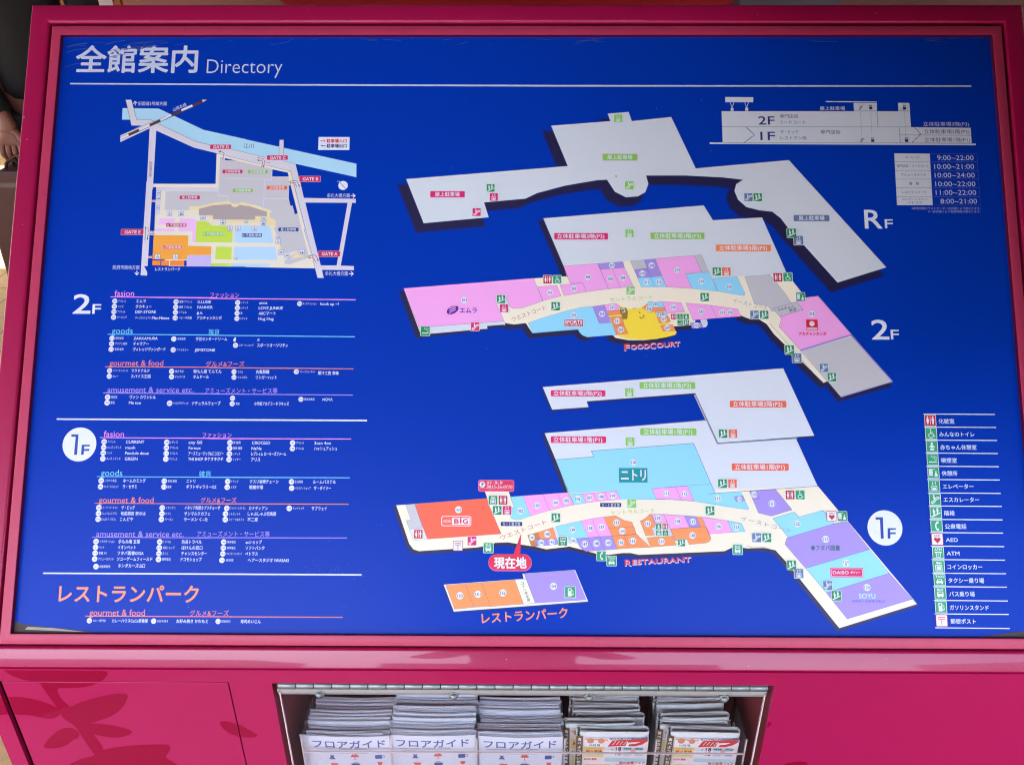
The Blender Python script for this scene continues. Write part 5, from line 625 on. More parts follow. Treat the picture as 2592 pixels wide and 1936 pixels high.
["t",8,"navy","218",351.42,10.02,357.65,10.02,5.13,0.01],["t",7,"redlogo","アカチャンホンポ",337.42,-15.32,371.33,-15.32,4.6,0.03],["r",7,"redlogo",347.1,-11.04,361.28,2.65,0.2],["c",8,"white",354.16,-2.47,3.2],
["l",8,"redlogo",0.5,[352.19,-1.86,356.19,-1.85],0],["p",8,"white",[347.74,-7.59,360.42,-7.56,360.35,-9.19,347.67,-9.22]],["p",8,"white",[347.64,-9.84,360.32,-9.81,360.29,-10.32,347.62,-10.35]],
["t",7,"navy","カルチャー",312.89,14.96,332.3,19.01,4.8,0],["t",7,"navy","教室",326.86,13.66,335.97,15.94,4.4,0],["i",7,"rest","icgreen2",341.45,31.18,10.8,10.8],["i",7,"stair","icgreen2",325,-35.31,11.2,11.2],
["i",7,"elev","bluegrey",333.52,-45.41,11.4,11.4],["i",7,"esc","bluegrey",366.02,-57.63,10.49,10.49],["i",7,"stair","icgreen2",375.18,-68.96,10.69,10.69],
]],
['parking_second_floor_plan', [
["l",0,"sh1",2.09,[21.62,-83.02,315.98,-59,350.29,-141.73,233.61,-150.82,207.74,-90.4,75.63,-100.74,77.91,-107.83,33.32,-111.11],1],
["l",0.6,"sh2",1.26,[21.62,-83.02,315.98,-59,350.29,-141.73,233.61,-150.82,207.74,-90.4,75.63,-100.74,77.91,-107.83,33.32,-111.11],1],
["l",1.2,"sh3",0.55,[21.62,-83.02,315.98,-59,350.29,-141.73,233.61,-150.82,207.74,-90.4,75.63,-100.74,77.91,-107.83,33.32,-111.11],1],
["p",2.2,"sh4",[21.62,-83.02,315.98,-59,350.29,-141.73,233.61,-150.82,207.74,-90.4,75.63,-100.74,77.91,-107.83,33.32,-111.11]],
["p",4,"rfw2",[22.25,-81.91,316.65,-57.88,350.96,-140.64,234.27,-149.73,208.4,-89.3,76.26,-99.63,78.55,-106.72,33.95,-110]],["l",3.2,"shw1",4.06,[208.68,-90.56,233.79,-150.05,329.91,-143.2],0],
["l",3.4,"shw2",2.18,[208.68,-90.56,233.79,-150.05,329.91,-143.2],0],["p",4.1,"rfw2",[22.25,-81.91,316.65,-57.88,350.96,-140.64,234.27,-149.73,208.4,-89.3,76.26,-99.63,78.55,-106.72,33.95,-110]],
["l",5,"ln",0.47,[22.25,-81.91,316.65,-57.88,350.96,-140.64,234.27,-149.73,208.4,-89.3,76.26,-99.63,78.55,-106.72,33.95,-110],1],["r",7,"magenta",32.44,-93.5,99.08,-85.91,1.57],
["t",8,"white","立体駐車場2階(P2)",35.57,-89.72,94.37,-89.72,6.18,0.01],["r",7,"tgreen",140.77,-83.86,208.66,-75.61,1.57],["t",8,"white","立体駐車場2階(P2)",144.69,-79.73,203.48,-79.73,6.69,0.01],
["r",7,"torange2",250.06,-106.41,318.58,-98.23,1.57],["t",8,"white","立体駐車場2階(P2)",253.65,-102.33,313.74,-102.33,6.69,0.01],["i",7,"elev","tgreen",128.08,-88.58,10.36,10.36],["i",7,"stair","icgreen2",240.51,-138.5,10.23,10.23],
["i",7,"elev","torange2",252.48,-138.46,10.23,10.23],
]],
['first_floor_plan', [

["l",0,"sh1",3.17,[-155.34,-228.3,-47.72,-219.65,-16.08,-217.33,50.56,-212.13,23.45,-141.56,217.7,-124.62,316.36,-123.19,350.12,-203.87,373.55,-233.41,383.44,-244.83,455.38,-334.85,459.9,-340.67,367.36,-368.55,307.73,-292.22,296.21,-279.33,282.6,-276.69,263.38,-277.31,255.19,-276.26,245.31,-276.3,235.84,-280.66,134.21,-285.4,124.37,-283.28,115.03,-283.32,98.52,-285.55,84.8,-284.53,69.45,-280.27,51.88,-276.01,24.35,-279.37,11.14,-276.18,2.33,-275.13,-20.82,-271.43,-36.25,-272.04,-45.6,-275.33,-58.25,-277.55,-127.07,-282.16,-133.73,-280.02,-138.83,-273.54],1],
["l",0.6,"sh2",1.92,[-155.34,-228.3,-47.72,-219.65,-16.08,-217.33,50.56,-212.13,23.45,-141.56,217.7,-124.62,316.36,-123.19,350.12,-203.87,373.55,-233.41,383.44,-244.83,455.38,-334.85,459.9,-340.67,367.36,-368.55,307.73,-292.22,296.21,-279.33,282.6,-276.69,263.38,-277.31,255.19,-276.26,245.31,-276.3,235.84,-280.66,134.21,-285.4,124.37,-283.28,115.03,-283.32,98.52,-285.55,84.8,-284.53,69.45,-280.27,51.88,-276.01,24.35,-279.37,11.14,-276.18,2.33,-275.13,-20.82,-271.43,-36.25,-272.04,-45.6,-275.33,-58.25,-277.55,-127.07,-282.16,-133.73,-280.02,-138.83,-273.54],1],
["l",1.2,"sh3",0.83,[-155.34,-228.3,-47.72,-219.65,-16.08,-217.33,50.56,-212.13,23.45,-141.56,217.7,-124.62,316.36,-123.19,350.12,-203.87,373.55,-233.41,383.44,-244.83,455.38,-334.85,459.9,-340.67,367.36,-368.55,307.73,-292.22,296.21,-279.33,282.6,-276.69,263.38,-277.31,255.19,-276.26,245.31,-276.3,235.84,-280.66,134.21,-285.4,124.37,-283.28,115.03,-283.32,98.52,-285.55,84.8,-284.53,69.45,-280.27,51.88,-276.01,24.35,-279.37,11.14,-276.18,2.33,-275.13,-20.82,-271.43,-36.25,-272.04,-45.6,-275.33,-58.25,-277.55,-127.07,-282.16,-133.73,-280.02,-138.83,-273.54],1],
["p",2.2,"sh4",[-155.34,-228.3,-47.72,-219.65,-16.08,-217.33,50.56,-212.13,23.45,-141.56,217.7,-124.62,316.36,-123.19,350.12,-203.87,373.55,-233.41,383.44,-244.83,455.38,-334.85,459.9,-340.67,367.36,-368.55,307.73,-292.22,296.21,-279.33,282.6,-276.69,263.38,-277.31,255.19,-276.26,245.31,-276.3,235.84,-280.66,134.21,-285.4,124.37,-283.28,115.03,-283.32,98.52,-285.55,84.8,-284.53,69.45,-280.27,51.88,-276.01,24.35,-279.37,11.14,-276.18,2.33,-275.13,-20.82,-271.43,-36.25,-272.04,-45.6,-275.33,-58.25,-277.55,-127.07,-282.16,-133.73,-280.02,-138.83,-273.54]],
["p",3.05,"beige",[-153.18,-225.54,-45.52,-216.89,-13.87,-214.57,52.79,-209.36,25.69,-138.74,220.02,-121.8,318.72,-120.36,352.47,-201.1,375.9,-230.67,385.78,-242.09,457.71,-332.19,462.23,-338,369.65,-365.91,310.03,-289.52,298.51,-276.62,284.9,-273.98,265.67,-274.6,257.47,-273.55,247.59,-273.59,238.12,-277.95,136.46,-282.69,126.6,-280.57,117.26,-280.61,100.75,-282.84,87.03,-281.82,71.67,-277.56,54.09,-273.3,26.56,-276.66,13.35,-273.46,4.53,-272.42,-18.63,-268.71,-34.06,-269.32,-43.41,-272.61,-56.07,-274.83,-124.92,-279.45,-131.58,-277.31,-136.68,-270.82]],
["p",3.1,"rfw2",[24.52,-138.26,218.75,-122,328.34,-143.51,352.03,-200.87,227.93,-206.37,224.31,-198.73,204.77,-150.14,81.18,-159.87,84.22,-166.84,37.97,-170.56]],["l",5,"ln",0.47,[24.52,-138.26,221.55,-122.15],0],
["l",5,"ln",0.47,[328.36,-143.2,352.03,-200.87,220.89,-210.53],0],["l",5,"ln",0.47,[24.52,-138.26,37.97,-170.56],0],
["p",3.3,"sky",[37.97,-170.56,84.22,-166.84,81.18,-159.87,204.77,-150.14,224.31,-198.73,153.72,-204.35,158.4,-216.88,134.85,-217.42,115.44,-217.8,111.43,-207.57,52.8,-209.93]],
["l",6,"ln",0.46,[227.47,-206.38,204.77,-150.14,81.18,-159.87,84.22,-166.84,37.97,-170.56,52.2,-206.71],0],
["p",3.35,"sky",[153.75,-204.31,224.18,-198.79,229.5,-209.86,259.9,-207.79,268.37,-227.34,267.11,-229.29,242.04,-226.04,203.15,-219.55,178.87,-217.89,134.8,-217.36,129.51,-217.38,129.72,-204.05]],
["l",6,"ln",0.23,[153.75,-204.31,224.18,-198.79,229.5,-209.86,259.9,-207.79,268.37,-227.34,267.97,-228.87,266.9,-229.29,228.07,-222.6,203.5,-219.55,174.65,-217.35,134.8,-217.36],0],
["p",4,"pink",[153.75,-204.31,181.91,-202.32,187.9,-217.72,158.44,-216.92]],["l",6,"ln",0.23,[153.75,-204.31,181.91,-202.32,187.9,-217.72,158.44,-216.92],1],
["p",4,"pink",[181.91,-202.32,196.21,-201.14,203.5,-219.55,187.9,-217.72]],["l",6,"ln",0.23,[181.91,-202.32,196.21,-201.14,203.5,-219.55,187.9,-217.72],1],
["p",4,"purple",[251.45,-213.77,262.19,-212.82,264.46,-218.62,253.64,-219.85]],["l",6,"ln",0.22,[251.45,-213.77,262.19,-212.82,264.46,-218.62,253.64,-219.85],1],
["p",3.35,"sky",[54.16,-210.65,111.45,-207.28,115.54,-217.78,131.07,-217.02,145.18,-217.32,145.56,-196.26,48.57,-196.61]],["l",6,"ln",0.23,[48.57,-197.31,54.86,-211.7],0],
["p",4,"sky",[-16.55,-214.77,-1.71,-213.8,7.86,-237.53,-4.47,-241.97,-11.51,-242.34,-15.39,-239.92,-17.17,-236.79,-19.32,-228.43,-11.56,-227.84]],
["l",6,"ln",0.22,[-16.55,-214.77,-1.71,-213.8,7.86,-237.53,-4.47,-241.97,-11.51,-242.34,-15.39,-239.92,-17.17,-236.79,-19.32,-228.43,-11.56,-227.84],1],["p",4,"pink",[-1.71,-213.8,22.69,-211.82,30.21,-230.89,7.86,-237.53]],
["l",6,"ln",0.23,[-1.71,-213.8,22.69,-211.82,30.21,-230.89,7.86,-237.53],1],["p",4,"pink",[22.69,-211.82,40.37,-210.56,47.15,-226.92,30.21,-230.89]],["l",6,"ln",0.23,[22.69,-211.82,40.37,-210.56,47.15,-226.92,30.21,-230.89],1],
["p",4,"pink",[40.37,-210.56,52.75,-209.6,59.73,-224.28,47.15,-226.92]],["l",6,"ln",0.23,[40.37,-210.56,52.75,-209.6,59.73,-224.28,47.15,-226.92],1],["p",4,"sky",[54.86,-211.91,69.36,-210.73,73.86,-221.92,59.73,-224.28]],
["l",6,"ln",0.23,[54.86,-211.91,69.36,-210.73,73.86,-221.92,59.73,-224.28],1],["p",4,"pink",[69.36,-210.73,83.5,-209.98,87.64,-219.98,73.86,-221.92]],["l",6,"ln",0.22,[69.36,-210.73,83.5,-209.98,87.64,-219.98,73.86,-221.92],1],
["p",4,"pink",[83.5,-209.98,97.29,-208.73,100.85,-218.74,87.64,-219.98]],["l",6,"ln",0.23,[83.5,-209.98,97.29,-208.73,100.85,-218.74,87.64,-219.98],1],["p",4,"pink",[97.29,-208.73,111.3,-207.63,115.54,-217.57,100.85,-218.74]],
["l",6,"ln",0.23,[97.29,-208.73,111.3,-207.63,115.54,-217.57,100.85,-218.74],1],["p",4,"brownp",[4.36,-260.33,16.52,-256.82,19.46,-264.76,12.79,-265.27,15.6,-273.07,9.08,-273.58]],
["l",6,"ln",0.22,[4.36,-260.33,16.52,-256.82,19.46,-264.76,12.79,-265.27,15.6,-273.07,9.08,-273.58],1],["p",4,"orange",[16.52,-256.82,34.59,-251.06,39.12,-263.99,19.46,-264.76]],
["l",6,"ln",0.22,[16.52,-256.82,34.59,-251.06,39.12,-263.99,19.46,-264.76],1],["p",4,"rfw",[34.59,-251.06,38.12,-249.79,41.94,-260.18,52.13,-259.79,55.58,-269.8,40.5,-270.55]],
["p",4,"purple",[13.49,-265.27,26.13,-264.53,28.22,-271.98,15.6,-272.86]],["l",6,"ln",0.23,[13.49,-265.27,26.13,-264.53,28.22,-271.98,15.6,-272.86],1],["p",4,"purple",[26.13,-264.53,39.12,-263.99,41.2,-270.89,28.22,-271.98]],
["l",6,"ln",0.22,[26.13,-264.53,39.12,-263.99,41.2,-270.89,28.22,-271.98],1],["p",4,"sky",[38.12,-249.79,68.05,-243.08,76.67,-262.81,62.28,-263.9,53.85,-264.63,52.13,-259.79,41.94,-260.18]],
["l",6,"ln",0.22,[38.12,-249.79,68.05,-243.08,76.67,-262.81,62.28,-263.9,53.85,-264.63,52.13,-259.79,41.94,-260.18],1],["p",4,"pink",[68.05,-243.08,81.09,-240.45,89.66,-261.72,76.67,-262.81]],
["l",6,"ln",0.22,[68.05,-243.08,81.09,-240.45,89.66,-261.72,76.67,-262.81],1],["p",4,"pink",[81.09,-240.45,95.4,-238.45,104.76,-260.76,89.66,-261.72]],["l",6,"ln",0.23,[81.09,-240.45,95.4,-238.45,104.76,-260.76,89.66,-261.72],1],
["p",4,"orange",[95.4,-238.45,109.64,-237,113.13,-239.08,120.11,-242.53,128.87,-244.23,130.54,-249.57,101.01,-251.97]],
["l",6,"ln",0.22,[95.4,-238.45,109.64,-237,113.13,-239.08,120.11,-242.53,128.87,-244.23,130.54,-249.57,101.01,-251.97],1],["p",4,"orange",[101.01,-251.97,130.54,-249.57,133.9,-258.56,104.76,-260.76]],
["l",6,"ln",0.22,[101.01,-251.97,130.54,-249.57,133.9,-258.56,104.76,-260.76],1],["p",4,"orange",[104.76,-260.76,119.15,-259.87,124.67,-274.9,110.51,-276.13]],
["l",6,"ln",0.22,[104.76,-260.76,119.15,-259.87,124.67,-274.9,110.51,-276.13],1],["p",4,"orange",[119.15,-259.87,134.25,-258.77,150.45,-273.9,124.67,-274.9]],
["l",6,"ln",0.22,[119.15,-259.87,134.25,-258.77,150.45,-273.9,124.67,-274.9],1],["p",4,"purple",[62.28,-264.25,76.67,-262.94,82.49,-278.31,74.08,-279.03,69.2,-276.64,65.72,-272.52]],
["l",6,"ln",0.22,[62.28,-264.25,76.67,-262.94,82.49,-278.31,74.08,-279.03,69.2,-276.64,65.72,-272.52],1],["p",4,"purple",[76.67,-262.94,90.36,-261.92,96.15,-277.22,82.49,-278.31]],
["l",6,"ln",0.22,[76.67,-262.94,90.36,-261.92,96.15,-277.22,82.49,-278.31],1],["p",4,"purple",[90.36,-261.92,104.76,-260.76,110.51,-276.13,96.15,-277.22]],
["l",6,"ln",0.22,[90.36,-261.92,104.76,-260.76,110.51,-276.13,96.15,-277.22],1],["p",4,"sky",[53.86,-264.28,62.28,-263.9,64.35,-269.07,55.93,-269.8]],["l",6,"ln",0.14,[53.86,-264.28,62.28,-263.9,64.35,-269.07,55.93,-269.8],1],
["p",4,"orange",[128.99,-249.44,131.1,-249.43,133.76,-258.43,128.84,-258.79]],["l",6,"ln",0.07,[128.99,-249.44,131.1,-249.43,133.76,-258.43,128.84,-258.79],1],
["p",4,"orange",[128.84,-258.79,134.46,-258.56,141.06,-273.93,128.59,-274.88]],["l",6,"ln",0.07,[128.84,-258.79,134.46,-258.56,141.06,-273.93,128.59,-274.88],1],
["p",4,"orange",[149.99,-235.1,152.09,-235.31,156.79,-246.55,156.03,-249.68,152.15,-250.73,155.14,-259.38,144.95,-260.46,138.59,-243.15,144.61,-240.35]],
["l",6,"ln",0.22,[149.99,-235.1,152.09,-235.31,156.79,-246.55,156.03,-249.68,152.15,-250.73,155.14,-259.38,144.95,-260.46,138.59,-243.15,144.61,-240.35],1],
["p",4,"pink",[152.09,-235.31,166.52,-235.25,170.53,-244.76,156.81,-245.51]],["l",6,"ln",0.23,[152.09,-235.31,166.52,-235.25,170.53,-244.76,156.81,-245.51],1],
["p",4,"pink",[166.52,-235.25,191.1,-236.69,197.43,-250.42,174.22,-252.38]],["l",6,"ln",0.22,[166.52,-235.25,191.1,-236.69,197.43,-250.42,174.22,-252.38],1],
["p",4,"purple",[191.1,-236.69,205.48,-237.68,210.43,-249.46,197.43,-250.42]],["l",6,"ln",0.22,[191.1,-236.69,205.48,-237.68,210.43,-249.46,197.43,-250.42],1],
["p",4,"orange",[205.48,-237.68,211.44,-238.14,216.04,-249.44,210.43,-249.46]],
["p",4,"orange",[174.22,-252.38,216.76,-249.09,221.99,-262.22,221.93,-264.29,219.75,-267.06,216.21,-268.46,196.22,-270.26,193.92,-264.06,183.38,-265.49,179.53,-265.5]],
["l",6,"ln",0.22,[174.22,-252.38,216.76,-249.09,221.99,-262.22,221.93,-264.29,219.75,-267.06,216.21,-268.46,196.22,-270.26,193.92,-264.06,183.38,-265.49,179.53,-265.5],1],
["p",4,"orange",[146.31,-262.87,176.49,-260.68,181.15,-271.01,150.66,-273.55]],["l",6,"ln",0.22,[146.31,-262.87,176.49,-260.68,181.15,-271.01,150.66,-273.55],1],
["p",4.2,"rfw",[153.2,-250.73,172.54,-248.92,176.51,-259.99,155.82,-260.07]],["p",4,"pink",[211.8,-238.14,242.91,-242.74,248.1,-255.9,220.71,-257.94]],["l",6,"ln",0.22,[211.8,-238.14,242.91,-242.74,248.1,-255.9,220.71,-257.94],1],
["p",4,"sky",[242.91,-242.74,258.96,-245.6,263.21,-254.59,248.1,-255.9]],["l",6,"ln",0.23,[242.91,-242.74,258.96,-245.6,263.21,-254.59,248.1,-255.9],1],
["p",4,"purple",[269.94,-207.13,301.23,-204.85,320.1,-229.04,295.1,-236.54,280.07,-232.95]],["l",6,"ln",0.35,[269.94,-207.13,301.23,-204.85,320.1,-229.04,295.1,-236.54,280.07,-232.95],1],
["l",6,"ln",0.32,[273.3,-216.51,281.56,-216.16,278.32,-206.77],0],["p",4,"sky",[296.94,-239.32,322.58,-231.71,328.06,-237.81,356.9,-229.65,369.88,-245.14,314.61,-261.68]],
["l",6,"ln",0.35,[296.94,-239.32,322.58,-231.71,328.06,-237.81,356.9,-229.65,369.88,-245.14,314.61,-261.68],1],
["p",4,"purple",[314.61,-261.68,369.88,-245.14,384.63,-241.87,410.02,-275.11,333.3,-297.31,309.97,-269.57,312.43,-262.44]],
["l",6,"ln",0.35,[314.61,-261.68,369.88,-245.14,384.63,-241.87,410.02,-275.11,333.3,-297.31,309.97,-269.57,312.43,-262.44],1],["p",4,"sky",[333.3,-297.31,410.02,-275.11,431.63,-302.68,356.29,-325.56]],
["l",6,"ln",0.34,[333.3,-297.31,410.02,-275.11,431.63,-302.68,356.29,-325.56],1],["p",4,"purple",[356.29,-325.56,431.63,-302.68,456.96,-332.42,379.32,-355.34]],
["l",6,"ln",0.34,[356.29,-325.56,431.63,-302.68,456.96,-332.42,379.32,-355.34],1],["l",6,"ln",0.33,[352.49,-201.09,376.02,-230.44],0],
["l",6,"ln",0.32,[264.63,-271.67,273.17,-273.97,286.13,-273.18,292.49,-275.8,298.74,-281.08,368.1,-367.09,462.71,-339.38,431.63,-302.68],0],
["p",4,"red101",[-131.03,-224.07,-44.33,-217.05,-42.4,-224.1,-27.07,-258.75,-115.14,-265.35]],["l",6,"ln",0.24,[-131.03,-224.07,-44.33,-217.05,-42.4,-224.1,-27.07,-258.75,-115.14,-265.35],1],
["p",4,"grey",[-141.75,-224.85,-131.03,-224.07,-120.61,-252.13,-136.65,-253.67,-140.98,-243.36,-135.15,-242.97]],
["l",6,"ln",0.24,[-141.75,-224.85,-131.03,-224.07,-120.61,-252.13,-136.65,-253.67,-140.98,-243.36,-135.15,-242.97],1],["p",4,"white",[-136.65,-253.67,-120.24,-252.13,-115.14,-265.35,-131.67,-266.88]],
["l",6,"ln",0.24,[-136.65,-253.67,-120.24,-252.13,-115.14,-265.35,-131.67,-266.88],1],["p",3.2,"beige",[-47.02,-208.88,-18.49,-208.77,-11.67,-227.7,-16.9,-229.57,-14.6,-242.87,-36.31,-237.04]],
["l",6,"ln",0.23,[-18.11,-209.14,-11.67,-227.7,-14.29,-227.93],0],["r",6,"pinkb",-54.97,-208.98,-11.91,-195.01,2.28],["r",6.6,"callred",-54.22,-208.24,-12.66,-195.76,1.82],["c",7,"white",-50.1,-200.53,3.52],
["t",8,"ln2","?",-51.6,-200.31,-48.22,-200.31,6,0.01],["t",8,"white","迷子・落し物",-44.85,-198.38,-26.05,-198.38,4.2,0],["t",8,"white","0835-26-0770",-44.82,-202.84,-14.01,-202.84,4.65,0],
["l",8,"white",0.3,[-53.81,-205.32,-13.62,-205.18],0],["t",8,"pinkb","防災センター入口",-42.15,-206.97,-24.5,-206.97,2.4,0],["c",7,"white",-78.52,-230.54,4.05],["t",8,"navy","101",-81.6,-230.54,-75.45,-230.54,5.06,0.01],
["c",7,"white",-4.39,-231.59,4],["t",8,"navy","102",-7.47,-231.6,-1.32,-231.6,4.99,0.01],["r",6,"white",-98.84,-249.91,-63.03,-237.95,2.66],["r",6.5,"red101",-98.02,-249.1,-63.84,-238.76,2.25],
["r",7,"white",-85.97,-248.12,-64.81,-240.3,0.6],["t",8,"white","AEON",-96.67,-244.06,-87.25,-244.06,4.35,0],["t",8,"callred","B",-83.51,-244.01,-77.75,-244.01,7.5,0.04],["t",8,"callred","i",-76.64,-243.11,-74.4,-243.11,9,0.04],
["t",8,"callred","G",-73.27,-243.97,-66.76,-243.97,7.5,0.04],["i",7,"locker","icgreen2",-37.19,-219.11,10.5,10.5],["i",7,"toilet","icred",-25.19,-219.06,10.5,10.5],["i",7,"stair","icgreen2",-32.01,-231.11,10.5,10.5],
["i",7,"elev","magenta",-20.26,-231.06,10.5,10.5],["i",7,"toilet","icred",-125.92,-259.51,10.36,10.36],["i",7,"post","icred",-78.51,-272.89,10.88,10.88],["i",7,"esc","magenta",-61.89,-267.18,10.5,10.5],
["i",7,"bus","icgreen",-42.3,-275.16,11.47,11.47],["r",7,"tagnavy",-27.66,-249.51,-2.2,-244.71,0.3],["t",8,"white","カート置き場",-25.41,-247.3,-4.51,-247.3,4.12,0],["t",7,"westg","ウエストコート",-27.93,-263.89,26.48,-244.18,6.29,0],
["p",8,"callred",[-3.21,-257.55,-4.42,-283.92,-12.96,-283.95]],["r",7.6,"pinkb",-42.23,-302.22,9.43,-282.51,9.68],["r",8,"callred",-41.83,-301.41,8.86,-282.92,9.3],["t",9,"white","現在地",-35.62,-292.83,3.24,-292.83,13.94,0.03],
["c",7,"white",15.61,-225.15,3.98],["t",8,"navy","103",12.61,-225.15,18.62,-225.15,4.97,0.01],["c",7,"white",37.29,-221.78,3.98],["t",8,"navy","104",34.29,-221.78,40.3,-221.78,4.97,0.01],["c",7,"white",50.72,-219.21,3.98],
["t",8,"navy","105",47.72,-219.21,53.73,-219.21,4.97,0.01],["c",7,"white",64.36,-217.27,3.9],["t",8,"navy","106",61.41,-217.27,67.31,-217.27,4.88,0.01],["c",7,"white",78.5,-215.82,3.85],
["t",8,"navy","107",75.55,-215.81,81.45,-215.81,4.81,0.01],["c",7,"white",92.43,-214.36,3.85],["t",8,"navy","108",89.47,-214.36,95.38,-214.36,4.81,0.01],["c",7,"white",106.42,-213.26,3.9],
["t",8,"navy","109",103.47,-213.26,109.37,-213.26,4.88,0.01],["c",7,"white",9.49,-262.94,3.64],["t",8,"navy","141",6.72,-262.94,12.27,-262.94,4.55,0.01],["c",7,"white",27.76,-258.85,3.92],
["t",8,"navy","140",24.77,-258.85,30.75,-258.85,4.9,0.01],["c",7,"white",20.51,-268.91,3.64],["t",8,"navy","144",17.74,-268.9,23.28,-268.9,4.55,0.01],["c",7,"white",33.14,-267.96,3.64],
["t",8,"navy","145",30.37,-267.96,35.91,-267.96,4.55,0.01],["c",7,"white",58.54,-266.33,3.69],["t",8,"navy","146",55.77,-266.34,61.32,-266.34,4.62,0.01],["c",7,"white",57.78,-253.88,3.92],
["t",8,"navy","139",54.79,-253.88,60.77,-253.88,4.9,0.01],["c",7,"white",78.67,-251.72,3.92],["t",8,"navy","138",75.68,-251.71,81.66,-251.71,4.9,0.01],["c",7,"white",92.59,-250.27,3.98],
["t",8,"navy","137",89.6,-250.27,95.59,-250.27,4.97,0.01],["c",7,"white",110.58,-245,3.98],["t",8,"navy","133",107.59,-245,113.58,-245,4.97,0.01],["c",7,"white",116.98,-254.89,3.92],
["t",8,"navy","134",113.99,-254.89,119.97,-254.89,4.9,0.01],["c",7,"white",129.43,-266.39,3.92],["t",8,"navy","135",126.45,-266.39,132.41,-266.39,4.9,0.01],["c",7,"white",115.17,-268.32,3.92],
["t",8,"navy","136",112.19,-268.31,118.16,-268.31,4.9,0.01],["c",7,"white",72.26,-270.42,3.92],["t",8,"navy","147",69.27,-270.42,75.24,-270.42,4.9,0.01],["c",7,"white",86.07,-269.54,3.98],
["t",8,"navy","148",83.09,-269.54,89.06,-269.54,4.97,0.01],["c",7,"white",100.1,-268.72,3.92],["t",8,"navy","149",97.12,-268.72,103.08,-268.72,4.9,0.01],["i",7,"stair","icgreen2",38.01,-239.57,10.36,10.36],
["i",7,"atm","icgreen2",46.12,-267.21,10.36,10.36],["i",7,"phone","icgreen",91.73,-284.12,10.85,10.85],["i",7,"taxi","icgreen",103.9,-289.9,11.2,11.2],["i",7,"esc","tgreen",128.87,-222.42,10.51,10.51],
["r",7,"tagnavy",91.12,-226.56,116.37,-221.81,0.28],["t",8,"white","カート置き場",93.02,-224.33,114.39,-224.33,3.85,0],["t",7,"cgreen","セントラルコート",103.34,-233.54,155.85,-230.55,6.04,0],["c",7,"white",170.44,-210.22,3.85],
["t",8,"navy","111",167.48,-210.22,173.39,-210.22,4.81,0.01],["c",7,"white",192.45,-210.49,3.85],["t",8,"navy","112",189.5,-210.49,195.4,-210.49,4.81,0.01],["c",7,"white",231.92,-216.09,3.98],
["t",8,"navy","113",228.92,-216.08,234.92,-216.08,4.97,0.01],["c",7,"white",257.84,-216.55,2.94],["t",8,"navy","114",255.59,-216.55,260.09,-216.55,3.68,0.01],["c",7,"white",275.64,-211.23,3.78],
["t",8,"navy","120",272.74,-211.23,278.53,-211.23,4.72,0.01],["c",7,"white",147.46,-246.1,3.92],["t",8,"navy","132",144.47,-246.1,150.45,-246.1,4.9,0.01],["c",7,"white",159.6,-239.8,3.92],
["t",8,"navy","129",156.61,-239.8,162.59,-239.8,4.9,0.01],["c",7,"white",183.21,-243.18,3.92],["t",8,"navy","128",180.22,-243.19,186.2,-243.19,4.9,0.01],["c",7,"white",201.25,-243.6,3.85],
["t",8,"navy","127",198.32,-243.6,204.19,-243.6,4.81,0.01],["c",7,"white",231.49,-248.9,3.98],["t",8,"navy","126",228.51,-248.89,234.48,-248.89,4.97,0.01],["c",7,"white",253.34,-249.99,3.92],
["t",8,"navy","125",250.36,-249.99,256.33,-249.99,4.9,0.01],["c",7,"white",200.34,-259.75,3.92],["t",8,"navy","130",197.36,-259.75,203.32,-259.75,4.9,0.01],["c",7,"white",163.53,-266.95,3.92],
["t",8,"navy","131",160.55,-266.94,166.51,-266.94,4.9,0.01],["i",7,"baby","icgreen2",160.46,-249.45,6.44,6.44],["i",7,"toilet","icred",168.18,-249.42,6.44,6.44],["i",7,"locker","icgreen2",160.44,-257.07,6.44,6.44],
["i",7,"wheel","icgreen2",168.3,-257.04,6.44,6.44],["i",7,"stair","icgreen2",187.24,-268.23,8.4,8.4],["i",7,"stair","icgreen2",222.06,-230.65,10.5,10.5],["i",7,"bus","icgreen",253.45,-276.02,11.34,11.34],
["i",7,"stair","icgreen2",237.97,-198.39,10.51,10.51],["i",7,"elev","torange2",249.98,-198.34,10.36,10.36],["t",7,"eastg","イーストコート",258.48,-239.21,318.2,-254.23,6.16,0],["t",8,"white","R",119.99,-292.63,127.88,-292.63,9.66,0.03],
["t",8,"white","ESTAURANT",128.73,-291.93,198.62,-288.2,7.84,0.03],["t",9,"foodc","R",119.59,-291.68,127.48,-291.68,9.8,0.03],["t",9,"foodc","ESTAURANT",128.33,-290.97,198.23,-287.25,7.84,0.03],["c",7,"white",296.33,-221.81,4.1],
["t",8,"navy","121",293.19,-221.81,299.46,-221.81,5.13,0.01],["c",7,"white",325.34,-245.53,4.1],["t",8,"navy","122",322.22,-245.53,328.47,-245.53,5.13,0.01],["c",7,"white",358.52,-263.53,4.1],
["t",8,"navy","123",355.41,-263.53,361.63,-263.53,5.13,0.01],["c",7,"white",404.48,-319.28,4.07],["t",8,"navy","124",401.39,-319.27,407.57,-319.27,5.08,0.01],["c",7,"white",381.02,-291.1,4.1],
["t",8,"navy","124",378.17,-290.25,384.29,-290.25,4.49,0],["t",8,"navy","1",380.49,-293.21,381.56,-293.21,3.67,0],["i",7,"toilet","icred",318.24,-211.49,10.58,10.58],["i",7,"wheel","icgreen",330.29,-211.44,10.68,10.68],
["i",7,"aed","icred",366.84,-236.59,11.23,11.23],["i",7,"rest","icgreen2",379.17,-236.54,11.34,11.34],["i",7,"esc","bluegrey",276.52,-262.05,10.58,10.58],["i",7,"stair","icgreen2",288.5,-262,10.49,10.49],
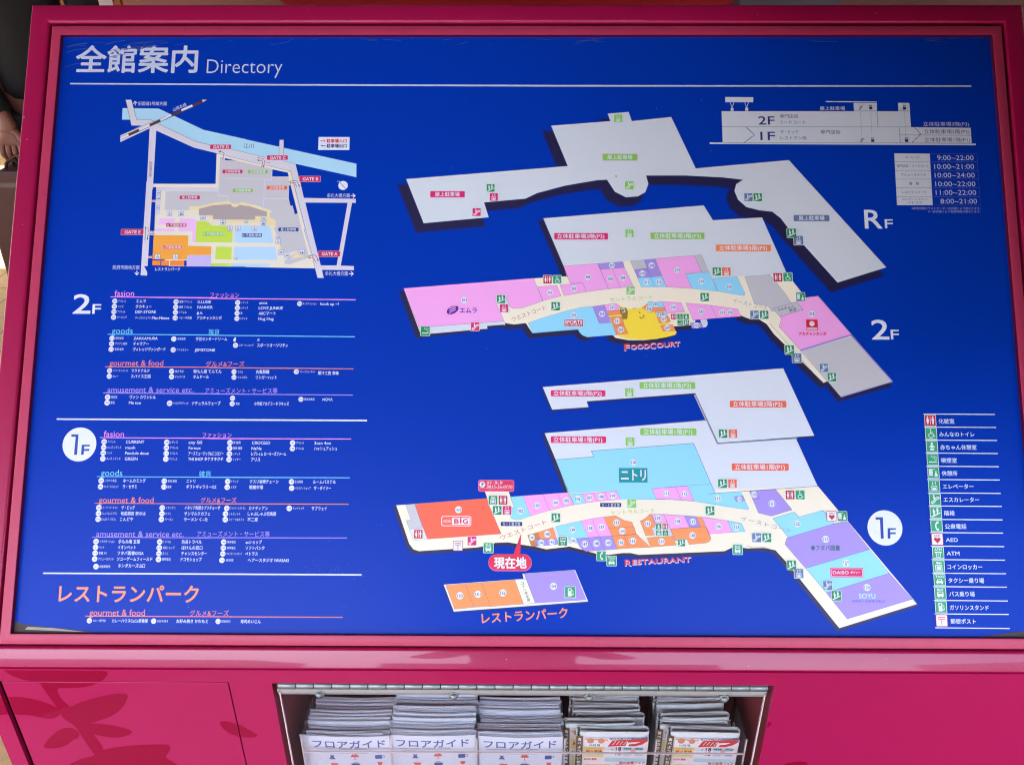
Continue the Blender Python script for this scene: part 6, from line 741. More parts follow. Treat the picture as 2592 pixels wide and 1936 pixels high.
["i",7,"stair","icgreen2",316.6,-293.69,10.8,10.8],["i",7,"elev","bluegrey",324.77,-303.46,10.7,10.7],["i",7,"esc","bluegrey",358.08,-317.18,10.7,10.7],["i",7,"stair","icgreen2",367.66,-328.85,11.34,11.34],
["t",7,"futaba","●フタバ図書",340.59,-273.73,374.93,-273.73,6.7,0.02],["r",7,"magenta",362.02,-307.74,400.81,-296.58,0.32],["r",7.3,"white",362.76,-307.11,400.27,-297.42,1.5],["r",7.6,"magenta",363.3,-306.58,399.74,-297.95,1.3],
["t",8,"white","DAISO",364.92,-302.09,383.68,-302.09,5.14,0.01],["t",8,"white","ダイソー",385.81,-302.12,397.07,-302.12,3.21,0.03],["t",7,"cyan2","SOYU",394.23,-329,413.77,-329,7.7,0.02],
["t",7,"bluelogo","FAMILY GAME FIELD",386.02,-334.94,424.63,-334.94,3.39,0.01],["r",7,"magenta",32.29,-150.29,99.19,-142.19,1.56],["t",8,"white","立体駐車場1階(P1)",35.4,-146.24,94.53,-146.24,6.65,0.01],
["r",7,"tgreen",140.56,-140.59,208.56,-132.16,1.56],["t",8,"white","立体駐車場1階(P1)",144.46,-136.38,203.58,-136.38,6.91,0.01],["r",7,"torange2",249.93,-182.68,318.36,-174.2,1.54],
["t",8,"white","立体駐車場1階(P1)",253.48,-178.44,313.72,-178.44,6.95,0.01],["i",7,"elev","tgreen",127.92,-148.53,10.61,10.61],["c",7,"white",131.87,-173.33,3.87],["t",8,"navy","110",128.93,-173.33,134.81,-173.33,4.84,0.01],
["r",6,"teal",114.15,-197.37,148.31,-180.13,0.31],["t",8,"white","ニトリ",116.47,-188.76,146.61,-188.76,15.5,0.02],
]],
['restaurant_park_plan', [
["l",0,"sh1",1.87,[-95.29,-318.95,-0.94,-311.77,-2.19,-305.88,60.11,-301.17,75.22,-337.55,-82.92,-349.86],1],["l",0.6,"sh2",1.13,[-95.29,-318.95,-0.94,-311.77,-2.19,-305.88,60.11,-301.17,75.22,-337.55,-82.92,-349.86],1],
["l",1.2,"sh3",0.49,[-95.29,-318.95,-0.94,-311.77,-2.19,-305.88,60.11,-301.17,75.22,-337.55,-82.92,-349.86],1],["p",2.2,"sh4",[-95.29,-318.95,-0.94,-311.77,-2.19,-305.88,60.11,-301.17,75.22,-337.55,-82.92,-349.86]],
["p",4,"white",[-94.81,-318.22,-0.44,-311.04,-1.69,-305.15,60.61,-300.44,75.72,-336.83,-82.43,-349.14]],["p",4,"orange",[-92.32,-318.86,-69.67,-316.99,-58.84,-343.99,-81.48,-346.49]],
["l",6,"ln",0.26,[-92.32,-318.86,-69.67,-316.99,-58.84,-343.99,-81.48,-346.49],1],["p",4,"orange",[-69.67,-316.99,-50.06,-315.61,-39.14,-343.1,-58.84,-343.99]],
["l",6,"ln",0.27,[-69.67,-316.99,-50.06,-315.61,-39.14,-343.1,-58.84,-343.99],1],["p",4,"orange",[-50.06,-315.61,-10.75,-312.46,-0.23,-339.97,-39.14,-343.1]],
["l",6,"ln",0.27,[-50.06,-315.61,-10.75,-312.46,-0.23,-339.97,-39.14,-343.1],1],["p",4,"beige",[-10.75,-312.46,2.85,-311.35,13.4,-338.87,-0.23,-339.97]],["l",6,"ln",0.27,[-10.75,-312.46,2.85,-311.35,13.4,-338.87,-0.23,-339.97],1],
["p",4,"purple",[0.53,-305.55,59.78,-301.09,73.52,-334.83,13.4,-338.87]],["l",6,"ln",0.27,[0.53,-305.55,59.78,-301.09,73.52,-334.83,13.4,-338.87],1],["c",7,"white",-75.52,-330.85,4.15],
["t",8,"navy","150",-78.64,-330.85,-72.39,-330.85,5.19,0.01],["c",7,"white",-54.3,-329.15,4.1],["t",8,"navy","151",-57.43,-329.14,-51.17,-329.14,5.13,0.01],["c",7,"white",-24.69,-327.41,4.15],
["t",8,"navy","152",-27.81,-327.41,-21.56,-327.41,5.19,0.01],["c",7,"white",34.97,-319.51,4.15],["t",8,"navy","154",31.85,-319.51,38.1,-319.51,5.19,0.01],["i",7,"gas","icgreen",54.69,-326.1,12.46,12.46],
["t",7,"navy","コ",-3.73,-316.05,-0.27,-316.05,4.1,0],["t",7,"navy","イ",-2.24,-319.9,1.22,-319.9,4.1,0],["t",7,"navy","ン",-0.75,-323.76,2.71,-323.76,4.1,0],["t",7,"navy","精",0.74,-327.61,4.19,-327.61,4.1,0],
["t",7,"navy","米",2.22,-331.45,5.68,-331.45,4.1,0],["t",7,"navy","機",3.71,-335.3,7.16,-335.3,4.15,0],["t",7,"salmon","レストランパーク",-49.53,-357.12,51.68,-349.88,13.37,0.02],
]],
]

# ------------------------------------------------------------------ the kiosk
LEAN = 0.643877
kiosk = empty('directory_kiosk', (0, 0, 0))
tag(kiosk, 'magenta shopping centre directory stand with blue floor map board and leaflet box', 'directory')
CEN = Vector((0, 0, 950))
BF = Matrix.Translation(CEN*MM) @ Matrix(((1, 0, 0, 0), (0, math.sin(LEAN), -math.cos(LEAN), 0), (0, math.cos(LEAN), math.sin(LEAN), 0), (0, 0, 0, 1)))
def onboard(o): o.matrix_local = BF; return o
def W(u, v, n):   # board mm -> world mm
    return (u, v*math.sin(LEAN)-n*math.cos(LEAN), 950+v*math.cos(LEAN)+n*math.sin(LEAN))
# blue printed panel
PANELM = mat('print_panel', INK['panel'], rough=0.36, spec=0.12, noise=(700, .035), bump=(260, .02))
pb = MB(); pb.box(-609, 609, -382, 382, -6, 0, PANELM)
panel = onboard(pb.build('sign_panel', kiosk)); panel['label'] = 'deep blue printed map board'
for gname, items in PRINT:
    p = PR()
    for it in items:
        k = it[0]
        if k == 'p': p.poly(it[1], ink(it[2]), it[3])
        elif k == 'l': p.line(it[1], ink(it[2]), it[3], it[4], it[5])
        elif k == 't': p.text(it[1], ink(it[2]), *it[3:])
        elif k == 'c': p.disc(it[1], ink(it[2]), *it[3:])
        elif k == 'r': p.rrect(it[1], ink(it[2]), *it[3:])
        elif k == 'i':
            o = bpy.data.objects.new('pictogram', pictogram(it[2], it[3])); COL.objects.link(o); o.parent = panel
            o.location = (it[4]*MM, it[5]*MM, 1.1*MM); o.scale = (it[6]/100, it[7]/100, .5)
    if p.v: p.build(gname, panel)
# worn film and glue at the panel's edges
random.seed(5)
wear = PR(); GL = mat('dried_glue', (66, 84, 140), rough=.5); GL2 = mat('old_glue_brown', (70, 52, 50), rough=.6)
for i in range(34):
    u = random.choice([random.uniform(-598, -300), random.uniform(-300, 100), random.uniform(250, 590)]); v = 373.5-random.random()**2*9
    l = random.uniform(5, 26); a = random.uniform(-.15, .5)
    wear.line(1, GL, random.uniform(.25, .7), [u, v, u+l*.5, v+l*.5*math.sin(a)*.5, u+l, v+l*math.sin(a)])
for i in range(16):
    u = -598+random.random()*110; v = 366-random.random()*34*(1-(u+598)/130)
    wear.line(1, GL, random.uniform(.4, 1.2), [u, v, u+12, v+4, u+26, v+6])
wear.poly(1, GL2, [-602, -362, -590, -366, -560, -369, -520, -373, -490, -378, -602, -378])
wear.poly(1.4, mat('glue_white', (170, 166, 150), rough=.5), [-585, -369, -555, -370, -515, -374.5, -560, -373, -588, -372])
wear.poly(1, GL2, [602, -367, 570, -370, 530, -375.5, 602, -378])
for i in range(60):
    u = random.uniform(-600, 600); wear.disc(1, mat('dark_specks', (20, 30, 70), rough=.6), u, random.uniform(-370, 370), random.uniform(.25, .6), 6)
for i in range(40):
    wear.disc(9.3, mat('pale_specks', (150, 165, 205), rough=.6), random.uniform(-600, 600), random.uniform(-370, 370), random.uniform(.2, .45), 6)
for cx, cy, k in ((-222, -298, 26), (-205, -312, 14)):
    for i in range(k): wear.disc(1, mat('rub_marks', (70, 70, 110), rough=.6), cx+random.gauss(0, 22), cy+random.gauss(0, 6), random.uniform(.3, .9), 7)
tag(wear.build('wear_marks', panel), kind='stuff')

def frame(name, U0, U1, V0, V1, prof, m, parent, label=None, m_in=None):
    """four mitred bars round a rectangle; prof = [(inset from the outside, height off the board)]"""
    cs = [(U0, V0), (U1, V0), (U1, V1), (U0, V1)]; ins = [(1, 1), (-1, 1), (-1, -1), (1, -1)]
    for k in range(4):
        a, b = k, (k+1) % 4; mb = MB(); n = len(prof); vs = []
        for c in (a, b):
            for (i, h) in prof: vs.append((cs[c][0]+ins[c][0]*i, cs[c][1]+ins[c][1]*i, h))
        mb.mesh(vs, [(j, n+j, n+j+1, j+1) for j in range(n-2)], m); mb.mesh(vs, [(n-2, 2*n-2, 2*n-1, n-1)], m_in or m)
        mb.mesh([vs[j] for j in range(n)], [tuple(range(n))], m); mb.mesh([vs[n+j] for j in range(n)], [tuple(range(n))[::-1]], m)
        o = onboard(mb.build(name, parent))
        for p in o.data.polygons: p.use_smooth = len(p.vertices) == 4
        o.modifiers.new('edges', 'EDGE_SPLIT').split_angle = R(32)
        if label: o['label'] = label
def arc(cx, cy, r, a0, a1, n): return [(cx+r*math.cos(R(a0+(a1-a0)*i/n)), cy+r*math.sin(R(a0+(a1-a0)*i/n))) for i in range(n+1)]
frame('outer_frame_bar', -641.5, 641.5, -414, 416.5, [(0, -15)]+arc(2.2, 5.8, 2.2, 180, 90, 4)+arc(20.6, 4.2, 3.8, 90, 0, 5)+[(24.4, -14)], PAINT, kiosk)
frame('inner_frame_bar', -613, 613, -387.8, 387.6, [(0, -12)]+arc(.9, 6.1, .9, 180, 90, 2)+arc(11.2, 6.2, .8, 90, 0, 2)+[(12, -.5)], PAINT_FADED, kiosk, 'paler faded pink inner frame bar', mat('shaded_plum_edge', (84, 8, 52), rough=.6, spec=.2))  # inner wall: darker unfaded plum, with contact shadow put into the colour
chips = PR(); CH = mat('bare_primer_chip', (222, 176, 184), rough=.6); random.seed(21)
for u, v, r in ((-632, 232, .8), (-638, 262, .9), (-628, 120, .6), (452, 404, .7), (-280, 409, .6), (300, 402, .5), (-20, -402, .6), (260, -408, .5), (420, -399, .6), (634, 60, .8)): chips.poly(1, CH, [c for k in range(6) for c in (u+r*random.uniform(.6, 1.3)*math.cos(k), v+r*random.uniform(.6, 1.3)*math.sin(k))])
co_ = onboard(chips.build('paint_chip', kiosk)); co_['kind'] = 'stuff'; co_.matrix_local = BF @ Matrix.Translation((0, 0, .008))
gap = MB(); gap.box(-625, 625, -398, 400, -16, -13, SLOT); g = onboard(gap.build('frame_backing', kiosk)); g['label'] = 'dark strip between the two frames'
# cabinet body: sides, back and slanted underside of the board as one shell
FY = -254.92   # front face of the cabinet
eb = W(0, -414, -2); et = W(0, 416.5, -46); tb = W(0, 405, -60)
prof = [(FY+4, 0), (FY+4, eb[2]-6), W(0, -411, -17)[1:], W(0, 412, -17)[1:], W(0, 412, -70)[1:], (W(0, 412, -70)[1], 0)]
sh = MB()
for x in (-640, 640):
    sh.face([(x, y, z) for y, z in (prof if x > 0 else prof[::-1])], PAINT)
sh.mesh([(x, y, z) for y, z in prof[2:] for x in (-640, 640)], [(0, 1, 3, 2), (2, 3, 5, 4), (4, 5, 7, 6)], PAINT)
sh.build('cabinet_body', kiosk)
OX0, OX1, OZ0, OZ1 = -295.5, 293., 262., 600.5     # leaflet opening
DX0, DX1, DZ0, DZ1 = -621., -345.6, 70., 602.       # door opening
fp = MB(); ZT = 621.60
def slab(x0, x1, z0, z1): fp.box(x0, x1, FY, FY+6, z0, z1, PAINT)
slab(-641.5, DX0, 0, DZ1); slab(DX1, OX0, 0, OZ1); slab(OX1, 641.5, 0, OZ1); slab(DX0, DX1, 0, DZ0); slab(OX0, OX1, 0, OZ0)
slab(-641.5, DX0, DZ1, ZT); slab(DX0, 641.5, DZ1, ZT); slab(DX1, 641.5, OZ1, DZ1)
fpo = fp.build('front_panel', kiosk)
dr = MB(); dr.box(DX0+7.5, DX1-1.1, FY-.8, FY+8, DZ0+2, DZ1-.3, PAINT); door = bevel(dr.build('cabinet_door', kiosk), .7, 2)
bk = MB(); bk.box(DX0-8, DX1+8, FY+14, FY+16, DZ0-6, DZ1+6, SLOT); bk.build('door_recess', kiosk)

# recess for leaflets
rc = MB(); RD = 128
rc.mesh([(OX0, FY+6, OZ0), (OX1, FY+6, OZ0), (OX1, FY+6, OZ1), (OX0, FY+6, OZ1), (OX0, FY+RD, OZ0), (OX1, FY+RD, OZ0), (OX1, FY+RD, OZ1), (OX0, FY+RD, OZ1)],
        [(4, 5, 6, 7), (0, 4, 7, 3), (1, 2, 6, 5), (0, 1, 5, 4), (3, 7, 6, 2)], INTERIOR)
rc.build('leaflet_recess', kiosk)
# leaf motif printed over the band, the door and the strip beside it (x, z on the front face)
def leafprint(name, parent, polys, y, clip):
    for k, P in enumerate(polys):
        mb = MB()
        q = [Vector((P[i], P[i+1])) for i in range(0, len(P), 2)]
        for _ in range(2): q = [v for i in range(len(q)) for v in (q[i]*.8+q[(i+1) % len(q)]*.2, q[i]*.2+q[(i+1) % len(q)]*.8)]   # rounded outlines
        for (ax, s, lim) in ((0, 1, clip[1]), (0, -1, -clip[0]), (1, 1, clip[3]), (1, -1, -clip[2])):
            o = []
            for i in range(len(q)):
                a, b = q[i-1], q[i]; fa, fb = s*a[ax]-lim, s*b[ax]-lim
                if (fa <= 0) != (fb <= 0): o.append(a+(b-a)*(fa/(fa-fb)))
                if fb <= 0: o.append(b)
            q = o
            if len(q) < 3: break
        if len(q) < 3: continue
        t = tessellate_polygon([[Vector((v.x, v.y, 0)) for v in q]]); yy = y-.15-.003*k
        mb.mesh([(v.x, yy, v.y) for v in q], [tuple(f) for f in t], LEAFINK)
        mb.build(name, parent)
LEAVES = [
[-608.81,624.21,-533.05,623.82,-515.27,618.88,-494.72,619.78,-484,617.98,-486.1,612.87,-490.11,607.15,-497.57,601.38,-506.91,596.52,-518.73,592.97,-535.57,591.49,-551.96,591.95,-548.14,563.05,-555.31,578.73,-565.13,594.16,-569.02,600.28,-587.2,603.96,-598.9,611.1,-605.07,618.23],
[-568.87,600.85,-551.04,600.98,-553.48,591.36,-552.04,580.7,-544.19,562.09,-536.11,555.19,-530.64,531.02,-525.98,514.61,-517.41,486.38,-530.04,465.91,-537.11,491.51,-541.68,514.48,-545.3,528.86,-555.98,539.96,-558.02,557.01,-563.63,578.66],
[-545.87,558.1,-527.41,568.15,-504.5,577.16,-482.52,582.79,-470,583.27,-468.55,578.41,-475.17,565.59,-486.58,551.58,-499.82,542.43,-513.9,536.24,-530.17,530,-537.23,533,-553.61,540.99,-554.14,549.04],
[-636.91,574.19,-622.89,574.69,-604.12,577.38,-584.35,573.61,-566.92,565.87,-557.77,558.01,-556.27,550.03,-560.86,542.95,-571.06,538.82,-584.38,541.75,-596,545.69,-616.85,546.53,-646.2,542.27],
[-593.93,488.9,-580.93,505.84,-567.75,518.4,-557.92,523.63,-547.97,523.71,-541.68,514.48,-545.11,506.14,-553.29,501.89,-562.81,492.34,-575.69,486.94,-587.53,485.77],
[-536.31,530.97,-521.91,532.11,-505.39,530.2,-488.09,525.23,-475.42,518.13,-481.01,511.88,-493.47,506.99,-505.01,506.48,-518.47,510.11,-526.46,512.54,-531.2,516.64],
[-365.99,536.42,-357.44,537.1,-344.38,530.49,-333.18,520.34,-323.14,511.12,-330.86,506.89,-344.97,507.82,-358.1,514.97,-365.14,524.19,-367.35,532.34],
[-526.58,480.98,-515.25,486.4,-488.12,491.92,-458.82,494.71,-437.25,494.89,-434.77,491.32,-436.27,484.95,-446.17,470.96,-436.18,462.41,-429.44,451.57,-416.75,407.05,-587.27,405.44,-584.23,441.38,-568.65,456.88,-551.4,467.88,-532.67,473.43],
[294.21,540.75,297.13,539.76,298.95,536.75,296.18,531.65,293.68,529.6],
[321.12,461.78,329.04,466.6,340.06,469.71,351.67,468.96,354.08,462.94,354,445.5,321.94,436.38]]
leafprint('leaf_print', fpo, LEAVES, FY, (-641, 641, DZ1, ZT-2)); leafprint('leaf_print', fpo, LEAVES, FY, (-641, DX0, 0, DZ1)); leafprint('leaf_print', fpo, LEAVES, FY, (DX1, OX0, 0, DZ1)); leafprint('leaf_print', fpo, LEAVES, FY, (OX1, 641, 0, DZ1))
leafprint('leaf_print', door, LEAVES, FY-.8, (DX0+8.5, DX1-2.1, DZ0+3, DZ1-1.9))
# piano hinge with its knuckles, screws, clear flap and tray
hinge = MB(); hinge.box(-290, 285, FY+1, FY+3.4, 581.5, 593, ALU); hinge.box(-290, 285, FY-1.1, FY+1, 586.8, 592, mat('hinge_bead', (172, 172, 164), rough=.45, metal=.3))
hg = hinge.build('hinge', kiosk); hg['label'] = 'long steel piano hinge above the leaflets'
kn = MB(); kn.smooth = True; KW = 574./27; kn.tube([(.4, 0, 0), (.9, 0, 0), (KW-.9, 0, 0), (KW-.4, 0, 0)], [4.3, 4.75, 4.75, 4.3], STEEL, 14); km = kn.data('knuckle')
for i in range(27):
    o = MB().build('knuckle', hg, me=km, loc=(-288.6+i*KW, FY+1.2, 596.6)); o.rotation_euler = (random.uniform(-.2, .2), 0, 0)
pin = MB(); pin.tube([(-289.6, FY+1.2, 596.6), (286.6, FY+1.2, 596.6)], 3.6, DARK, 8); pin.build('hinge_pin', hg)
sm = MB(); sm.smooth = True; sm.tube([(0, 1.5, 0), (0, -1.2, 0)], 5.6, ALU, 14); sm.dome((0, -1.2, 0), 4.6, (0, -1, 0), STEEL, 14, 5, .9); smd = sm.data('screw')
for x, z in ((-240.5, 584.9), (-82.5, 583.4), (77, 582.4), (236, 581.2)):
    MB().build('screw', hg, me=smd, loc=(x, FY-1.4, z))
fl = MB(); fl.box(-287, 283, FY-1.0, FY+2., 270, 580, ACRYL); flo = fl.build('acrylic_flap', kiosk); flo['label'] = 'clear hinged acrylic flap over the leaflets'
for x0, x1 in ((-288.4, -287.2), (283.2, 284.4)):
    e = MB(); e.box(x0, x1, FY-1.1, FY+2.1, 270, 590, EDGE); e.build('flap_edge', flo)
tr = MB(); TY = FY+10; TT = 468
tr.box(-276, 277, TY, TY+2.4, 272, TT, ACRYL); tr.box(-276, 277, TY+.1, TY+120, 266, 270, ACRYL)
for x in (-277, -166, -58, 52, 166, 277.5): tr.box(x-1, x+1, TY+2.6, TY+108, 271, TT+24, ACRYL)
tro = tr.build('leaflet_tray', kiosk); tro['label'] = 'clear acrylic tray with dividers'
te = MB(); te.box(-276, 277, TY-.1, TY+2.5, TT, TT+1., EDGE)
for x in (-277, -166, -58, 52, 166, 277.5): te.box(x-.9, x+.9, TY+2.7, TY+3.6, 271, TT+24, EDGE)
te.build('tray_edge', tro)

# ------------------------------------------------------------------ leaflets and newspapers
BLUEI, REDI = mat('leaflet_blue_ink', (74, 92, 150), rough=.5), mat('leaflet_red_ink', (214, 98, 88), rough=.5)
GREYI = mat('leaflet_grey_ink', (110, 112, 130), rough=.5)
def leaflet_mesh(w, h, th, bow, seed, layers=3):
    rd = random.Random(seed); mb = MB(); n = 10
    def yb(t, k): return -bow*math.sin(math.pi*t)**1.3+k
    for j in range(layers):
        a, b = th*j/layers, th*(j+.86)/layers; dz = rd.uniform(-.35, .35); dx = rd.uniform(-.4, .4)
        top = []
        for i in range(n+1):
            t = i/n; x = -w/2+w*t+dx; top.append((x, yb(t, a), x, yb(t, b)))
        zt = h+dz
        for i in range(n):
            p, q = top[i], top[i+1]; zi = zt+.9*math.sin(math.pi*i/n)*0; zj = zt
            mb.face([(p[0], p[1], 0), (q[0], q[1], 0), (q[0], q[1], zj), (p[0], p[1], zi)], PAPER)
            mb.face([(q[2], q[3], 0), (p[2], p[3], 0), (p[2], p[3], zi), (q[2], q[3], zj)], PAPER)
            mb.face([(p[0], p[1], zi), (q[0], q[1], zj), (q[2], q[3], zj), (p[2], p[3], zi)], PAPER_EDGE)
        for k in (0, n):
            p = top[k]; mb.face([(p[0], p[1], 0), (p[0], p[1], zt), (p[2], p[3], zt), (p[2], p[3], 0)], PAPER_EDGE)
    return mb
BASEM = [leaflet_mesh(105.5, 210, 2.3, b, s).data('leaflet') for b, s in ((1.4, 1), (2.2, 2), (.6, 3), (3.0, 4))]
def cover(parent, w, h, bow):
    """print on the front sheet, bent with it"""
    p = PR(); T = h
    p.text(2, BLUEI, 'フロアガイド', -47, T-14, 45, T-13, 15, .016)
    p.text(2, GREYI, 'FLOOR GUIDE', -14, T-21, 21, T-21, 3.6, .0)
    p.line(2, GREYI, .5, [-43, T-23.5, -17, T-21.4])
    for z0, x0, x1 in ((T-26.5, -42, 4), (T-29.5, -40, 22)):
        x = x0
        while x < x1: p.line(2, GREYI, .7, [x, z0, x+1.1, z0]); x += 1.9
    def dress(x, z, m): p.poly(2, m, [x-3, z+3.5, x-1.2, z+3, x, z+2.2, x+1.2, z+3, x+3, z+3.5, x+1.8, z+.6, x+4, z-4, x-4, z-4, x-1.8, z+.6]); p.line(2, m, .35, [x-4, z-5.2, x+4, z-5.2])
    def tree(x, z, m): p.rrect(2, m, x-5.2, z, x+5.2, z+3.2, 1.6); p.disc(2, m, x-2, z+3, 2.2, 12); p.disc(2, m, x+1.6, z+3.4, 2.4, 12); p.line(2, m, 1., [x, z, x, z-4.4]); p.line(2, m, .4, [x-2.6, z-4.6, x+2.6, z-4.6])
    def cup(x, z, m): p.rrect(2, m, x-5.4, z-4, x+3.4, z+3, 1.2); p.line(2, m, .8, [x+3.2, z+1.8, x+6.2, z+1.4, x+6.2, z-1.4, x+3, z-1.8])
    def bowl(x, z, m): p.poly(2, m, [x-5.4, z+1, x+5.4, z+1, x+3.4, z-3.6, x-3.4, z-3.6]); [p.line(2, m, .4, [x+k, z+2, x+k+.5, z+4]) for k in (-2, 0, 2)]
    def bagp(x, z, m): p.rrect(2, m, x-5.4, z-4, x+5.4, z+1.6, .8); p.line(2, m, .8, [x-2.4, z+1.6, x-1.8, z+3.6, x+1.8, z+3.6, x+2.4, z+1.6])
    def face(x, z, m): p.disc(2, m, x, z, 3., 14); p.line(2, m, 1.2, [x-3.6, z+2.4, x+3.6, z+2.4])
    for k, (r1, r2) in enumerate(((dress, tree), (bowl, bagp), (dress, cup), (tree, bowl), (bagp, dress), (cup, tree))):
        z = T-36-k*13
        r1(-24+k % 2*2, z, BLUEI if k % 2 == 0 else REDI); r2(5, z, REDI if k % 2 == 0 else BLUEI); (cup if k % 2 == 0 else face)(36, z, BLUEI if k % 2 == 0 else REDI)
    p.flush(); mb = MB()
    nv = []
    for (x, z, o) in p.v:
        t = min(1, max(0, x/w+.5)); nv.append((x, -bow*math.sin(math.pi*t)**1.3-o, z))
    mb.v = nv; mb.f = p.f; mb.m = p.m; mb.mats = p.mats
    return mb.build('cover_print', parent)
STK = [(-220, 485, 480, 'leftmost', 5), (-112, 488, 491, 'second', 9), (-3.5, 487, 482, 'third', 13)]
for si, (cx, zf, zb, word, seed) in enumerate(STK):
    rd = random.Random(seed); n = 27; off = 0; zo = 0
    for i in range(n):
        f = i/(n-1)
        if i in (3, 9, 17, 23): off = rd.uniform(-3.5, 3); zo = rd.uniform(-5, 2.5)
        y = FY+16.5+f*60; zt = zf+(zb-zf)*f+zo*(i > 3)*(i < n-2)+rd.uniform(-1.6, 1.6)
        if i == 1: zt -= 1.5
        o = bpy.data.objects.new('leaflet', BASEM[1] if i == 0 else BASEM[rd.randrange(4)]); COL.objects.link(o)
        o.location = ((cx+(off if i else 0)+rd.uniform(-.7, .7))*MM, y*MM, (zt-210)*MM); o.rotation_euler = (R(-1.2-1.5*f), R(rd.uniform(-.35, .35)), 0)
        if i == 0: lab = 'white floor guide leaflet with printed cover at the front of the %s stack' % word; cover(o, 105.5, 210, 2.2)
        elif i == n-1: lab = 'white folded leaflet at the very back of the %s leaflet stack' % word
        elif i == 1 and si == 0: lab = 'white leaflet slipped crooked just behind the front cover of the leftmost stack'; o.rotation_euler = (R(-1.4), R(-2.4), 0); o.location.x -= .0015
        else: lab = 'white folded leaflet in the middle of the %s stack, only its top edge showing' % word
        tag(o, lab, 'leaflet', 'floor guide leaflets in the %s stack' % word)
# newspapers: each a folded bundle of sheets, the round fold at its right-hand end
NI = {k: mat('news_'+k, c, rough=.7) for k, c in dict(red=(200, 60, 52), orange=(206, 136, 100), yellow=(228, 206, 130), teal=(120, 170, 170), pinkbg=(232, 216, 216), blue=(90, 110, 160), dark=(70, 66, 66), green=(150, 190, 110), brown=(110, 84, 56), white=(228, 228, 226), cyan=(176, 206, 214)).items()}
def newspaper_mesh(w, h, seed, gape=3.):
    rd = random.Random(seed); mb = MB(); mb.smooth = True
    def sheet(path, th, zt, m):
        q = [Vector(p) for p in path]; n = len(q); A, B = [], []
        for i in range(n):
            t = (q[min(i+1, n-1)]-q[max(i-1, 0)]).normalized(); nn = Vector((-t.y, t.x)); A.append(q[i]+nn*th/2); B.append(q[i]-nn*th/2)
        for i in range(n-1):
            za, zb = zt(i/(n-1)), zt((i+1)/(n-1))
            mb.face([(A[i].x, A[i].y, 0), (A[i+1].x, A[i+1].y, 0), (A[i+1].x, A[i+1].y, zb), (A[i].x, A[i].y, za)], m)
            mb.face([(B[i+1].x, B[i+1].y, 0), (B[i].x, B[i].y, 0), (B[i].x, B[i].y, za), (B[i+1].x, B[i+1].y, zb)], m)
            mb.face([(A[i].x, A[i].y, za), (A[i+1].x, A[i+1].y, zb), (B[i+1].x, B[i+1].y, zb), (B[i].x, B[i].y, za)], m)
    depth = 10.5
    for j in range(3):
        r = depth/2-1.3*j; wv = rd.uniform(.4, 1.5)*gape/3; ph = rd.uniform(0, 3); x0 = -w/2+rd.uniform(0, 3)+j*1.2; x1 = w/2-r-rd.uniform(0, 2.)
        path = [(x0+(x1-x0)*i/12, -r-wv*math.sin(math.pi*i/12+ph*.2)*(1 if j == 0 else .5)) for i in range(13)]
        path += [(x1+r*math.cos(R(a)), r*math.sin(R(a))) for a in (-60, -30, 0, 30, 60)]
        path += [(x1+(x0-x1)*i/12, r+.6*math.sin(ph+i*.8)*.7) for i in range(13)]
        if j != 1: path += [(x0-r*.6, r*.55), (x0-r*.8, 0), (x0-r*.55, -r*.5)]
        sheet(path, 1.05, lambda t, j=j: h-j*.8+1.2*math.sin(t*6+j), NEWS)
    return mb
NM = [newspaper_mesh(90, 200, s, g).data('newspaper') for s, g in ((1, 2.), (2, 4.), (3, 1.), (4, 6.))]
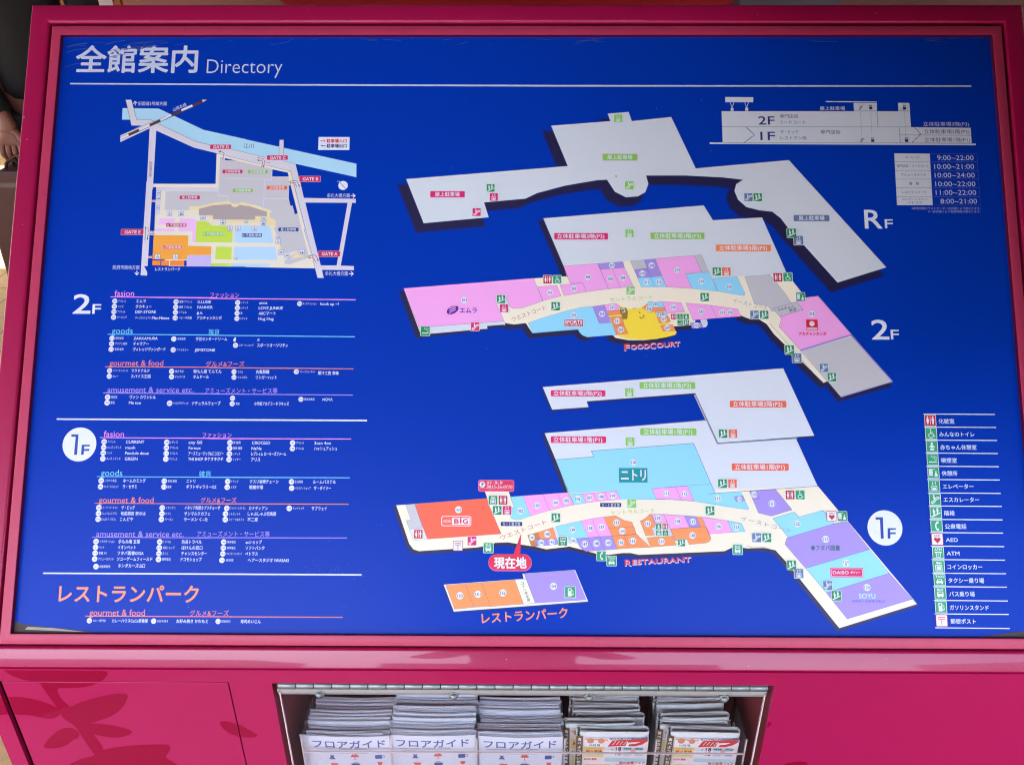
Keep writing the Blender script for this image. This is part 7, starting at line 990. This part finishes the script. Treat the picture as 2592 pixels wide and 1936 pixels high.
def news_print(parent, w, h, left=True):
    p = PR(); X0 = -w/2; T = h-5
    def S(x): return X0+x/100*w
    p.rrect(0, NI['pinkbg'], S(9), T-190, S(98), T-4, .5)
    p.rrect(.5, NI['brown'], S(-2), T-120, S(7.5), T-1, .5)
    for k in range(9): p.text(1, NI['white'], '食べようかい秋味'[k % 8], S(.2), T-7-k*6.8, S(5.6), T-7-k*6.8, 5.6, .02)
    p.text(2, NI['blue'], '毎日元気にお値打ち情報', S(44), T-5.5, S(97), T-3.5, 4.2, .02)
    p.poly(1, NI['red'], [S(42), T-19, S(48), T-8, S(70), T-5.5, S(67), T-17]); p.poly(1, NI['red'], [S(69), T-6, S(97), T-2, S(97), T-8, S(90), T-14, S(80), T-17.5, S(71), T-17.5, S(72), T-14, S(80), T-13, S(87), T-9.5, S(70), T-11])
    for k in range(4): p.line(1.5, NI['pinkbg'], .7, [S(49+k*5), T-15.5, S(53+k*5), T-9])
    p.disc(1, NI['orange'], S(18), T-9, 4.6, 14); p.disc(1, NI['orange'], S(33), T-9, 4.4, 14); p.line(1, NI['orange'], 2., [S(10), T-6, S(42), T-7.5])
    p.rrect(1.5, NI['white'], S(14), T-19, S(34), T-14.6, .4); p.text(2, NI['blue'], '10月号', S(16), T-16.8, S(32), T-16.8, 4.4, .03)
    p.rrect(1, NI['yellow'], S(9), T-38, S(37), T-19.5, 1.6); p.text(2, NI['orange'], 'ドラマチック', S(12), T-23, S(35), T-23, 3.6, .02); p.text(2, NI['red'], '続々登場', S(12), T-28, S(35), T-28, 5.6, .03); p.text(2, NI['green'], 'いらっしゃい', S(14), T-34, S(33), T-34, 3.6, .02)
    p.rrect(1, NI['white'], S(39), T-36, S(52), T-20.5, .5); p.rrect(1.5, NI['pinkbg'], S(41), T-33, S(45), T-24, .3); p.text(2, NI['blue'], '会', S(47), T-24, S(51), T-24, 4); p.text(2, NI['blue'], '社', S(47), T-31, S(51), T-31, 4)
    for k in range(2): p.text(2, NI['dark'], '1', S(54), T-22.5-k*8, S(55.2), T-22.5-k*8, 9, .03); p.text(2, NI['dark'], '8', S(57), T-22.5-k*8, S(61.5), T-22.5-k*8, 9, .04)
    for cx, cz in ((70, -22), (86, -22), (70, -31), (86, -31)):
        p.rrect(1, NI['cyan'], S(cx-7), T+cz-3.6, S(cx+7), T+cz+3.6, 3.4); p.text(2, NI['dark'], '特選 売場', S(cx-5), T+cz, S(cx+5), T+cz, 2.6, .03)
    p.disc(2, mat('news_salmon', (228, 150, 140), rough=.7), S(78), T-26, 3.4, 12)
    p.rrect(1, NI['cyan'], S(39), T-46, S(97), T-39, 2.5); p.text(2, NI['red'], '秋の味覚フェア', S(60), T-48, S(96), T-47, 5.4, .03); p.text(2, NI['red'], '全店お買得', S(10), T-42, S(28), T-42, 4, .03)
    for k in range(5):
        z = T-60-k*24; p.rrect(1, NI[('yellow', 'cyan', 'green', 'orange', 'white')[k]], S(12), z-9, S(50), z+9, 2); p.rrect(1, NI[('red', 'white', 'yellow', 'cyan', 'orange')[k]], S(54), z-9, S(95), z+9, 2)
        p.text(2, NI['dark'], 'お買得', S(60), z, S(88), z, 8, .02); p.text(2, NI['red'], '特価', S(18), z, S(42), z, 9, .03)
    p.flush(); mb = MB(); mb.v = [(x, -7.1-o, z) for (x, z, o) in p.v]; mb.f = p.f; mb.m = p.m; mb.mats = p.mats
    return mb.build('front_page_print', parent)
for cx, n, word, seed in ((111, 6, 'left', 3), (222, 7, 'right', 8)):
    rd = random.Random(seed)
    for i in range(n):
        f = i/(n-1); y = FY+24+f*(58 if n == 6 else 64)
        o = bpy.data.objects.new('newspaper', NM[0] if i == 0 else NM[rd.randrange(4)]); COL.objects.link(o)
        zt = 491-14*f+(5 if n == 7 else 0)*f+rd.uniform(-3, 3); dx = rd.uniform(-5, 3) if i else 3
        if i == 1: dx = -9
        o.location = ((cx+dx)*MM, y*MM, (zt-200)*MM); o.rotation_euler = (R(-2-2*f), R(rd.uniform(-1.2, 1.2)), R(rd.uniform(-1.5, 1.5)))
        if i % 2 and rd.random() < .5: o.rotation_euler.z += math.pi
        if i < 2: o.rotation_euler.z = R(-.8); news_print(o, 91, 200)
        lab = ['folded free newspaper with its front page showing, foremost of the %s pile' % word, 'folded newspaper poking out to the left behind the front one of the %s pile' % word]
        lab = lab[i] if i < 2 else ('folded newspaper at the back of the %s newspaper pile' % word if i == n-1 else 'folded newspaper in the middle of the %s pile, grey folds showing' % word)
        tag(o, lab, 'newspaper', 'folded newspapers in the %s pile' % word)

# ------------------------------------------------------------------ surroundings
def quadbox(name, x0, x1, y0, y1, z0, z1, m, parent=None):
    b = MB(); b.box(x0, x1, y0, y1, z0, z1, m); return b.build(name, parent)
# pavement of sandy tiles, one sheet
gm = bpy.data.materials.new('sandy_paving'); gm.use_nodes = True; nt = gm.node_tree; pbs = nt.nodes['Principled BSDF']; pbs.inputs['Roughness'].default_value = .75
tc = nt.nodes.new('ShaderNodeTexCoord'); br = nt.nodes.new('ShaderNodeTexBrick'); br.offset = .5
br.inputs['Scale'].default_value = 1.; br.inputs['Brick Width'].default_value = .3; br.inputs['Row Height'].default_value = .3; br.inputs['Mortar Size'].default_value = .004
br.inputs['Color1'].default_value = rgb((232, 196, 138)); br.inputs['Color2'].default_value = rgb((224, 186, 130)); br.inputs['Mortar'].default_value = rgb((176, 146, 108))
nn = nt.nodes.new('ShaderNodeTexNoise'); nn.inputs['Scale'].default_value = 60; nn.inputs['Detail'].default_value = 6
mx = nt.nodes.new('ShaderNodeMix'); mx.data_type = 'RGBA'; mx.blend_type = 'MULTIPLY'; mx.inputs[0].default_value = .35
nt.links.new(tc.outputs['Object'], br.inputs['Vector']); nt.links.new(tc.outputs['Object'], nn.inputs['Vector']); nt.links.new(br.outputs['Color'], mx.inputs[6]); nt.links.new(nn.outputs['Fac'], mx.inputs[7]); nt.links.new(mx.outputs[2], pbs.inputs['Base Color'])
gr = MB(); gr.face([(-60000, -60000, 0), (60000, -60000, 0), (60000, 60000, 0), (-60000, 60000, 0)], gm); tag(gr.build('ground'), kind='structure')
rd_ = MB(); rd_.face([(-60000, -60000, 4), (60000, -60000, 4), (60000, -3600, 4), (-60000, -3600, 4)], mat('asphalt', (62, 62, 64), rough=.9, noise=(120, .2))); tag(rd_.build('road'), kind='structure')
# the arcade: ceiling over the stand, shop front behind it, round columns out of view
CEILM = mat('unseen_ceiling_paint', (52, 44, 44), rough=.8, noise=(2, .05)); WALLM = mat('brown_shop_front', (104, 58, 56), rough=.6, noise=(1.5, .2))
cl = MB()                                   # gap added in the unseen ceiling to brighten the floor at left
for x0, x1, y0, y1 in ((-9000, 9000, -2700, 1100), (-9000, 9000, 3000, 5200), (-9000, -4400, 1100, 3000), (-2900, 9000, 1100, 3000)): cl.box(x0, x1, y0, y1, 2400, 2700, CEILM)
tag(cl.build('unseen_arcade_ceiling'), kind='structure')
tag(quadbox('back_wall', -9000, 9000, 5200, 5400, 0, 2400, WALLM), kind='structure')
for x, y, r in ((890, -60, 160), (-5200, -2900, 260), (5200, -2900, 260)):  # first column, close on the right, added to darken the board there
    cb = MB(); cb.smooth = True; cb.tube([(x, y, 0), (x, y, 2398)], r, mat('dark_unseen_column', (58, 44, 46), rough=.5), 32); co = cb.build('unseen_column'); co['kind'] = 'structure'
hs = MB(); hs.box(250, 1150, -500, 120, 1361, 2398, mat('dark_shade_box', (22, 19, 22), rough=.6)); hs.box(340, 1150, -780, -481, 1150, 2398, mat('dark_shade_box', (22, 19, 22), rough=.6)); hs = hs.build('unseen_shade_box'); hs['kind'] = 'structure'  # unseen dark boxes added to shade the board's upper right corner
fa = MB(); fm = mat('facade_render', (120, 116, 112), rough=.8, noise=(.6, .1))
for x0, x1, h in ((-22000, -5200, 6200), (-2600, 3800, 5200), (9800, 26000, 7000)): fa.box(x0, x1, -21000, -16000, 0, h, fm)
tag(fa.build('street_front'), kind='structure')
pp = MB(); pp.face([(-3000, -3500, 2), (3000, -3500, 2), (3000, 0, 2), (-3000, 0, 2)], mat('added_mauve_floor', (142, 116, 128), rough=.7, noise=(30, .08))); tag(pp.build('added_mauve_floor'), kind='structure')  # unseen floor sheet added to tint what the cabinet front reflects
dp = mat('added_dark_floor', (58, 40, 42), rough=.7, noise=(30, .2))  # unseen floor patches added for the dark shapes mirrored in the cabinet
d1 = MB(); d1.face([(-260, -1004, 4), (-1300, -580, 4), (-1300, -2600, 4), (-260, -2600, 4)], dp); d1.face([(210, -1010, 4), (-200, -960, 4), (-60, -260, 4), (2600, -260, 4), (2600, -2600, 4), (210, -2600, 4)], dp)
tag(d1.build('added_dark_floor'), kind='structure')
# things seen over the top edge of the board
def rounded_panel(name, x0, x1, y0, y1, z0, z1, r, m, edge=None):
    p = []
    for cx, cz, a in ((x1-r, z1-r, 0), (x0+r, z1-r, 90), (x0+r, z0+r, 180), (x1-r, z0+r, 270)):
        for k in range(9): t = R(a+11.25*k); p.append((cx+r*math.cos(t), cz+r*math.sin(t)))
    b = MB(); n = len(p); b.mesh([(x, y0, z) for x, z in p]+[(x, y1, z) for x, z in p], [tuple(range(n))]+[tuple(range(n, 2*n))[::-1]]+[(n+i, n+(i+1) % n, (i+1) % n, i) for i in range(n)], m)
    return b.build(name)
RED = mat('red_gloss_panel', (138, 3, 10), rough=.6, spec=.2, noise=(3, .08))
sg = rounded_panel('red_sign', -925, 820, 2600, 2660, 1075, 1900, 45, RED)
tag(sg, 'wide red board with rounded corners behind the top of the directory', 'sign')
for x in (-925+150, 820-150): quadbox('post', x-20, x+20, 2660, 2700, 0, 1700, mat('dark_post', (40, 36, 40), rough=.5), sg)
wb = rounded_panel('paper_notice', -1802, -1683, 2900, 2903, 900, 1228, 4, mat('notice_paper', (205, 192, 196), rough=.7)); tag(wb, 'small pale paper notice behind the top left corner of the directory', 'notice')
ea = MB(); em_ = mat('dark_wood_easel', (60, 34, 28), rough=.6)
stn = quadbox('notice_board', -1802-320, -1683+30, 2904, 2930, 0, 1228+260, mat('amber_wood_board', (150, 78, 34), rough=.5, noise=(4, .25))); tag(stn, 'amber wooden board behind the pale notice at top left', 'board')
bc = rounded_panel('blue_crate', 919, 919+420, 3000, 3300, 0, 1260, 20, mat('slate_blue_plastic', (58, 48, 74), rough=.5)); tag(bc, 'slate blue cabinet just right of the red board', 'cabinet')

# ------------------------------------------------------------------ people
SKIN = mat('skin', (126, 76, 60), rough=.5, noise=(30, .06)); HAIR = mat('dark_hair', (28, 22, 22), rough=.6, noise=(80, .2))
def skinned(name, verts, edges, m, parent=None, sub=2, root=0, loc=None):
    """verts = [(x, y, z, radius x, radius y)] in mm"""
    me = bpy.data.meshes.new(name); me.from_pydata([(v[0]*MM, v[1]*MM, v[2]*MM) for v in verts], edges, []); me.materials.append(m)
    o = bpy.data.objects.new(name, me); COL.objects.link(o)
    sk = o.modifiers.new('skin', 'SKIN'); sk.use_smooth_shade = True
    ly = me.skin_vertices[0].data if me.skin_vertices else None
    if ly is None:
        bm = bmesh.new(); bm.from_mesh(me); bm.verts.layers.skin.verify(); bm.to_mesh(me); bm.free(); ly = me.skin_vertices[0].data
    for i, v in enumerate(verts): ly[i].radius = (v[3]*MM, (v[4] if len(v) > 4 else v[3])*MM); ly[i].use_root = i == root
    o.modifiers.new('smooth', 'SUBSURF').levels = sub; o.modifiers['smooth'].render_levels = sub
    if parent: o.parent = parent
    if loc: o.location = [c*MM for c in loc]
    return o
def chain(V, E, pts, start=None):
    k = start
    for p in pts:
        V.append(p); i = len(V)-1
        if k is not None: E.append((k, i))
        k = i
    return k
def make_hand(V, E, wrist, side, curl=1.):
    """palm and five fingers hanging from the wrist vertex; side = +1 thumb towards +x"""
    x, y, z = V[wrist][:3]
    p1 = chain(V, E, [(x, y-8, z-34, 27, 15), (x, y-12, z-72, 36, 14)], wrist)
    for k, (dx, l) in enumerate(((-30, 58), (-10, 74), (11, 80), (31, 70))):
        dx *= -side
        chain(V, E, [(x+dx, y-14, z-88, 10, 10), (x+dx*1.02, y-22, z-88-l*.42, 9.4, 9.4), (x+dx, y-14+12*curl, z-88-l*.72, 8.6, 8.6), (x+dx, y-2+26*curl, z-88-l*.82, 7.4, 7.4)], p1)
    chain(V, E, [(x+side*34, y-20, z-52, 12, 12), (x+side*50, y-30, z-84, 10, 10), (x+side*44, y-30, z-112, 8.4, 8.4)], p1-1)
def person(name, base, rz, label, jacket, trousers, wrists, elbows, height=1600, hair=True):
    P = empty(name, base, rz); tag(P, label, 'person'); s = height/1600.
    V, E = [(0, 0, 880*s, 125, 95)], []
    chest = chain(V, E, [(0, 0, 1040*s, 118, 88), (0, 0, 1220*s, 138, 95), (0, 4, 1310*s, 110, 75)], 0)
    nk = chain(V, E, [(0, 2, 1372*s, 52, 52), (0, -8, 1420*s, 50, 52)], chest); chain(V, E, [(0, -16, 1470*s, 70, 84), (0, -10, 1525*s, 78, 92), (0, -2, 1570*s, 58, 70)], nk)
    for sd in (-1, 1):
        i = 0 if sd < 0 else 1; ex, ey, ez = elbows[i]; wx, wy, wz = wrists[i]
        chain(V, E, [(sd*150, 6, 1305*s, 52, 52), (sd*185, 8, 1240*s, 46, 46), (ex, ey, ez, 32, 32), ((ex+wx)/2, (ey+wy)/2, (ez+wz)/2, 27, 27), (wx, wy, wz, 25, 20)], chest)
        make_hand(V, E, len(V)-1, -sd)
        chain(V, E, [(sd*85, 0, 800*s, 84, 84), (sd*92, 0, 620*s, 68, 68), (sd*95, -6, 450*s, 54, 54), (sd*98, 6, 280*s, 50, 52), (sd*100, 8, 85*s, 34, 36), (sd*104, -40, 46, 36, 30), (sd*112, -125, 34, 38, 26)], 0)
    body = skinned('body', V, E, SKIN, P)
    # head details
    h = MB(); h.smooth = True
    hz = 1510*s
    for sd in (-1, 1):
        h.dome((sd*31, -96, hz+8), 11, (0, -1, 0), mat('eye_white', (225, 222, 218), rough=.3), 12, 4, .55); h.dome((sd*31, -102, hz+8), 5.5, (0, -1, 0), mat('iris', (40, 26, 20), rough=.2), 10, 3, .5)
    h.build('eye', P)
    skinned('nose', [(0, -96, hz+8, 9), (0, -108, hz-14, 11), (0, -110, hz-26, 13)], [(0, 1), (1, 2)], SKIN, P, 1)
    skinned('mouth', [(-22, -90, hz-52, 4), (0, -97, hz-52, 7), (22, -90, hz-52, 4)], [(0, 1), (1, 2)], mat('lips', (160, 88, 82), rough=.4), P, 1)
    for sd in (-1, 1): skinned('ear', [(sd*84, -4, hz+14, 8, 14), (sd*86, -2, hz-14, 7, 12)], [(0, 1)], SKIN, P, 1)
    skinned('hair', [(0, 20, hz+58, 92, 84), (0, 44, hz+10, 86, 62), (0, 48, hz-50, 60, 40)], [(0, 1), (1, 2)], HAIR, P)
    V, E = [(0, 0, 800*s, 150, 112)], []
    c = chain(V, E, [(0, 0, 900*s, 145, 112), (0, 0, 1060*s, 136, 105), (0, 0, 1225*s, 156, 110), (0, 4, 1322*s, 118, 84), (0, 4, 1362*s, 66, 64)], 0); c -= 1
    for sd in (-1, 1):
        i = 0 if sd < 0 else 1; ex, ey, ez = elbows[i]; wx, wy, wz = wrists[i]
        chain(V, E, [(sd*155, 6, 1305*s, 64, 62), (sd*192, 8, 1235*s, 60, 60), (ex, ey, ez, 52, 52), ((ex+wx)/2, (ey+wy)/2, (ez+wz)/2, 52, 52), (wx, wy, wz-16, 40, 36)], c)
    skinned('jacket', V, E, jacket, P)
    V, E = [(0, 0, 870*s, 132, 102)], []
    for sd in (-1, 1): chain(V, E, [(sd*86, 0, 780*s, 96, 96), (sd*93, 0, 600*s, 82, 82), (sd*96, -2, 420*s, 72, 72), (sd*99, 4, 240*s, 66, 68), (sd*101, 4, 105*s, 60, 64)], 0)
    skinned('trousers', V, E, trousers, P)
    for sd in (-1, 1): skinned('shoe', [(sd*101, 26, 42, 44, 42), (sd*105, -50, 42, 46, 40), (sd*113, -140, 36, 44, 34), (sd*115, -180, 32, 34, 28)], [(0, 1), (1, 2), (2, 3)], mat('pale_pink_shoe', (222, 186, 176), rough=.5), P)
    return P
JACK = mat('black_wool', (12, 8, 12), rough=.85, bump=(300, .3), noise=(50, .15)); TRS = mat('dark_trousers', (34, 30, 36), rough=.85, noise=(60, .1))
HX, HZ = -1737, 694; PX, PY = HX+70, 2130
per = person('person', (PX, PY, 0), R(3), 'person in a dark jacket beside the stand, both hands on a brown bag', JACK, TRS,
             [(-60, -150, HZ+96), (62, -148, HZ+92)], [(-235, -30, 1010), (235, -30, 1010)])
BAGM = mat('dark_brown_leather', (74, 34, 30), rough=.45, noise=(14, .15), bump=(180, .2))
bg_ = empty('tote_bag', (PX+10, PY-165, 0)); tag(bg_, 'dark brown leather bag held in front of the person beside the stand', 'bag')
bb = rounded_panel('bag_body', -175, 175, -60, 60, 156, 622, 85, BAGM); bb.parent = bg_; bevel(bb, 14, 4)
bs = MB(); bs.box(-176, 176, -63, 63, 622-52, 622-36, mat('bag_trim', (104, 84, 84), rough=.4)); bs.build('trim', bg_)
hd = MB(); hd.smooth = True
for y in (-30, 30): hd.tube([(-90, y, 622-10), (-84, y*.7, 622+20), (-50, y*.3, HZ-26), (50, y*.3, HZ-26), (84, y*.7, 622+20), (90, y, 622-10)], 6, BAGM, 8)
hd.build('handle', bg_)
ph = person('person', (6, -1345, 0), R(180), 'person with a phone in front of the board, a dim reflection', JACK, TRS,
             [(-92, -285, 1335), (92, -285, 1335)], [(-235, -70, 1075), (235, -70, 1075)], 1620)
